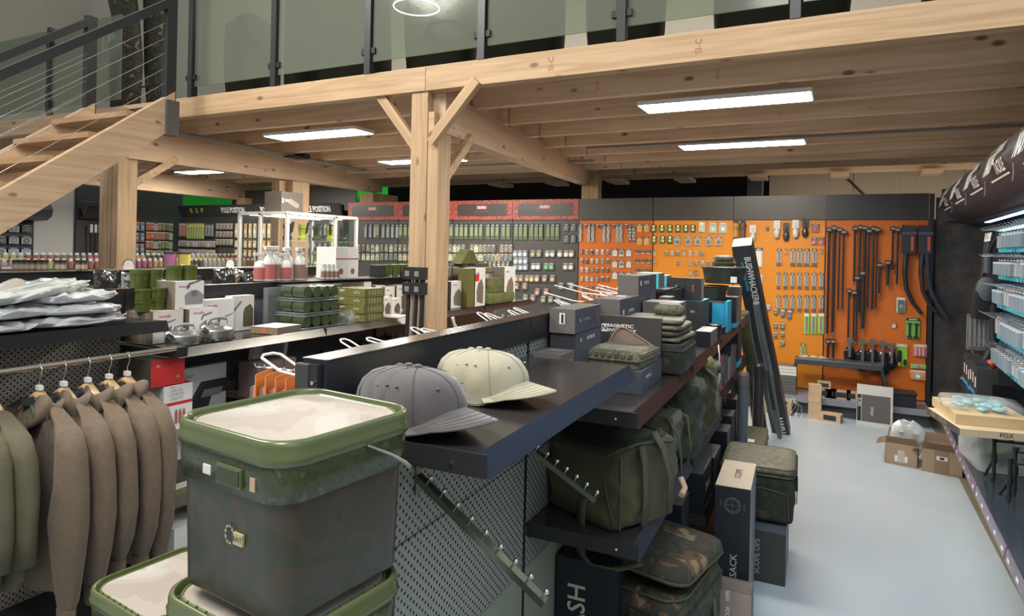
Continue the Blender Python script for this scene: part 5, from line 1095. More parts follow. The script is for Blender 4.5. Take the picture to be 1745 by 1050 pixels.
# collapsible bowls
def bowl(lab, w, u, z, rx, ry, h, m):
    e = empty('groundbait_bowl', FA.p(w, u, z), FA.a, label=lab, cat='bowl')
    MB().loft([[(rx * s * math.cos(a), ry * s * math.sin(a), zz) for a in [2 * math.pi * i / 28 for i in range(28)]] for s, zz in ((.84, 0), (.90, h * .4), (.97, h * .85), (1.0, h), (.95, h), (.88, h * .5), (.80, .02))], cap1=True).build('bowl', m, e)
    MB().tube([(rx * math.cos(a), ry * math.sin(a), h) for a in [2 * math.pi * i / 28 for i in range(29)]], .006, 6, cap=False).build('rim', m, e); return e
gbm = pmat('black_green_eva', (.035, .038, .03), .35)
carton('black carton holding up the nested bowls', .15, .36, 3.85, 4.1, 1.208, 1.395, navybox)
bowl('smaller black bait bowl with an emblem below the wide bowl', .245, 3.62, 1.395, .085, .10, .085, gbm)
bw_ = bowl('wide dark green black bait bowl near the end of the gondola', .30, 3.66, 1.502, .145, .16, .105, gbm)
MB().box(.06, .10, -.15, -.147, .01, .05).build('tag', white, bw_)
b = MB(); b.loft([[(x * s, y * s, z) for x, y, _ in rring(.15, .14, .06, 0, 5)] for s, z in ((.8, 0), (1, .015), (1.02, .03), (.7, .045))]); tag(b.build('folded_bowl', olivefab, loc=FA.p(.30, 3.66, 1.615), rz=FA.a), 'folded dark olive cloth lying on the wide bowl', 'cloth')
b = MB(); b.loft([[(x * s, y * s, z) for x, y, _ in rring(.13, .12, .05, 0, 5)] for s, z in ((.9, 0), (1, .01), (.95, .02), (.6, .03))]); tag(b.build('folded_bowl', camotan, loc=FA.p(.30, 3.64, 1.662), rz=FA.a), 'small tan cloth topping the bowl stack', 'cloth')
# ---- bags on the middle shelf
zb = .803
e, rgb = softbox('duffel_bag', .35, .30, .27, olivefab, 'large dark olive duffel bag with open top and webbing straps, nearest on the bag shelf', FA.p(.225, 1.25, zb), FA.a - .42, .07, .06, 3, wr=.006, sag=.07)
pipe(e, [(x, y, z + .01 * math.sin(6 * i)) for i, (x, y, z) in enumerate(rgb(.262, .98))], .005); pipe(e, [(x * .9, y * .9, z + .012) for x, y, z in rgb(.262, .95)], .004, darkfab, 'zip')
MB().loft([[(x * s, y * s + .01, z - .05 * (y < 0) * (s > .9)) for x, y, _ in rring(.31, .26, .06, 0, 6)] for s, z in ((1.0, .268), (.97, .284), (.85, .275), (.7, .262))], cap0=False).build('lid', darkfab, e)
strap(e, [(.183, -.06, .27), (.20, -.06, .22), (.208, -.06, .12), (.20, -.06, .02)], .032, m=webbing); strap(e, [(.17, .02, .30), (.205, .03, .25), (.222, .05, .16), (.21, .06, .03)], .03, m=webbing)
strap(e, [(.03, -.165, .08), (.03, -.172, .04), (.03, -.175, -.04), (.03, -.17, -.10), (.06, -.165, -.125), (.16, -.15, -.11), (.215, -.10, -.085)], .034, m=webbing, nrm=(1, 0, .0))
MB().tube([(.10, -.155, .20), (.13, -.160, .10), (.15, -.15, .02)], .003, 5).build('seam', webbing, e); MB().tube([(.165, -.14, .24), (.172, -.145, .1), (.165, -.14, .01)], .004, 5).build('seam', webbing, e)
e, _ = softbox('shoulder_bag', .24, .26, .27, olivefab, 'smaller olive bag with hanging strap behind the large duffel', FA.p(.26, 1.62, zb), FA.a, .06, .04, 5, wr=.008)
strap(e, [(.11, -.10, .27), (.15, -.08, .2), (.155, -.05, .1), (.15, -.02, .02)], .028); strap(e, [(.05, .08, .28), (.15, .09, .24), (.165, .1, .12), (.15, .11, .03)], .026); MB().tube([(.15, -.03, .03), (.17, -.05, .0), (.165, -.09, -.015)], .012, 8).build('handle', kraft, e)
e, _ = softbox('shoulder_bag', .30, .30, .33, darkfab, 'tall dark green bag with light top folds on the bag shelf, second from the duffel', FA.p(.26, 2.02, zb), FA.a, .09, .05, 7, wr=.010)
MB().loft([[(x * s + .02, y * s, z) for x, y, _ in rring(.22, .2, .07, 0, 5)] for s, z in ((1, .30), (1.05, .33), (.9, .355), (.5, .365))], cap0=False).build('folded_top', olivefab, e)
e, _ = softbox('shoulder_bag', .28, .28, .34, olivefab, 'tall olive rucksack with black buckle straps under the brown shelf edge', FA.p(.275, 2.45, zb), FA.a, .08, .06, 8, wr=.010)
strap(e, [(.08, -.12, .36), (.16, -.13, .30), (.19, -.13, .16), (.16, -.13, .06)], .03); strap(e, [(.10, .06, .36), (.17, .07, .28), (.185, .08, .12)], .03, m=blackfab)
MB().loft([[(x * s + .02, y * s, z) for x, y, _ in rring(.22, .2, .07, 0, 5)] for s, z in ((1, .31), (1.06, .345), (.9, .37), (.5, .378))], cap0=False).build('flap', olivefab2, e)
carton('dark carton with pale print between rucksack and blue goods', .25, .375, 2.66, 2.80, zb, 1.13, darkbox, side=gb2); carton('grey topped dark carton beyond the rucksack on the bag shelf', .24, .375, 2.82, 2.93, zb, 1.10, darkbox, top=gb2, side=cmat((.3, .28, .27)))
for i in range(5): carton(f'dark patterned carton on the rear lower shelf, {ordn(i)} from the rucksack', .22, .372, 3.02 + i * .17, 3.17 + i * .17, .887, 1.10 - .03 * (i % 3), (darkbox, sl, navybox)[i % 3], side=(gb2, sl, cmat((.2, .19, .2)))[i % 3], group=None)
e = carton('tall black and cyan carton at the far lower end of the gondola', .26, .372, 3.95, 4.2, .887, 1.16, navybox, words=[('f', 'SCOPE', .014, 0, .17, printg, .9, True)]); MB().box(-.057, .057, -.126, .126, 0, .04).build('foot_band', cyan, e)
hl = empty('hanging_strip', FA.p(.39, 2.75, 1.20), FA.a + .3, label='long printed paper strip hanging from the brown shelf edge', cat='price strip')
b = MB(); pts = [(0, 0, 0), (.008, 0, -.06), (.012, .0, -.16), (.004, .01, -.30)]; strap(hl, pts, .05, .001, white, 'strip', (.3, 1, 0)); 
for i in range(4): MB().box(.0135 - .001 * i, .0145, -.015, .015, -.10 - i * .045, -.075 - i * .045).build('print', (red, cyan, printg, red)[i], hl)
# ---- lower shelf and floor
for i, (w0, w1, u0, u1, z1, l) in enumerate(((.12, .385, 2.32, 2.62, .62, 'black carton with a white sticker on its grey top, below the bag shelf'), (.10, .33, 2.08, 2.28, .54, 'low dark sheened carton in front of the stickered one'),
        (.15, .39, 2.68, 2.95, .60, 'dark carton low behind the stickered one'), (.20, .39, 3.25, 3.45, .60, 'small dark carton with grey lid, first low one past the camouflage cool bag'), (.20, .39, 3.5, 3.7, .64, 'small dark carton with grey lid, second low one'), (.2, .39, 3.75, 3.95, .70, 'small dark carton with grey lid, third low one'))):
    zz = .0 if i == 1 else .422
    e = carton(l, w0, w1, u0, u1, zz, z1, navybox, top=gb2, side=darkbox, words=[('r', 'ZERO G', .035, .02, (z1 - zz) * .5, printw, .8)] if i == 0 else [])
    if i == 0: patch(e, 'label', rect(.06, .08), white, (0, 0, z1 - zz + .0008), (.98, .2, 0), (-.2, .98, 0)); patch(e, 'barcode', rect(.03, .06), printk, (0, 0, z1 - zz + .0018), (.98, .2, 0), (-.2, .98, 0))
# tall navy carton on the floor, lettering running up
e = carton('big black navy carton on the floor with tall cream lettering', -.0 + .03, .26, 1.27, 1.62, .121, .585, navybox, words=[('f', 'NASH', .066, -.035, .26, cmat((.52, .52, .40)), .95, True), ('f', 'THE WORLD LEADERS', .006, .03, .20, printg, .9, True)])
# large camouflage holdall with raised lid
hb = empty('camo_holdall', FA.p(.362, 1.565, 0), FA.a - .15, label='large camouflage holdall with its lid ajar, on the floor below the bag shelf', cat='bag')
sb_, rgc = softbox('x', .31, .50, .50, camofab, None, (0, 0, 0), 0, .07, .04, 9, par=hb, wr=.005)
pipe(hb, rgc(.495, .985), .005); pipe(hb, [(x * 1.0, y, z) for x, y, z in rgc(.44, 1.005)], .004, blackfab, 'zip')
ld = MB().loft([[(x * s, y * s, z) for x, y, _ in rring(.31, .52, .07, 0, 6)] for s, z in ((1, 0), (1.015, .012), (1.01, .03), (.97, .048), (.85, .058))]).build('lid', camofab, hb, loc=(0, .02, .525)); ld.rotation_euler = (math.radians(-6), math.radians(4), 0)
MB().tube([(x * 1.015, y * 1.015, .010) for x, y, _ in rring(.31, .52, .07, 0, 6)] + [(.155 * 1.015 , .19 * 1.015, .01)], .005, 5).build('piping', webbing, ld)
strap(hb, [(.16, .10, .40), (.178, .08, .30), (.18, .04, .15), (.17, .02, .05)], .035); strap(hb, [(.16, -.12, .40), (.178, -.13, .25), (.17, -.13, .08)], .03)
MB().box(-.10, .06, -.285, -.262, .04, .25).build('front_pocket', camofab, hb, bevel=.012)
MB().tube([(.05, -.275, .33), (.045, -.285, .30), (.05, -.29, .28)], .004, 6).tube([(.03, -.285, .28), (.07, -.285, .28)], .005, 6).build('clip', chrome, hb); MB().box(.02, .085, -.295, -.275, .16, .27).build('zip_puller', olivefab, hb, bevel=.01)
MB().tube([(-.02, -.27, .42), (-.03, -.282, .38), (.02, -.285, .35)], .01, 6).build('handle', webbing, hb)
# food bag carton with open flap, tall scope carton
kr2 = pmat('brown_glossy_carton', (.30, .24, .20), .35, noise=.15, nscale=3)
e = carton('open brown fronted carton lettered food bag, on the floor beside the camouflage holdall', .44, .64, 2.06, 2.18, 0, .215, cmat((.13, .12, .13)), front=kr2, words=[('f', 'FOOD BAG', .019, -.0, .080, printw, .85, 'down'), ('f', 'NASH', .018, -.0, .188, printw, .7, 'down')])
MB().add([(-.10, -.06, .215), (.10, -.06, .215), (.10, -.075, .27), (-.10, -.075, .27), (-.10, -.0585, .215), (.10, -.0585, .215), (.10, -.0735, .27), (-.10, -.0735, .27)], [(0, 1, 2, 3), (7, 6, 5, 4), (2, 6, 7, 3), (0, 3, 7, 4), (1, 5, 6, 2)]).build('open_flap', kr2, e)
e = carton('tall black carton with kraft top lettered scope, standing on the floor', .455, .612, 2.21, 2.62, 0, .62, navybox, top=pmat('sand_carton', (.46, .37, .27), .6), side=cmat((.22, .23, .26)), rz=.02, words=[('t', 'SCOPE', .030, .01, -.0, printk, 1.1, True), ('f', 'RUCKSACK', .030, .01, .20, printg, 1.0, True)])
ringm = cmat((.18, .18, .18))
MB().tube([(.035 * math.cos(a), -.2065, .535 + .035 * math.sin(a)) for a in [2 * math.pi * i / 24 for i in range(25)]], .0012, 4, cap=False).tube([(.028 * math.cos(a), -.2065, .535 + .028 * math.sin(a)) for a in [2 * math.pi * i / 24 for i in range(25)]], .0008, 4, cap=False).build('emblem_ring', ringm, e)
for k in range(4):
    a = k * math.pi / 2; MB().tube([(.012 * math.cos(a), -.2065, .535 + .012 * math.sin(a)), (.026 * math.cos(a), -.2065, .535 + .026 * math.sin(a))], .0008, 4).build('emblem_tick', ringm, e)
letters('SK', .012, ringm, e, (0, -.2066, .535), (1, 0, 0), (0, 0, 1)); letters('SCOPE', .007, ringm, e, (-.05, -.2066, .54), (0, 0, 1), (-1, 0, 0)); letters('BLACK', .007, ringm, e, (.052, -.2066, .53), (0, 0, -1), (1, 0, 0))
e = carton('wide black carton under the camouflage cool bag, on the aisle floor', .52, .755, 2.66, 3.10, 0, .268, cmat((.028, .032, .03)), top=cmat((.09, .11, .15)), side=cmat((.16, .17, .19)), words=[('f', 'SCOPE OPS', .028, -.02, .13, printg, .9, True)])
cb = empty('camo_cool_bag', FA.p(.60, 2.98, .270), FA.a + .02, label='square camouflage cool bag with front pocket on the wide black carton', cat='bag')
_, rgd = softbox('x', .36, .42, .25, camodark, None, (0, 0, 0), 0, .04, .02, 12, par=cb, wr=.003)
ld = MB().loft([[(x * s, y * s, z) for x, y, _ in rring(.375, .44, .05, 0, 6)] for s, z in ((1, 0), (1.01, .02), (1, .038), (.95, .048), (.85, .05))]).build('lid', camotan, cb, loc=(0, 0, .248)); pipe(ld, [(x, y, .02) for x, y, _ in rring(.385, .45, .05, 0, 6)], .005, blackfab); pipe(ld, [(x, y, .044) for x, y, _ in rring(.365, .43, .05, 0, 6)], .004)
MB().box(-.05, .155, -.245, -.205, .02, .19).build('front_pocket', camodark, cb, bevel=.018); MB().tube([(-.05, -.247, .175), (.02, -.248, .195), (.15, -.247, .175), (.158, -.247, .04)], .004, 5).build('zip', webbing, cb)
MB().box(.182, .20, -.06, .02, .14, .20).build('buckle', black, cb); strap(cb, [(.19, -.02, .24), (.198, -.02, .18), (.195, -.02, .06)], .03, m=blackfab)
for i, (w0, w1, u0, u1, z0, z1, m_, l) in enumerate(((.36, .56, 3.75, 4.45, .0, .36, camotan, 'tan camouflage bedchair carton with rounded corner behind the cool bag'), (.40, .62, 3.32, 3.62, .0, .44, gb2, 'grey carton with a white label behind the cool bag lid'))):
    e = empty('bedchair_carton', FA.p((w0 + w1) / 2, (u0 + u1) / 2, z0), FA.a, label=l, cat='box'); MB().loft([rring(w1 - w0, u1 - u0, .05, z) for z in (0, z1 - z0)], 0, True).build('body', m_, e)
    patch(e, 'label', rect(.06, .08), white, (.0, -.08, z1 - z0 + .0008), (1, 0, 0), (0, 1, 0))
for i, (w, u, z1, r, l) in enumerate(((.435, 3.72, .86, .035, 'upright grey plastic tube case with a brown cap, behind the bedchair carton'), (.47, 4.55, .80, .04, 'upright dark tube printed white, next to the leaning cases'))):
    e = empty('tube_case', FA.p(w, u, .0), FA.a, label=l, cat='case'); MB().lathe([(r, 0), (r, z1)], 14).build('tube', (pmat('slate_tube', (.10, .12, .14), .4), gunm)[i], e); MB().lathe([(r * 1.12, z1 - .05), (r * 1.12, z1 + .02), (r * .8, z1 + .04), (.001, z1 + .04)], 14).build('cap', (gb2, blk)[i], e)
# ---- long leaning cases
def leaning(name, bot, top, wx_, dp, m, lab, words=None, soft=False, cat='box', emat=None, group=None):
    b, t = FA.p(*bot), FA.p(*top); d = (t - b); L = d.length; z = d.normalized(); e = empty(name, b, 0, label=lab, cat=cat, group=group)
    x = FA.W - z * FA.W.dot(z); x.normalize(); y = z.cross(x)
    e.matrix_world = Matrix(((x.x, y.x, z.x, b.x), (x.y, y.y, z.y, b.y), (x.z, y.z, z.z, b.z), (0, 0, 0, 1)))
    if soft:
        rings = []
        for i in range(17):
            q = i / 16; s = (.55 + .45 * min(1, q * 6)) * (1 - .25 * q); rings.append([(wx_ / 2 * s * math.cos(a) + .006 * math.sin(9 * q + 3), dp / 2 * s * math.sin(a) + .008 * math.sin(14 * q), L * q) for a in [2 * math.pi * k / 12 for k in range(12)]])
        MB().loft(rings).build('body', m, e); strap(e, [(0, -dp / 2 - .004, L * .25), (0, -dp / 2 - .02, L * .4), (0, -dp / 2 - .004, L * .55)], .03, nrm=(1, 0, 0), m=blackfab)
        MB().tube([(wx_ * .42, -dp * .2, L * .03), (wx_ * .36, -dp * .2, L * .5), (wx_ * .30, -dp * .2, L * .95)], .004, 4).build('zip', pmat('steel_zip', (.3, .3, .3), .4, metal=.7), e)
    else:
        MB().box(-wx_ / 2, wx_ / 2, -dp / 2, dp / 2, 0, L, (0, 0, 0, 0, 0, 1)).build('body', [m, emat or m], e, bevel=.003)
        for i in range(1, 8): MB().box(-wx_ / 2 - .0008, wx_ / 2 + .0008, -dp / 2 - .0008, -dp / 2, L * i / 8.3, L * i / 8.3 + .003).build('crease', black, e)
        MB().box(-wx_ / 2 - .004, -wx_ / 2, -dp / 2, dp / 2, .02, L - .02).build('side_sleeve', black, e)
    for s, hh, xx, zz, mm, sx in (words or []): letters(s, hh, mm, e, (xx, -dp / 2 - .0025, L - zz), (0, 0, -1), (1, 0, 0), sx=sx, off=.015)
    return e
leaning('rod_case_carton', (.60, 5.80, .015), (.32, 4.62, 1.80), .150, .12, pmat('blue_black_carton', (.022, .026, .038), .4), 'very long dark carton lettered down its face, leaning at the end of the gondola', [('BUSHWHACKER', .050, .022, .33, printw, .85), ('BAITING POLE SYSTEM', .020, -.024, .30, cyan2, 1.0)], emat=cmat((.30, .28, .25)))
e = bpy.data.objects['rod_case_carton']; letters('NASH', .075, printw, e, (0, -.0625, .14), (0, 0, -1), (1, 0, 0), sx=.75, off=.03)
leaning('rod_sleeve', (.465, 5.30, .03), (.335, 4.68, 1.22), .13, .10, olivefab, 'dark olive rod holdall leaning beside the long lettered carton', soft=True, cat='rod bag')
leaning('rod_sleeve', (.31, 5.2, .03), (.20, 4.68, 1.18), .12, .10, blackfab, 'black rod holdall leaning nearest to the gondola end', soft=True, cat='rod bag')
leaning('rod_sleeve', (.595, 5.50, .03), (.43, 4.74, 1.30), .07, .08, pmat('grey_green_fabric', (.10, .12, .12), .7, bump=.3, bscale=20), 'slim grey green rod sleeve between the dark holdalls and the long carton', soft=True, cat='rod bag')
# ================================================================== camouflage buckets
lidg = pmat('olive_green_lid', (.085, .105, .035), .3, coat=.3)
bandm = camo('green_band_camouflage', [(.040, .052, .020), (.048, .062, .024), (.036, .046, .020), (.058, .056, .026), (.085, .09, .042)], 60, .25, .02)
def bucket(x, y, zt, rz, lab, deco=False, grp=None):
    H_ = .242; e = empty('camo_bucket', (x, y, zt - H_), rz, label=lab, cat='bucket', group=grp)
    MB().loft([rring(s, s, r, z, 7) for s, r, z in ((.228, .03, 0), (.232, .034, .004), (.243, .04, .19), (.244, .04, .225))], 0).build('body', camopail, e)
    MB().loft([rring(s, s, .043, z, 7) for s, z in ((.247, .158), (.254, .160), (.256, .212), (.254, .214))], 0, True, False, False).build('band', bandm, e)
    lidr = [(.256, .207), (.263, .209), (.265, .220), (.261, .224), (.262, .233), (.259, .240), (.252, .2425), (.248, .240), (.246, .228)]
    l = MB().loft([rring(s, s, .048, z, 8) for s, z in lidr], 0, True, False, False).build('lid', lidg, e)
    MB().loft([rring(s, s, .044, z, 8) for s, z in ((.246, .228), (.236, .228), (.234, .236), (.230, .2365), (.228, .232), (.19, .2325))], 0, True, False, False).build('lid_groove', lidg, l)
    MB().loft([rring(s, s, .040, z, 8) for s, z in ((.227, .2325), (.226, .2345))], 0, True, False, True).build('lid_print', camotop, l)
    for s in (-1, 1):
        for k in range(9):
            for a, b in (((k - 4) * .023, s * .2415 / 2), ): 
                MB().box(a - .001, a + .001, b - .0055, b + .0055, .2285, .2375).build('lid_rib', lidg, l) if s < 0 else MB().box(b - .0055, b + .0055, a - .001, a + .001, .2285, .2375).build('lid_rib', lidg, l)
    MB().box(-.004, .050, -.1315, -.122, .170, .197).box(-.001, .047, -.133, -.1315, .173, .194, 1).build('catch', [lidg, pmat('dark_olive_catch', (.035, .045, .02), .35)], e, bevel=.002)
    MB().box(-.040, -.022, -.1290, -.1265, .174, .188).build('sticker', offw, e, bevel=.002); MB().box(.066, .076, -.1290, -.1265, .172, .190).build('sticker', kraft, e)
    if deco:
        ym = pmat('cream_print', (.42, .38, .20), .6)
        MB().box(.024, .044, -.1230, -.1195, .090, .106).build('emblem', ym, e); letters('BAIT', .007, camopail, e, (.034, -.1236, .098), (1, 0, 0), (0, 0, 1))
        b = MB()
        for a in range(7): q = .4 + a * .7; b.add([(.014 + .010 * math.cos(q), -.1220, .100 + .013 * math.sin(q)), (.014 + .006 * math.cos(q + .35), -.1220, .100 + .009 * math.sin(q + .35)), (.014 + .011 * math.cos(q + .6), -.1220, .100 + .014 * math.sin(q + .6))], [(0, 1, 2)])
        b.build('emblem', ym, e)
    return e
bk = bucket(-.737, .742, 1.447, math.radians(-6), 'tall square camouflage bucket with green rim, topmost of the nearer stack', True)
p = [W(628, 760, X=-.602), W(665, 774, X=-.590), W(690, 788, X=-.572), W(697, 795, X=-.572)]
h = MB().tube([tuple(v - Vector(bk.location)) for v in p], [.0018, .0024, .0034, .004], 7).build('handle', pmat('grey_green_handle', (.20, .22, .18), .25), bk)
h.matrix_local = Matrix.Rotation(-bk.rotation_euler[2], 4, 'Z')
for i in range(4): bucket(-.745, .735, 1.192 - i * .2375, math.radians(-6), f'camouflage bucket of the nearer stack, {ordn(i + 1)} from its top')
for i in range(4): bucket(-1.285, .945, .968 - i * .2375, math.radians(-6), f'camouflage bucket of the lower stack beside the hoodies, {ordn(i)} from its top')
# ================================================================== second gondola (B)
gB = empty('gondola_shelving', (0, 0, 0), label='second black gondola shelving with outdoor cookware, bags and a garment rail', cat='shelving')
pgB = holes('brown_grey_perforated_steel', (.40, .355, .31), (.012, .012, .012), .026, .0045, 'yz', .5)
pgB2 = holes('slate_perforated_steel', (.17, .185, .21), (.012, .012, .012), .026, .004, 'yz', .5)
js = [.10, 1.05, 2.0, 2.98, 3.95, 4.93, 5.90]
for i in range(6):
    a, b = js[i] + .003, js[i + 1] - .003
    MB().box(-3.20, -3.145, a, b, 1.375, 1.462).build('header', blk, gB); MB().box(-3.202, -3.143, a, b, 1.462, 1.465).build('header_cap', gunm, gB)
    MB().box(-3.175, -3.16, a, b, .9, 1.375).build('back_panel', pgB if i < 2 or i > 3 else pgB2, gB); MB().box(-3.175, -3.16, a, b, .12, .897).build('back_panel', pgB, gB)
    MB().box(-3.18, -3.15, a - .012, a + .006, 0, 1.375).build('upright', blk, gB)
MB().box(-3.5, -2.75, .1, 5.9, 0, .12).build('base', blk, gB)
silverf = pmat('aluminium_shelf_edge', (.30, .29, .27), .3, metal=.7)
for i in (2, 3, 4, 5): shelf(gB, -3.14, -2.755, js[i] + .004, js[i + 1] - .004, 1.20, silverf if i < 4 else brownfascia, fh=.04)
shelf(gB, -3.14, -2.745, .12, 1.03, 1.338, blk, top=gunm, fh=.045); shelf(gB, -3.14, -2.745, 1.06, 1.95, 1.338, blk, top=gunm, fh=.045)
shelf(gB, -3.14, -2.77, 1.99, 2.96, .815, silverf, top=gunm); shelf(gB, -3.14, -2.77, 3.0, 3.94, .83, silverf)
shelf(gB, -3.14, -2.77, 1.99, 2.96, .50, silverf, top=olive); shelf(gB, -3.14, -2.74, 3.96, 5.88, .85, gunm)
rl_ = MB().tube([(-2.665, .15, 1.222), (-2.665, 1.93, 1.222)], .012, 10).build('garment_rail', pmat('warm_chrome', (.5, .42, .36), .25, metal=.9), gB)
for y in (.2, 1.0, 1.90): MB().tube([(-3.15, y, 1.222), (-2.665, y, 1.222)], .009, 8).build('rail_arm', chrome, gB)
MB().box(-2.80, -2.66, 1.93, 1.99, 1.18, 1.225).build('rail_bracket', blk, gB)
# ---- hoodies
hoodm = pmat('taupe_sweatshirt', (.135, .098, .066), .95, noise=.10, nscale=60, bump=.12, bscale=350, sheen=.08)
hoodi = pmat('dark_hood_lining', (.015, .018, .025), .9)
olj = pmat('olive_brown_cloth', (.10, .088, .052), .9, noise=.12, nscale=9, bump=.2, bscale=40)
hangw = pmat('light_beech', (.62, .42, .22), .35, noise=.12, nscale=3, coat=.3)
def hanger(e, w=.21):
    b = MB(); n = 11
    pts = [(-w + 2 * w * i / (n - 1), 0, -.10 - .075 * (abs(-1 + 2 * i / (n - 1)) ** 1.25) + .0) for i in range(n)]
    b.tube(pts, [.012, .014, .016, .018, .02, .024, .02, .018, .016, .014, .012], 8, flat=.55); b.build('hanger', hangw, e)
    MB().tube([(0, 0, -.095), (0, 0, -.045), (.014, 0, -.028), (.016, 0, -.005), (0, 0, .014), (-.014, 0, .004)], .0022, 6).build('hanger_hook', chrome, e)
    MB().box(-.014, .014, -.008, .008, -.085, -.067).build('size_marker', printw, e)
def garment(x, y, lab, m, sleeve=.70, body=.66, hood=True, rz=0, w=.235, seed=0, grp='taupe hoodies on the rail', tag_=False, cat='hoodie', thick=.038):
    rd = random.Random(seed); e = empty('hoodie' if hood else 'jacket', (x, y, 1.222), rz, label=lab, cat=cat, group=grp); hanger(e, w * .60)
    # body: flat loft from neck to hem
    rings = []; n = 28; ph = rd.uniform(0, 6)
    for t, hw in ((0, .07), (.03, .12), (.07, .18), (.10, .215), (.16, .22), (.4, .21), (.7, .225), (.93, .23), (1, .21)):
        z = -.125 - body * t; ring = []
        for j in range(n):
            a = 2 * math.pi * j / n; f = thick * (1 + .5 * t) * (1 + .35 * math.sin(5 * a + ph + 3 * t) * t)
            ring.append((hw * math.cos(a), f * math.sin(a) + .006 * math.sin(9 * a + 8 * t), z - .05 * min(1, abs(hw * math.cos(a)) / .2) * (1 - t)))
        rings.append(ring)
    MB().loft(rings).build('body', m, e)
    for s in (1, -1):
        pts = [(s * (w - .075), 0, -.155), (s * (w - .02), 0, -.185), (s * (w + .012), -.004, -.25), (s * (w + .03), -.01 * s, -.38), (s * (w + .035), -.02, -.50), (s * (w + .02), -.012, -.62), (s * (w + .0), -.0, -.125 - sleeve + .03), (s * (w - .005), 0, -.125 - sleeve)]
        rr = [.05, .068, .080, .086, .092 + rd.uniform(-.006, .012), .086, .056, .044]; rings = []
        for (px0, py0, pz0), r in zip(pts, rr):
            rings.append([(px0 + r * .98 * math.cos(a), py0 + r * .50 * math.sin(a) * (1 + .15 * math.sin(3 * a + seed)), pz0 + (.03 * math.cos(a) * -s if pz0 > -.3 else 0)) for a in [2 * math.pi * k / 20 for k in range(20)]])
        sl_ = MB().loft(rings).build('sleeve', m, e)
        c = pts[-1]
        MB().loft([[(c[0] + r * math.cos(a), c[1] + r * .6 * math.sin(a), c[2] + z) for a in [2 * math.pi * k / 18 for k in range(18)]] for r, z in ((.041, .0), (.044, -.006), (.043, -.035), (.038, -.068))]).build('cuff', m, sl_)
        MB().tube([(s * (w - .085), -.040, -.14), (s * (w - .055), -.046, -.24), (s * (w - .06), -.043, -.33)], .0016, 5).build('armhole_seam', olj, e)
    if hood:
        b = MB(); rings = []
        for i in range(15):
            a = math.radians(-200 + 220 * i / 14); r = .085; c = Vector((r * math.cos(a) + .01, .042 * math.sin(a), -.135 - .045 * math.sin(a * .5 + 1.5) ** 2 + .025 * math.cos(a)))
            q = .042 + .014 * math.sin(i * .9 + seed)
            rings.append([tuple(c + Vector((q * 1.0 * math.cos(v), .5 * q * math.sin(v) * 1.1, q * 1.15 * math.sin(v + .4)))) for v in [2 * math.pi * k / 12 for k in range(12)]])
        b.loft(rings); b.build('hood', m, e)
        MB().tube([(.05, -.045, -.13), (.085, -.052, -.155), (.075, -.05, -.19), (.04, -.045, -.18)], .006, 6).build('hood_lining', pmat('green_binding', (.05, .09, .04), .6), e)
        MB().lathe([(.06, -.13), (.055, -.115), (.001, -.112)], 14).build('neck_opening', hoodi, e)
    if tag_: MB().box(-.16, -.12, -.06, -.055, -.30, -.20).build('swing_tag', cmat((.30, .28, .27)), e)
    return e
for i, (y, l) in enumerate(((1.377, 'nearest taupe hoodie on the rail, with a white swing tag'), (1.462, 'second taupe hoodie from the near end of the rail'), (1.552, 'third taupe hoodie, with green trimmed hood'), (1.636, 'fourth taupe hoodie from the near end of the rail'), (1.712, 'last taupe hoodie, beside the red carton'))):
    garment(-2.665, y, l, hoodm, seed=i, rz=math.radians((-4, -2, -3, -1, -3)[i]), tag_=i == 0, sleeve=(.70, .66, .60, .62, .66)[i], thick=.030)
for i, (y, x) in enumerate(((1.235, -2.70), (1.17, -2.72), (1.10, -2.74))):
    garment(x, y, ('olive brown jacket on a pale hanger at the near end of the hoodies', 'second olive brown jacket, partly out of view', 'third olive brown jacket, mostly out of view')[i], olj, hood=False, seed=7 + i, w=.20, sleeve=.50, body=.60, grp='olive jackets on the rail', cat='jacket', thick=.028)
# ---- wrapped garments on the top shelf
def pillow(name, w, d, h, m, loc, rz, lab, cat, seed=0, amp=.1, group=None, tilt=0, e=.55):
    rd = random.Random(seed); ph = [rd.uniform(0, 6) for _ in range(5)]; rings = []; n = 64
    for i in range(1, 20):
        t = -1 + 2 * i / 20; s = (1 - abs(t) ** 3.2) ** .42; ring = []
        for j in range(n):
            a = 2 * math.pi * j / n; ca, sa = math.cos(a), math.sin(a); x = math.copysign(abs(ca) ** e, ca) * w / 2 * s; y = math.copysign(abs(sa) ** e, sa) * d / 2 * s
            k = amp * (math.sin(6 * a + ph[0] + t * 3) + .7 * math.sin(11 * a + ph[1] - t * 4) + .5 * math.sin(17 * a + ph[2]))
            nv_ = mnoise.noise(Vector((x * 16 + seed * 3, y * 16, t * 1.5))) + .6 * mnoise.noise(Vector((x * 40, y * 26 + seed, t * 3)))
            ring.append((x * (1 + .3 * k + .10 * nv_), y * (1 + .3 * k + .07 * nv_), h / 2 * (t + 1) + h * k * .35 * (1 - abs(t)) + h * .38 * nv_ * (.5 + .5 * t)))
        rings.append(ring)
    o = MB().loft(rings).build(name, m, loc=loc, rz=rz); o.rotation_euler[0] = tilt; return tag(o, lab, cat, group)
zt = 1.342
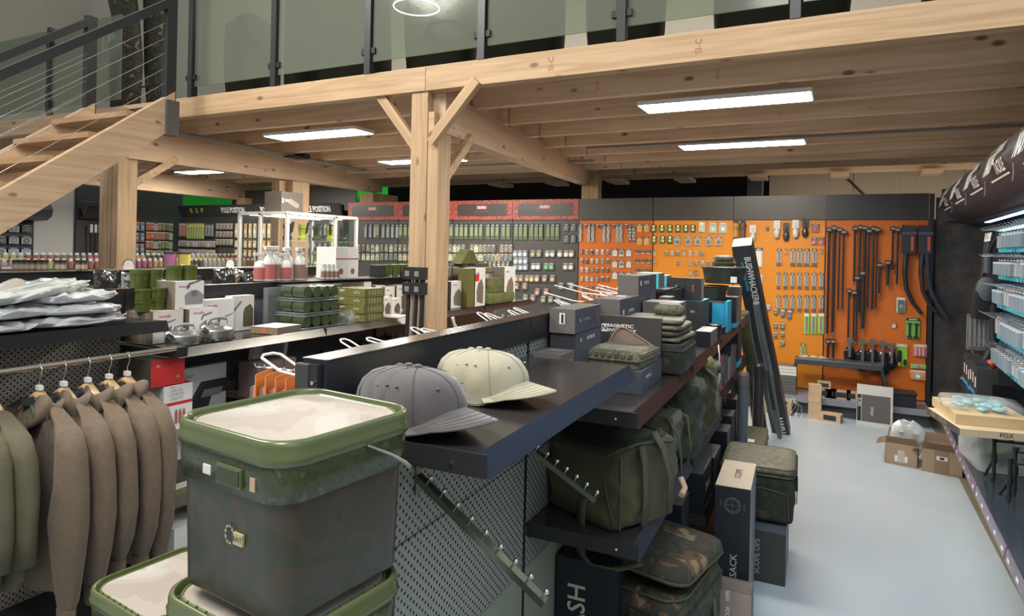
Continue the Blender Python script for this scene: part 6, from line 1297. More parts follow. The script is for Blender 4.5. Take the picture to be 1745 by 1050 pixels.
for i, (x, y, w, d, h, z, r, l) in enumerate(((-2.93, 1.60, .34, .40, .045, 0, .1, 'flat wrapped garment at the bottom of the nearer plastic pile'), (-2.93, 1.28, .36, .34, .04, 0, -.1, 'flat wrapped garment low at the far left of the shelf'), (-2.92, 1.61, .30, .36, .045, .046, -.12, 'milky wrapped garment second in the plastic pile'), (-2.95, 1.60, .30, .34, .05, .092, .2, 'milky wrapped garment third in the plastic pile'),
        (-2.97, 1.36, .40, .42, .06, .045, .3, 'wide clear wrapped garment lying across the others'), (-2.93, 1.0, .36, .34, .07, .0, .0, 'clear wrapped garment at the near end of the top shelf'))):
    pillow('wrapped_garment', w, d, h, pouch, (x, y, zt + z), r, l, 'packaged garment', i, .13, 'wrapped garments')
fl = pillow('wrapped_garment', .34, .55, .055, pmat('glossy_clear_wrap', (.42, .44, .42), .1, bump=.7, bscale=12, coat=1), (-2.97, 1.42, zt + .115), .35, 'clear wrapped grey garment thrown on top of the pile', 'packaged garment', 9, .14); fl.rotation_euler = (.10, .0, .35)
# ---- cookware
def bxB(lab, xf, pL, pR, zb, pT, dep, mats, name='carton', words=None, group=None, X=None):
    a = W(pL, 520, X=xf).y; b = W(pR, 520, X=xf).y; z1 = W(pL, pT, X=xf).z
    a = W(pL, pT, X=xf).y
    if b - a < .03: b = a + .03
    e = empty(name, (xf - dep / 2, (a + b) / 2, zb), 0, label=lab, cat='box', group=group)
    MB().box(-dep / 2, dep / 2, -(b - a) / 2, (b - a) / 2, 0, z1 - zb, (0, 1, 0, 0, 0, 2)).build('body', [mats[0], mats[1], mats[2] if len(mats) > 2 else mats[1]], e, bevel=.0015)
    e['hx'] = dep / 2; e['hy'] = (b - a) / 2; e['hz'] = z1 - zb
    for s, ht, y, z, m, sx in (words or []): letters(s, ht, m, e, (dep / 2 + .0012, y, z), (0, 1, 0), (0, 0, 1), sx=sx, off=.01)
    return e
def pic(e, poly, m, y=0, z=0, name='print'): return patch(e, name, poly, m, (e['hx'] + .0006, y, z), (0, 1, 0), (0, 0, 1))
kg = cmat((.28, .28, .29)); kg2 = cmat((.18, .17, .17))
def kettlepic(e, y, z, s):
    pic(e, [(-.045 * s, -.03 * s), (.045 * s, -.03 * s), (.05 * s, .012 * s), (.02 * s, .035 * s), (-.02 * s, .035 * s), (-.05 * s, .012 * s)], kg, y, z); q = pic(e, [(-.042 * s, .045 * s), (-.03 * s, .07 * s), (.03 * s, .085 * s), (.035 * s, .078 * s), (-.024 * s, .06 * s), (-.034 * s, .04 * s)], kg2, y, z)
    patch(e, 'print', disc(.016 * s, 12), kg2, (e['hx'] + .0014, y, z + .022 * s), (0, 1, 0), (0, 0, 1))
zs = 1.203
AR = 'Armolife'
eA = bxB('white kettle carton standing behind the low aluminium kettle', -2.97, 261, 313, zs, 532, .22, [woodgrain, offw, kraft], words=[(AR, .014, -.02, .13, printpink, .9)]); kettlepic(eA, .015, .05, .75)
eB = bxB('white kettle carton behind the fluted aluminium kettle', -2.95, 323, 371, zs, 528, .20, [woodgrain, white, white], words=[(AR, .014, -.03, .135, printpink, .9)]); kettlepic(eB, .02, .06, .9)
zc = zs + max(eA['hz'], eB['hz']) + .001
eC = bxB('upper white kettle carton standing on the two lower cartons', -2.98, 299, 347, zc, 480, .20, [woodgrain, white, white], words=[(AR, .014, -.03, .115, printpink, .9), ('trakker', .006, -.05, .008, printpink, 1)]); kettlepic(eC, .025, .055, 1.1)
eD = bxB('white carton printed with a frying pan beyond the kettles', -3.04, 348, 399, zs, 512, .07, [offw, white, white], words=[(AR, .014, -.045, .155, printpink, .9)]); pic(eD, disc(.035, 14, 1.0), kg2, -.03, .07); pic(eD, [(-.0, .0), (.09, .03), (.09, .035), (0, .008)], kg2, .0, .075)
eE = bxB('white carton printed with a flat griddle next to the pan carton', -3.06, 396, 433, zs, 505, .06, [offw, offw, white]); pic(eE, [(-.02, -.06), (.05, -.06), (.05, .04), (.03, .07), (-.01, .05), (-.02, .02)], cmat((.10, .09, .05)), .02, .08); pic(eE, [(-.07, .03), (-.02, .08), (-.01, .075), (-.06, .02)], kg2, -.0, .09)
def kettle(x, y, r, h, lab, fl=False):
    e = empty('kettle', (x, y, zs), 0, label=lab, cat='kettle')
    MB().lathe([(r * .93, 0), (r * .98, .006), (r, h * .3), (r * .99, h * .72), (r * .93, h * .80), (r * .55, h * .95), (r * .5, h * .97)], 32).build('body', steelb, e)
    MB().lathe([(r * .52, h * .96), (r * .50, h * 1.0), (r * .18, h * 1.08), (.001, h * 1.09)], 24).sphere((0, 0, h * 1.15), .012, 12, 7).build('lid', pmat('grey_anodised', (.32, .32, .32), .3, metal=.8), e)
    MB().tube([(r * .2, -r * .85, h * .72), (r * .28, -r * 1.05, h * .85), (r * .3, -r * 1.22, h * 1.08)], [.018, .015, .011], 10).build('spout', steelb, e)
    pts = [(-.0, -r * .78, h * .82), (0, -r * .7, h * 1.25)] + [(0, -r * .62 + r * 1.3 * i / 6, h * (1.42 + .12 * math.sin(math.pi * i / 6))) for i in range(7)] + [(0, r * .74, h * 1.15), (0, r * .78, h * .82)]
    MB().tube(pts, .0032, 6).build('handle', chrome, e); MB().tube([(0, -r * .62 + r * 1.3 * i / 6, h * (1.42 + .12 * math.sin(math.pi * i / 6))) for i in range(7)], .008, 8).build('handle_grip', kg, e)
    if fl:
        for k in range(14): a = 2 * math.pi * k / 14; MB().sphere((r * .985 * math.cos(a), r * .985 * math.sin(a), .010), 1, 8, 5, 0, (.009, .009, .005)).build('vent', black, e)
kettle(-2.865, 2.115, .082, .062, 'low wide aluminium kettle at the near end of the shelf'); kettle(-2.855, 2.300, .082, .074, 'taller aluminium kettle with vented foot beside the low one', True)
def jar(x, y, z, r, h, lab, grp, m=None):
    e = empty('olive_jar', (x, y, z), 0, label=lab, cat='jar', group=grp); MB().lathe([(r * .92, 0), (r * .94, h * .74)], 22).build('pot', m or oliveplastic, e); MB().lathe([(r, h * .74), (r, h * .98), (r * .94, h), (.001, h)], 22).build('lid', m or oliveplastic, e); return e
zj = zs + eA['hz'] + .001
p1_ = W(243, 534, Z=zj); 
carton('low kraft sided carton carrying small green jars at the near shelf end', -3.13, -2.95, 2.01, 2.045, 0, .01, kraft) if False else None
e = empty('carton', (-3.04, 1.995 + .035, zs), 0, label='wood print carton at the very end of the shelf under the small jars', cat='box'); MB().box(-.10, .065, -.03, .03, 0, eA['hz'] - .003).build('body', woodgrain, e)
for i, (px, py, st_) in enumerate(((243, 534, 0), (243, 518, 1), (268, 534, 0), (271, 517, 1))):
    x = -3.02 if px < 250 else -3.06; y = W(px, py, X=x).y
    jar(x, y, zj + .056 * st_, .036, .054, ('lower small green jar left of the upper kettle carton', 'upper small green jar left of the upper kettle carton', 'lower small green jar touching the kettle carton', 'tilted upper small green jar touching the kettle carton')[i], 'small green jars')
zh = 1.466
for i, (px, pb) in enumerate(((237, 488), (262, 488))): p = W(px, pb, X=-3.17); jar(-3.17, p.y, zh, .044, .092, ('large green jar standing on the header, nearest', 'large green jar beside it on the header, touching the nearest')[i], 'large green jars')
for i, y in enumerate((2.20, 2.285)): jar(-3.06 , y, zc + eC['hz'] + .001, .041, .078, ('green jar on the upper kettle carton, nearer one', 'green jar on the upper kettle carton, farther one')[i], 'green jars on the kettle carton')
e = empty('flat_box', (-2.86, 2.70, zs), .12, label='low open topped brown and white carton near the shelf edge', cat='box'); MB().box(-.09, .09, -.10, .10, 0, .038, (0, 1, 0, 0, 0, 2)).build('body', [pmat('brown_print', (.25, .19, .10), .5), cmat((.17, .13, .10)), white], e, bevel=.002); patch(e, 'print', rect(.03, .026), cmat((.55, .15, .08)), (-.0, -.1006, .018), (1, 0, 0), (0, 0, 1))
# tubs of reels in clear stacked trays
tr_ = empty('reel_tray_stack', (-2.92, 3.02, zs), 0, label='stack of clear trays holding rounded green pot sets', cat='tray stack')
gp = pmat('green_translucent_plastic', (.06, .085, .035), .18, coat=.8)
for k in range(3):
    z = k * .088; w = .23 - .03 * k * .5
    MB().box(-w / 2, w / 2, -.17, .17, z, z + .003).box(-w / 2, w / 2, -.17, .17, z + .074, z + .077).build('tray', clr, tr_)
    for x in (-.06, .04):
        for y in (-.11, -.03, .05, .12): MB().tube([(x - .045, y, z + .038), (x + .045, y, z + .038)], [.034, .034], 14).build('pot', gp, tr_)
cs = empty('clamshell_packet', (-3.08, 2.92, zs), 0, label='clear clamshell packet standing behind the tray stack', cat='packet'); MB().box(-.02, .02, -.10, .10, 0, .235, 0).box(-.015, .0, -.08, .08, .02, .19, 1).build('shell', [clr, olivefab], cs)
cp = empty('clear_pouch', (-2.84, 3.24, zs), .3, label='open clear pouch with small parts beside the olive cartons', cat='packet'); MB().add([(-.05, -.06, 0), (.05, -.05, 0), (.06, .05, 0), (-.05, .06, 0), (0, -.07, .08), (.07, .01, .07), (.02, .06, .085), (-.05, .0, .07)], [(0, 3, 2, 1), (0, 1, 5, 4), (1, 2, 6, 5), (2, 3, 7, 6), (3, 0, 4, 7)]).build('pouch', clr, cp); MB().sphere((0, 0, .02), .028, 10, 6, 0, (1.3, 1, .6)).build('contents', olivefab, cp)
for i in range(4):
    e = empty('olive_carton', (-2.90 + .004 * (i % 2), 3.47, zs + i * .0545), math.radians((2, -2, 1, -1)[i]), label=f'long olive carton with rod rest outlines in the stack of four, {ordn(3 - i)} from the top', cat='box', group='stack of olive cartons')
    MB().box(-.115, .115, -.10, .10, 0, .053, (0, 0, 0, 0, 0, 1)).build('body', [olive, cmat((.26, .25, .14))], e, bevel=.0015)
    for x in (-.08,): MB().box(-.10, -.055, -.1012, -.10, .036, .041).build('print', printw, e); MB().box(-.10, -.07, -.1012, -.10, .028, .031).build('print', printw, e)
    for q in range(3): patch(e, 'print', disc(.009, 8), cmat((.34, .33, .22)), (.03 + q * .017, -.1008, .026 + .006 * (q % 2)), (1, 0, 0), (0, 0, 1))
    for q in range(5): MB().box(.115, .1162, -.06 + q * .03, -.052 + q * .03, .012, .042).build('print', cmat((.34, .33, .22)), e)
for i in range(5): 
    e = bxB(f'small brown and white carton in the row behind the olive stack, {ordn(i)} along', -3.08, 568 + i * 13, 580 + i * 13, zs, 482 - i * .3, .08, [cmat((.16, .12, .09)), (cmat((.16, .12, .09)) if i < 4 else white), white], group='brown and white cartons'); pic(e, rect(.05, .02), white, 0, e['hz'] - .04)
ow = [woodgrain, white, white]; obr = cmat((.20, .17, .13))
def picbox(lab, xf, pL, pR, pT, dep, side=olivefab, zb=zs, c=(.12, .10, .08), red_=None):
    e = bxB(lab, xf, pL, pR, zb, pT, dep, [side, white, white]); h = e['hz']; hy = e['hy']
    pic(e, [(-hy * .5, h * .12 - h / 2), (hy * .6, h * .05 - h / 2), (hy * .7, h * .3 - h / 2 + h * .2), (hy * .3, h * .22), (-hy * .3, h * .1), (-hy * .6, -h * .1)], cmat(c), 0, h / 2); 
    MB().box(e['hx'], e['hx'] + .001, -hy * .7, -hy * .1, h * .84, h * .88).build('print', printg, e)
    return e
for i, a in enumerate(((-3.02, 656, 672, 489, .10), (-3.02, 676, 700, 487, .10), (-2.94, 637, 652, 511, .06), (-2.93, 653, 668, 507, .06), (-2.92, 669, 684, 509, .06), (-3.05, 640, 655, 487, .10))):
    picbox(f'white carton with a shadowy bag picture between olive stack and post, {ordn(i)} of six', a[0], a[1], a[2], a[3], a[4], side=(olive, olive, white, white, white, olive)[i])
tag(MB().box(-.06, .06, -.05, .05, 0, .035).build('small_carton', obr, loc=(-2.86, 4.02, zs), bevel=.001), 'small flat brown carton low in front of the picture cartons', 'box')
tag(MB().box(-.08, .08, -.11, .11, 0, .004).box(-.05, .06, -.09, .08, .004, .007).build('leaflets', white, loc=(-2.86, 3.78, zs), rz=.3), 'white leaflets lying flat beside the olive cartons', 'leaflet')
# right of the post
picbox('white carton printed with a tan bag, just past the pine post', -2.88, 742, 762, 470, .08, side=obr); picbox('brown sided white carton with a curved bag picture past the post', -2.86, 769, 789, 480, .07, side=obr, c=(.20, .16, .12))
e = bxB('plain tall olive carton standing at the shelf edge', -2.80, 797, 809, zs, 458, .09, [pmat('olive_drab_carton', (.13, .125, .03), .55), pmat('olive_drab_carton', (.13, .125, .03), .55)])
e = picbox('tall white carton with a red sticker and brown bag picture', -2.80, 809, 826, 457, .12, c=(.18, .14, .10)); pic(e, rect(e['hy'] * .7, .06), red, -e['hy'] * .5, e['hz'] - .085)
picbox('last white carton on the shelf, with a wood print picture', -2.80, 860, 877, 455, .12, side=woodgrain, c=(.22, .16, .10))
for i, (a, b, t) in enumerate(((757, 770, 456), (770, 782, 456), (825, 842, 456), (843, 859, 456))): bxB(f'wood print carton in the back row past the post, {ordn(i)} along', -3.02, a, b, zs, t, .08, [woodgrain, woodgrain, kraft], group='wood print cartons')
bxB('small white carton behind the green bag', -2.98, 826, 838, zs, 467, .06, [white, white])
y0 = W(845, 515, X=-2.84).y
softbox('green_bag', .16, .55, .10, olivefab2, 'bright olive padded bag lying folded on the shelf', (-2.86, y0, zs), 0, .05, .08, 21, wr=.006)
e, _ = softbox('green_bag', .11, .42, .13, olivefab2, 'pleated bright olive bag standing on the folded one', (-2.87, y0, zs + .105), 0, .05, .05, 22, wr=.010)
tg = empty('swing_ticket', (-2.742, y0 + .05, 1.16), 0, label='red printed swing ticket hanging below the green bag', cat='tag'); MB().add([(0, -.03, -.16), (0, 0, -.20), (0, .03, -.16), (0, .03, -.10), (0, 0, -.05), (0, -.03, -.10), (.002, -.03, -.16), (.002, 0, -.20), (.002, .03, -.16), (.002, .03, -.10), (.002, 0, -.05), (.002, -.03, -.10)], [(5, 4, 3, 2, 1, 0), (6, 7, 8, 9, 10, 11)]).build('ticket', cmat((.50, .16, .15)), tg); MB().tube([(0, 0, -.05), (0, 0, .06)], .0015, 4).build('string', black, tg); patch(tg, 'print', disc(.015, 10), white, (.0022, 0, -.13), (0, 1, 0), (0, 0, 1))
# poles leaning on the post
tp2 = empty('rod_bundle', (-2.50, 3.52, 0), 0, label='bundle of dark telescopic poles leaning on the front of the pine post', cat='pole bundle')
for i, (x, c) in enumerate(((-.05, blk), (-.02, cmat((.30, .22, .15))), (.01, blk), (.04, cmat((.25, .18, .13))), (.06, blk))): MB().tube([(x, -.06, 0), (x, .02, 1.55)], .014 if i % 2 == 0 else .008, 8).build('pole', c, tp2)
for z in (1.39, 1.49): MB().box(-.075, .085, -.03, .03, z, z + .08).box(-.055, -.02, -.032, -.03, z + .02, z + .055, 1).box(.02, .055, -.032, -.03, z + .02, z + .055, 1).build('clamp', [black, cmat((.22, .2, .2))], tp2, bevel=.004)
el = empty('folding_easel', (-2.60, 4.15, .72), 0, label='white folding metal stand leaning past the post', cat='stand')
for a, b in (((0, 0, .46), (.02, .25, 0)), ((0, .02, .46), (-.06, .30, 0)), ((.01, .04, .40), (.06, .33, 0)), ((0, .12, .2), (.05, .22, .2))): MB().tube([a, b], .008, 6).build('leg', wire, el)
# under the main shelf
redb = empty('carton', (-2.90, 1.98, 1.035), 0, label='carton with bright red end under the rail bracket', cat='box'); MB().box(-.12, .12, -.085, .085, 0, .125, (0, 1, 2, 0, 0, 2)).build('body', [woodgrain, red, cmat((.10, .085, .07))], redb, bevel=.002)
for s in (-1, 1): patch(redb, 'print', [(-.012, 0), (.012, 0), (0, .014)], kraft, (.1206, s * .05, .09 if s < 0 else .03), (0, 1, 0), (0, 0, 1))
ck = empty('carton', (-2.865, 2.035, .818), 0, label='white and red carton lettered shelter complete care kit', cat='box'); MB().box(-.085, .085, -.075, .075, 0, .212, (0, 0, 0, 0, 0, 0)).box(.0852, .0862, -.075, .075, .118, .132, 1).box(-.085, .085, -.075, .075, .212, .2135, 1).build('body', [white, red], ck)
for i, s in enumerate(('SHELTER', 'COMPLETE', 'CARE KIT')): letters(s, .013, printg, ck, (.0866, -.01, .185 - i * .019), (0, 1, 0), (0, 0, 1), sx=.85)
letters('trakker', .007, red, ck, (.0866, -.03, .203), (0, 1, 0), (0, 0, 1))
for s in (-.01, .01, .03): patch(ck, 'print', [(-.007, -.03), (.007, -.03), (.007, .02), (.003, .035), (-.003, .035), (-.007, .02)], cmat((.40, .12, .12)), (.0866, s, .06), (0, 1, 0), (0, 0, 1))
patch(ck, 'print', rect(.03, .05), cmat((.5, .4, .4)), (-.02, -.0756, .05), (1, 0, 0), (0, 0, 1))
gr = bxB('wide white carton printed with a metal grill, behind the care kit', -3.02, 296, 388, .818, 632, .05, [cmat((.14, .10, .08)), white, white], words=[('trakker', .026, -.10, .185, printg, 1.0), ('Armolife', .015, -.115, .155, printg, 1.0)])
pic(gr, [(-.06, -.09), (.03, .045), (.20, .045), (.20, -.03), (.10, -.03), (.08, -.09)], cmat((.05, .05, .05)), -.03, .10); pic(gr, [(.0, -.03), (.02, .01), (.14, .01), (.12, -.03)], cmat((.35, .33, .30)), -.0, .09).location.x += .0008
lb = empty('carton', (-2.99, 2.77, 1.0), 0, label='white carton with a dark arched bag picture leaning under the shelf', cat='box'); MB().box(-.03, .0, -.13, .13, 0, .175, 0).build('body', white, lb).rotation_euler = (0, .18, 0)
o = patch(lb, 'print', [(-.08, -.09), (.10, -.09), (.085, .03), (.0, .06), (-.06, .02)], cmat((.20, .20, .19)), (.010, .0, .09), (0, 1, 0), (0, 0, 1)); o.rotation_euler = (0, .18, 0); lt = letters('trakker', .022, printk, lb, (.028, -.06, .155), (0, 1, 0), (.18, 0, 1), sx=1)
st2 = empty('carton', (-3.0, 2.77, .83), 0, label='flat white and brown carton lying under the leaning one', cat='box'); MB().box(-.1, .2, -.20, .14, 0, .03, (0, 0, 0, 0, 0, 1)).box(-.09, .17, -.15, .13, .031, .165, 2).build('body', [cmat((.30, .2, .12)), offw, cmat((.10, .08, .07))], st2)
for i in range(3): tag(MB().box(-.07, .07, -.045, .045, 0, .19, (0, 0, 0, 0, 0, 1)).build('carton', [cmat((.15, .10, .085)), cmat((.22, .17, .14))], loc=(-2.87, 2.56 + i * .095, .863 - .0), bevel=.001), f'brown carton standing near the orange packets, {ordn(i)} along', 'box', 'brown cartons under the shelf')
tb_ = bxB('white carton printed with a low green bag on the next shelf down', -2.85, 262, 325, .503, 752, .10, [offw, white, white], words=[('trakker', .03, -.03, .225, printg, 1.0)]); pic(tb_, [(-.05, -.06), (.12, -.06), (.12, .03), (.08, .06), (-.03, .05)], cmat((.08, .075, .05)), .03, .09)
lw_ = empty('carton', (-2.84, 2.12, .127), 0, label='white carton with a red spiral mark low behind the buckets', cat='box'); MB().box(-.1, .1, -.12, .16, 0, .24, 0).build('body', white, lw_)
b = MB(); b.tube([(.102, .02 + .02 * (1 - .09 * i) * math.cos(i * .7), .19 + .024 * (1 - .09 * i) * math.sin(i * .7)) for i in range(11)], .004, 5); b.build('spiral_print', cmat((.45, .05, .10)), lw_); letters('r', .05, printk, lw_, (.101, -.03, .19), (0, 1, 0), (0, 0, 1))
sm_ = empty('carton', (-2.81, 2.19, .371), 0, label='small black and cream carton with upright lettering low on the gondola', cat='box'); MB().box(-.05, .05, -.035, .035, 0, .11, (0, 1, 0, 0, 0, 2)).build('body', [cmat((.03, .022, .02)), cmat((.5, .40, .22)), kraft], sm_); letters('trakker', .012, printw, sm_, (-.01, -.0356, .055), (0, 0, 1), (-1, 0, 0))
for i in range(10): MB().tube([(-2.85 + i * .012, 2.02, .38), (-2.85 + i * .012, 2.02, .49)], .002, 4).build('wire', black, lw_) if False else None
# folded dark clothing on the lower shelf beyond
for i, (x, y, w, d, h) in enumerate(((-2.93, 3.35, .3, .5, .16), (-2.92, 3.75, .28, .45, .20), (-2.95, 3.1, .3, .3, .10), (-2.90, 4.4, .25, .5, .12))): pillow('camo_clothing', w, d, h, camofab if i % 2 else camodark, (x, y, .835 if y < 3.95 else .855), .1 * i, f'crumpled camouflage garment on the shelf below, {ordn(i)} from the leaning carton', 'clothing', 30 + i, .16)
# ---- on the header of B
def bottle(x, y, z, lab, m1, h=.20, r=.036, spray=True, grp='spray bottles on the header'):
    e = empty('spray_bottle' if spray else 'small_bottle', (x, y, z), random.uniform(-.4, .4), label=lab, cat='bottle', group=grp)
    wpl = pmat('milky_bottle_plastic', (.68, .66, .62), .25)
    if spray:
        MB().lathe([(r * .95, 0), (r, .005), (r, h * .5), (r * .85, h * .62), (r * .42, h * .72), (r * .38, h * .76)], 18).build('body', wpl, e); MB().lathe([(r * 1.01, h * .05), (r * 1.01, h * .46)], 18).build('label', m1, e)
        MB().lathe([(r * .46, h * .76), (r * .46, h * .84)], 12).box(-.012, .012, -.045, .02, h * .86, h * .97).build('spray_head', wpl, e, bevel=.003); MB().tube([(0, -.03, h * .88), (0, -.04, h * .80), (0, -.03, h * .74)], .004, 5).build('trigger', wpl, e)
    else:
        MB().lathe([(r, 0), (r, h * .66), (r * .55, h * .74)], 14).build('body', wpl, e); MB().lathe([(r * 1.02, h * .08), (r * 1.02, h * .5)], 14).build('label', m1, e); MB().lathe([(r * .8, h * .74), (r * .8, h * .97), (.001, h)], 14).build('cap', wpl, e)
rl1, bl1, gl1 = pmat('red_bottle_label', (.48, .13, .12), .4), pmat('brown_bottle_label', (.28, .17, .13), .4), pmat('white_bottle_label', (.6, .52, .48), .4)
tt = MB().box(-3.30, -3.05, 2.93, 5.6, 1.4655, 1.4675).build('top_board', blk, gB)
for i, (px, h, m) in enumerate(((449, .165, rl1), (458, .205, rl1), (475, .205, bl1), (486, .165, rl1), (495, .20, gl1), (510, .20, bl1), (519, .165, bl1))):
    p = W(px, 479 - (px - 449) * .03, Z=1.468); bottle(p.x + (.0 if i % 2 else -.03), p.y, 1.468, f'white spray bottle in the row on the header, {ordn(i)} from the foil bags', m, h * 1.1, .040)
for i in range(4): p = W(551 + i * 7.5, 475, Z=1.468); bottle(p.x, p.y, 1.468, f'small capped bottle before the white cartons, {ordn(i)} of four', bl1, .105, .018, False, 'small bottles on the header')
lg = empty('lime_bottle', (-3.27, 3.75, 1.468), 0, label='square bottle half filled with lime green behind the small bottles', cat='bottle'); MB().box(-.02, .02, -.035, .035, 0, .05, 0).box(-.02, .02, -.035, .035, .05, .11, 1).box(-.012, .012, -.018, .018, .11, .16, 1).build('body', [cmat((.25, .50, .02)), clr], lg); lg.location.z += 0.04; MB().box(-.03, .03, -.045, .045, -.04, -.001).build('stand', clr, lg)
e = bxB('white carton with a dark red picture standing on the header, nearer', -3.16, 573, 589, 1.468, 421, .18, [white, white, white]); pic(e, rect(e['hy'] * 2, .012), cmat((.5, .2, .2)), 0, e['hz'] * .62); pic(e, disc(.022, 12), cmat((.3, .1, .09)), 0, .05); 
e2 = bxB('white carton with a dark red picture standing on the header, farther', -3.16, 592, 609, 1.468, 421, .10, [white, white, white]); pic(e2, rect(e2['hy'] * 2, .012), cmat((.5, .2, .2)), 0, e2['hz'] * .62); pic(e2, disc(.022, 12), cmat((.3, .1, .09)), 0, .05)
tag(MB().box(-.04, .04, -.05, .05, 0, .09).build('black_carton', cmat((.02, .02, .022)), loc=(-3.2, 4.02, 1.468), bevel=.004), 'black packet between the white cartons and the green pots', 'packet')
for i in range(6): jar(-3.22 + .04 * (i % 2), 4.16 + i * .052 + .0, 1.468, .030, .092, f'upright green pot in the row on the header, {ordn(i)} from the black packet', 'green pots on the header', pmat('leaf_green_plastic', (.07, .10, .015), .3))
wf = empty('paper_stand', (-3.2, 4.60, 1.468), 0, label='white wire frame holding papers beside the green pots', cat='stand'); MB().tube([(0, -.08, 0), (0, -.08, .09), (0, .08, .09), (0, .08, 0)], .003, 5).tube([(0, -.08, .04), (0, .08, .04)], .003, 5).build('frame', wire, wf); MB().box(.004, .006, -.05, .05, .05, .085).build('paper', white, wf)
pillow('camo_hat', .16, .30, .10, camotan, (-3.17, 5.20, 1.468), 0, 'crumpled camouflage hat on the header past the post', 'hat', 50, .2)
y1 = W(786, 440, X=-3.17).y; hp = empty('folded_shelter', (-3.17, y1, 1.56), 0, label='small pitched green fabric model shelter on top of the cartons', cat='shelter'); MB().prism([(-.16, 0), (.16, 0), (.05, .12), (-.03, .13)], .10, 0, Matrix.Rotation(math.pi / 2, 4, 'X') @ Matrix.Rotation(math.pi / 2, 4, 'Y')).build('fabric', olivefab2, hp)
hp.rotation_euler = (0, 0, 0)
nb = empty('white_net_box', (-3.17, W(792, 450, X=-3.17).y, 1.468), 0, label='white framed carton with a dark net window on the header', cat='box'); MB().box(-.06, .06, -.10, .10, 0, .085).build('body', white, nb); MB().box(.0602, .0612, -.06, .07, .01, .075).build('window', kg2, nb)
tag(MB().box(-.06, .06, -.15, .15, 0, .09).box(.0602, .0612, .02, .10, .01, .04, 1).build('brown_carton', [cmat((.09, .075, .06)), cmat((.2, .18, .16))], loc=(-3.17, W(811, 450, X=-3.17).y, 1.468), bevel=.002), 'dark brown carton at the far end of the header', 'box')
# ================================================================== third gondola (C) and what stands on it
gC = empty('gondola_shelving', (0, 0, 0), label='third black gondola shelving under the jars and drums, before the stairs post', cat='shelving')
for i in range(2, 5):
    a = .2 + i * .98; MB().box(-4.90, -4.84, a, a + .975, 1.39, 1.478).build('header', blk, gC); MB().box(-4.88, -4.865, a, a + .975, .1, 1.39).build('back_panel', pgB, gC)
    MB().box(-4.86, -4.50, a, a + .975, 1.28, 1.30).build('shelf', gunm, gC)
MB().box(-5.02, -4.5, 2.16, 5.1, 0, .12).build('base', blk, gC); MB().box(-5.02, -4.80, 2.16, 5.1, 1.479, 1.484).build('top_board', pmat('grey_top_board', (.20, .19, .17), .4), gC)
def foilbag(x, y, z, w, h, rz, lab, seed, m=blkfoil, lean=0):
    rd = random.Random(seed); b = MB(); nx, nz = 9, 9; vs = []
    for s in (1, -1):
        for i in range(nz):
            for j in range(nx):
                u, v = j / (nx - 1), i / (nz - 1); q = math.sin(math.pi * u) ** .6 * math.sin(math.pi * min(1, v * 1.15 + .02)) ** .5
                vs.append(((s * (.02 * q + .004)) + .006 * math.sin(9 * u + 5 * v + seed) + lean * v, (u - .5) * w * (1 - .08 * q), v * h + .008 * math.sin(7 * u + seed)))
    T = nx * nz; fs = []
    for i in range(nz - 1):
        for j in range(nx - 1):
            q = i * nx + j; fs.append((q, q + 1, q + nx + 1, q + nx)); fs.append((T + q + nx, T + q + nx + 1, T + q + 1, T + q))
    for i in range(nz - 1):
        for j in (0, nx - 1): q = i * nx + j; fs.append((q, q + nx, T + q + nx, T + q))
    for j in range(nx - 1): fs.append((j, j + 1, T + j + 1, T + j)); q = (nz - 1) * nx + j; fs.append((q, q + 1, T + q + 1, T + q))
    b.add(vs, fs, 0, True); return tag(b.build('foil_bag', m, loc=(x, y, z), rz=rz), lab, 'bag', 'glossy black bags on the shelf')
for i, y in enumerate((2.80, 2.98, 3.14, 3.74, 3.90, 4.05, 4.22, 4.38)):
    foilbag(-4.62 + .05 * (i % 2), y, 1.302, .19, .19 - .02 * (i % 3), .15 * (-1) ** i, f'crinkled glossy black and silver bag, {ordn(i)} from the wrapped clothes', i, foil if i in (1, 4, 7) else blkfoil)
for i, (y, l) in enumerate(((3.10, 'white domed sign standing above the nearest glossy bags'), (4.02, 'white domed sign standing above the farther glossy bags'))):
    e = empty('domed_sign', (-4.84, y, 1.486), 0, label=l, cat='sign'); MB().prism([(-.04, 0), (.04, 0)] + [(.04 * math.cos(a), .03 + .04 * math.sin(a)) for a in [math.pi * q / 8 for q in range(9)]], .004, 0, Matrix(((0, 0, 1, 0), (1, 0, 0, 0), (0, 1, 0, 0), (0, 0, 0, 1)))).build('disc', white, e)
    MB().tube([(0, .044 * math.cos(a), .03 + .044 * math.sin(a)) for a in [math.pi * q / 10 for q in range(11)]], .003, 5).build('rim', black, e)
nv = empty('dark_carton', (-4.66, 3.42, 1.302), 0, label='dark low carton with large white letters between the black bags', cat='box'); MB().box(-.05, .05, -.14, .14, 0, .13).build('body', cmat((.03, .028, .028)), nv); letters('NVL', .06, printw, nv, (.051, .02, .08), (0, 1, 0), (0, 0, 1), sx=1.1)
tag(MB().box(-.05, .05, -.16, .16, 0, .05).build('brown_carton', cmat((.12, .10, .08)), loc=(-4.50, 3.28, 1.302), bevel=.002), 'long brown carton in front of the lettered dark one', 'box')
jb, jk = cmat((.20, .13, .07)), cmat((.03, .025, .02))
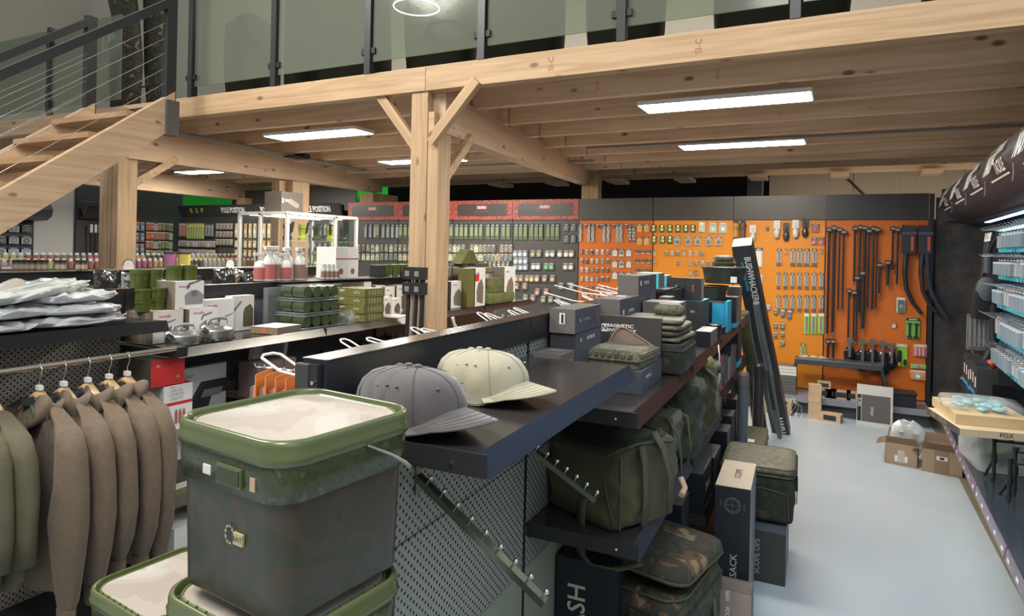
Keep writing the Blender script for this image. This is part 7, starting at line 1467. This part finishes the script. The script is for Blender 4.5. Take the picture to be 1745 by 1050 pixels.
for i, px in enumerate((27, 36, 45, 54, 66, 76, 99, 108, 134, 143)):
    p = W(px, 461, Z=1.486); e = empty('bait_jar', (p.x, p.y, 1.486), 0, label=f'brown bait jar with black cap on the board, {ordn(i)} along', cat='jar', group='brown bait jars'); MB().lathe([(.020, 0), (.021, .05), (.018, .056)], 12).build('pot', jb, e); MB().lathe([(.023, .054), (.023, .072), (.001, .073)], 12).build('lid', jk, e); MB().lathe([(.0215, .012), (.0215, .04)], 12).build('label', cT, e)
for i, (px, c, c2, l) in enumerate(((287, (.45, .16, .30), (.5, .5, .5), 'pink labelled bait drum with dark lid'), (311, (.60, .50, .10), (.6, .3, .1), 'yellow and orange labelled bait drum with dark lid'))):
    p = W(px, 456, Z=1.486); e = empty('bait_drum', (p.x + .02, p.y, 1.486), 0, label=l, cat='tub'); MB().lathe([(.045, 0), (.05, .115)], 20).build('pot', cmat(c), e); MB().lathe([(.053, .115), (.053, .132), (.001, .134)], 20).build('lid', cmat((.07, .05, .06)), e)
# long rows of bait tubs beyond (D)
gD = empty('gondola_shelving', (0, 0, 0), label='fourth low shelving crowded with bottles and tubs, behind the stairs post', cat='shelving')
MB().box(-7.3, -6.95, 1.5, 6.5, 0, 1.40).build('body', blk2, gD); MB().box(-7.35, -6.9, 1.5, 6.5, 1.40, 1.408).build('top_board', gunm, gD); MB().box(-7.34, -7.18, 3.3, 6.3, 1.48, 1.488).build('tier', gunm, gD); MB().box(-7.34, -7.18, 3.3, 3.32, 1.408, 1.48).build('tier_leg', gunm, gD)
r8 = random.Random(4); pal = [(.42, .14, .24), (.48, .34, .16), (.14, .10, .08), (.50, .48, .44), (.50, .46, .22), (.36, .14, .12), (.28, .20, .14)]
k = 0
for tier, (x, z, y0, y1) in enumerate(((-7.08, 1.409, 3.2, 6.3), (-7.24, 1.489, 3.35, 6.2))):
    y = y0
    while y < y1:
        c = pal[int(y * 3.1 + tier) % 7]; h = .10 if tier == 0 else .075; me_key = ('bt', tier, c)
        if me_key not in PK: PK[me_key] = MB().lathe([(.026, 0), (.028, h * .7)], 10, 0).lathe([(.018, h * .7), (.018, h), (.001, h)], 10, 1).mesh('bait_bottle', [cmat(c), printw])
        o = bpy.data.objects.new('bait_bottle', PK[me_key]); COL.objects.link(o); o.location = (x, y, z); tag(o, f'small white capped bait bottle, {"front" if tier == 0 else "raised back"} row, {ordn(k % 50)} along', 'bottle', 'white capped bait bottles'); y += .066; k += 1
    k = 0
for i in range(12): tag(MB().box(-.05, .05, -.06, .06, 0, .035).box(.0502, .0512, -.05, .05, .006, .028, 1).build('bait_tub', [cmat(pal[i % 7]), printw], loc=(-7.0 + .0, 3.3 - .14 * i if i < 1 else 3.12 - .13 * i, 1.409)), f'flat coloured bait tub near the post, {ordn(i)} towards the stairs', 'tub', 'flat bait tubs')
# ---- glass display cabinet
alw = pmat('white_aluminium_profile', (.62, .60, .56), .35)
cbn = empty('glass_cabinet', (-5.03, 4.86, 0), 0, label='glass display cabinet with white frame, lit shelves of reels inside', cat='cabinet')
Cx, Cy, z0, z1 = -.68, 1.05, 1.20, 2.02
MB().box(Cx, 0, 0, Cy, 0, z0).build('base', blk2, cbn)
t_ = .016
for x in (Cx, Cx * .55, 0):
    for y in (0, .70, Cy):
        if x == Cx * .55 and y == .70: continue
        MB().box(x - t_, x + t_, y - t_, y + t_, z0, z1).build('frame_post', alw, cbn)
for z in (z0, z1): 
    for y in (0, Cy): MB().box(Cx, 0, y - t_, y + t_, z - t_, z + t_).build('frame_rail', alw, cbn)
    for x in (Cx, 0): MB().box(x - t_, x + t_, 0, Cy, z - t_, z + t_).build('frame_rail', alw, cbn)
for a in ((Cx, 0, -.002, .002), (Cx, 0, Cy - .002, Cy + .002), (-.002, .002, 0, Cy), (Cx - .002, Cx + .002, 0, Cy)): MB().box(a[0], a[1], a[2], a[3], z0, z1).build('glass_pane', glass, cbn)
for z in (1.46, 1.74): MB().box(Cx + .02, -.02, .02, Cy - .02, z, z + .006).build('glass_shelf', clear('shelf_glass', (.6, .68, .66), .25, .05), cbn)
MB().box(Cx, 0, 0, Cy, z1 + .001, z1 + .012).build('top', alw, cbn)
for x in (Cx * .3, Cx * .8): MB().box(x - .02, x + .02, .02, Cy - .03, z1 - .02, z1 - .012).build('light_strip', pmat('cabinet_light', (1, 1, 1), .5, emit=((1, .96, .9), 6)), cbn)
r9 = random.Random(8)
for z in (1.467, 1.747, 1.218):
    for j in range(9):
        y = .10 + j * .105; x = -.10 - .1 * (j % 2); c = r9.choice([(.02, .02, .022), (.03, .03, .03), (.05, .07, .02), (.40, .45, .04)] if z > 1.6 else [(.03, .03, .03), (.5, .48, .44), (.25, .3, .1)])
        e = empty('fishing_reel', (-5.03 + x, 4.86 + y, z), r9.uniform(-1, 1), label=f'reel shown on the {"top" if z > 1.7 else "middle" if z > 1.4 else "bottom"} level of the glass cabinet, {ordn(j)} from its corner', cat='reel', group='reels in the cabinet')
        MB().lathe([(.042, .0), (.046, .03), (.034, .05), (.034, .12), (.046, .13), (.040, .17), (.001, .175)], 12).build('spool', cmat(c, .3), e); MB().tube([(0, 0, .05), (.045, 0, .09), (.06, 0, .19)], .012, 6).build('foot', black, e)
tbx = empty('carton', W(478, 362, X=-5.15), .0, label='dark brown carton with a phone shaped print on top of the glass cabinet', cat='box'); tbx.location = (-5.28, 4.90, 2.034)
MB().box(-.12, .12, 0, .30, 0, .215, (0, 0, 0, 0, 0, 0)).build('body', cmat((.085, .07, .06)), tbx, bevel=.003); patch(tbx, 'print', [(-.09, -.02), (-.06, .03), (.06, -.02), (.07, -.05), (.03, -.07)], cmat((.24, .20, .15)), (.1207, .18, .12), (0, 1, 0), (0, 0, 1)); MB().box(.1202, .1212, .05, .11, .125, .135).box(.1202, .1212, .05, .12, .112, .118).build('print', printw, tbx); patch(tbx, 'label', rect(.02, .05), white, (.1208, .02, .12), (0, 1, 0), (0, 0, 1))
# ================================================================== far left walls
darkp = pmat('tall_slate_panel', (.050, .052, .056), .5, noise=.2, nscale=1.2); darkp2 = pmat('tall_brown_slate_panel', (.055, .048, .042), .45, noise=.2, nscale=1.2)
def bay(name, F, w, zt_, lab, m, peg=gyp, zpeg=2.08, grp='far wall bays'):
    e = empty(name, F.o, F.a, label=lab, cat='wall display', group=grp); MB().box(-w / 2 + .004, w / 2 - .004, 0, .02, .1, zpeg).build('pegboard', peg, e); MB().box(-w / 2 + .004, w / 2 - .004, -.015, .02, zpeg + .003, 2.36).build('header', m, e); MB().box(-w / 2 + .004, w / 2 - .004, -.01, .02, 2.364, zt_).build('upper_panel', m, e)
    MB().box(-w / 2, -w / 2 + .01, -.005, .02, 0, zt_).build('upright', black, e); MB().box(-w / 2, w / 2, -.35, .02, 0, .15).build('base', blk, e); return e
for i, y in enumerate((6.84, 7.83)):
    bay('wall_display', Frame(-11.5, y + .0, 90), .80 if i == 0 else 1.18, 2.66, f'tall slate wall bay beside the white wall, {ordn(i)} from it', darkp)
for i in range(4):
    a = -11.1 + i * .98; e = bay('wall_display', Frame(a + .49, 8.12, 0), .98, 2.20, f'back wall bay under a slanted lettered canopy sign, {ordn(i)} from the corner', darkp2)
    MB().box(-.487, .487, .3, .32, 1.9, 2.67).build('tall_panel', darkp2, e) if i > 0 else None
    c = MB().add([(-.485, -.10, 2.38), (.485, -.10, 2.38), (.485, -.03, 2.19), (-.485, -.03, 2.19), (-.485, -.08, 2.385), (.485, -.08, 2.385), (.485, 0, 2.20), (-.485, 0, 2.20)], [(0, 3, 2, 1), (4, 5, 6, 7), (0, 1, 5, 4), (0, 4, 7, 3), (1, 2, 6, 5)]).build('canopy_sign', cmat((.035, .033, .032)), e)
    n_ = (0, .14, -.16)
    if i == 0:
        for q, (s, cc) in enumerate((('E', (.75, .65, .08)), ('S', (.30, .65, .20)), ('P', (.75, .65, .08)))): letters(s, .085, cmat(cc), c, (-.14 + q * .15, -.068, 2.285), (1, 0, 0), (0, -.07, .19), sx=1.3, off=.03)
    else: letters('POLE POSITION', .095, printw, c, (-.02, -.068, 2.285), (1, 0, 0), (0, -.07, .19), sx=.62, off=.04)
vs_ = empty('wall_sign', (-11.33, 6.83, 2.05), 0, label='small slanted grey canopy sign with a white letter above the hanging rods', cat='sign'); MB().add([(.10, -.35, .22), (.10, .35, .22), (0, .35, .02), (0, -.35, .02), (-.1, -.35, .22), (-.1, .35, .22)], [(0, 1, 2, 3), (0, 4, 5, 1), (4, 3, 2, 5), (0, 3, 4), (1, 5, 2)]).build('board', darkp2, vs_); letters('V', .12, printw, vs_, (.054, .10, .12), (0, 1, 0), (.1, 0, .2), off=.03); letters('F', .10, printw, vs_, (.054, .24, .11), (0, 1, 0), (.1, 0, .2))
for i in range(8):
    e = empty('hanging_rod', (-11.36, 6.62 + i * .07, 1.95), 0, label=f'thin black rod hanging with a pale top, {ordn(i)} along the slate bay', cat='rod', group='rods hanging on the slate bay'); MB().tube([(0, 0, -.1), (0, 0, -.75)], .014, 6).build('rod', black, e); MB().box(-.012, .012, -.018, .018, -.12, .02).build('tag', printw, e)
def packrow(F, x0, x1, z, n, w, h, specs, lab, grp, name='bait_packet', out=.05, seed=0):
    rd = random.Random(seed)
    for i in range(n):
        x = x0 + (x1 - x0) * (i + .5) / n; p = F.p(x, -out, z); hangpack(packmesh(w, h, *rd.choice(specs)), name, p, F.a + rd.uniform(-.1, .1), f'{lab}, {ordn(i)} along', 'packet', grp)
FL = Frame(-11.5, 7.75, 90); FL0 = Frame(-11.5, 6.83, 90); FE = Frame(-11.1, 8.12, 0)
ob = [(cOr, cOr, 'bar', (.12, .18, .30), None), (cmat((.12, .18, .28)), cOr, 'bar', (.2, .25, .35), None)]
for r_, z in enumerate((2.06, 1.86, 1.66, 1.46)): packrow(FL, -.42, -.12, z, 3, .085, .17, ob, f'orange and blue bait pouch by the stairs post, {ordn(r_)} row', 'orange and blue pouches', seed=r_)
mix = [(cBr, cW, 'lump', (.30, .10, .06), None), (cW, cB, 'lump', (.45, .42, .38), None), (cT, cW, 'lump', (.12, .08, .06), None), (cOr, cW, 'bar', (.5, .12, .05), None), (cmat((.5, .2, .14)), cW, 'tubes', (.5, .18, .12), None), (cGn, cYe, 'tubes', (.3, .36, .12), None)]
for r_, z in enumerate((2.06, 1.89, 1.72, 1.55, 1.40)): packrow(FL, -.10, .44, z, 7, .075, .15, mix, f'mixed bait pouch on the slate bay, {ordn(r_)} row', 'mixed bait pouches', seed=10 + r_)
gy = [(cmat((.32, .36, .08)), cYe, 'tube', (.35, .40, .12), None)]
packrow(FE, .22, .70, 2.06, 7, .06, .30, gy, 'tall olive yellow bait tube under the lettered sign', 'tall bait tubes', seed=2)
packrow(FE, .0, .2, 2.06, 3, .07, .25, [mix[4]], 'tall red bait tube left of the olive ones', 'tall bait tubes', seed=3)
packrow(FE, .72, .95, 2.05, 3, .07, .24, [(cG, cB, 'tube', (.2, .2, .22), None)], 'grey tube packet right of the olive tubes', 'grey tubes', seed=3)
sm_p = [(cmat((.35, .30, .12)), cW, 'lump', (.3, .35, .15), None), (cmat((.30, .22, .32)), cW, 'lump', (.4, .3, .42), None), (cmat((.45, .16, .12)), cW, 'lump', (.5, .2, .15), None), (cW, cT, 'lump', (.5, .4, .3), None)]
for r_, z in enumerate((1.74, 1.58, 1.42, 1.30)): packrow(FE, -.02, 1.0, z, 13, .07, .12, sm_p if r_ < 2 else sm_p[2:], f'small bright bait packet, {ordn(r_)} low row under the signs', 'small bright bait packets', seed=20 + r_)
for r_, z in enumerate((2.06, 1.92, 1.78)): packrow(FE, 1.0, 1.45, z, 5, .085, .12, [(cBr, cT, 'bits', (.35, .22, .15), None), (cG, cT, 'bits', (.3, .3, .15), None)], f'patterned brown bait packet, {ordn(r_)} row', 'patterned brown packets', seed=30 + r_)
for r_, (z, h) in enumerate(((2.06, .26), (1.76, .13), (1.60, .13), (1.43, .12))): packrow(FE, 1.48, 2.5, z, 9, .07, h, [(cmat((.55, .38, .14)), cOr, 'bar', (.6, .42, .16), None), (cmat((.60, .50, .26)), cYe, 'bar', (.62, .5, .25), None)], f'amber yellow pouch behind the cabinet, {ordn(r_)} row', 'amber pouches', seed=40 + r_)
for r_, z in enumerate((2.05, 1.75, 1.5)): packrow(FE, 2.6, 3.9, z, 11, .075, .2 if r_ == 0 else .11, [(cG, cB, 'tube', (.3, .34, .25), None), (cG, cB, 'lump', (.3, .34, .2), None)], f'grey green packet between cabinet and red headers, {ordn(r_)} row', 'grey green packets', seed=50 + r_)
for r_, z in enumerate((1.25,)): packrow(FL, -.42, .40, z, 9, .09, .12, [(cPk, cW, 'lump', (.5, .4, .2), None), (cW, cW, 'lump', (.55, .35, .1), None)], 'white and pink tub card low by the stairs post', 'white and pink cards', seed=60)
# blue-lit wall far left
FB = Frame(-11.5, 4.95, 90)
e = empty('wall_display', FB.o, FB.a, label='dark blue lit product wall at the far left beside the white wall', cat='wall display'); MB().box(-.95, .86, 0, .03, .1, 2.0).build('pegboard', navyp, e); MB().box(-.95, .86, -.5, .0, 0, .3).build('base', navyp, e)
sc2 = [(-.10, 2.30), (-.38, 2.26), (-.46, 2.16), (-.42, 2.06), (-.30, 2.0), (0, 1.98)]
b = MB(); vs = [(x, y, z) for x in (-.95, .90) for y, z in sc2]; b.add(vs, [(j, j + 1, 6 + j + 1, 6 + j) for j in range(5)] + [(5, 4, 3, 2, 1, 0), (6, 7, 8, 9, 10, 11)], 0); b.build('canopy', pmat('grey_blue_canopy', (.08, .09, .12), .35), e)
bl_ = [(cmat((.45, .52, .55)), cB, 'reel', (.10, .14, .10), None), (cmat((.50, .55, .58)), cW, 'lump', (.35, .42, .45), None), (cmat((.4, .45, .48)), cB, 'reel', (.3, .35, .36), None), (cG, cB, 'reel', (.1, .12, .1), None)]
for r_, z in enumerate((1.93, 1.75, 1.57, 1.39, 1.22, 1.05)): packrow(FB, -.9, .82, z, 10, .14, .13, bl_, f'pale packet on the far left blue lit wall, {ordn(r_)} row down', 'pale packets on the far left wall', seed=70 + r_)
l = area('wall_strip_light', (-11.05, 5.0, 1.96), (0, math.radians(-35), 0), .05, 1.6, 7, (.6, .8, 1))
l = area('green_wall_light', (-9.6, 9.9, 3.1), (0, math.radians(0), 0), 3, .6, 60, (.3, 1, .3))
# white shelf tubs between D and the walls
gE = empty('gondola_shelving', (0, 0, 0), label='low grey counter full of jars in front of the white wall', cat='shelving'); MB().box(-9.9, -9.3, 3.6, 7.6, 0, 1.36).build('body', gunm, gE)
for i in range(26):
    o = MB().lathe([(.034, 0), (.036, .075)], 10, 0).lathe([(.038, .075), (.038, .095), (.001, .096)], 10, 1).build('tub', [cmat(pal[i % 7]), printw], loc=(-9.4 - .1 * (i % 2), 4.3 + i * .12, 1.362)); tag(o, f'white lidded bait tub on the low grey counter, {ordn(i)} along', 'tub', 'white lidded tubs')
tag(MB().box(-.15, .15, -.45, .45, 0, .10).build('display_box', cmat((.16, .15, .14)), loc=(-9.5, 7.25, 1.362)), 'long grey display box at the far end of the low counter', 'box')
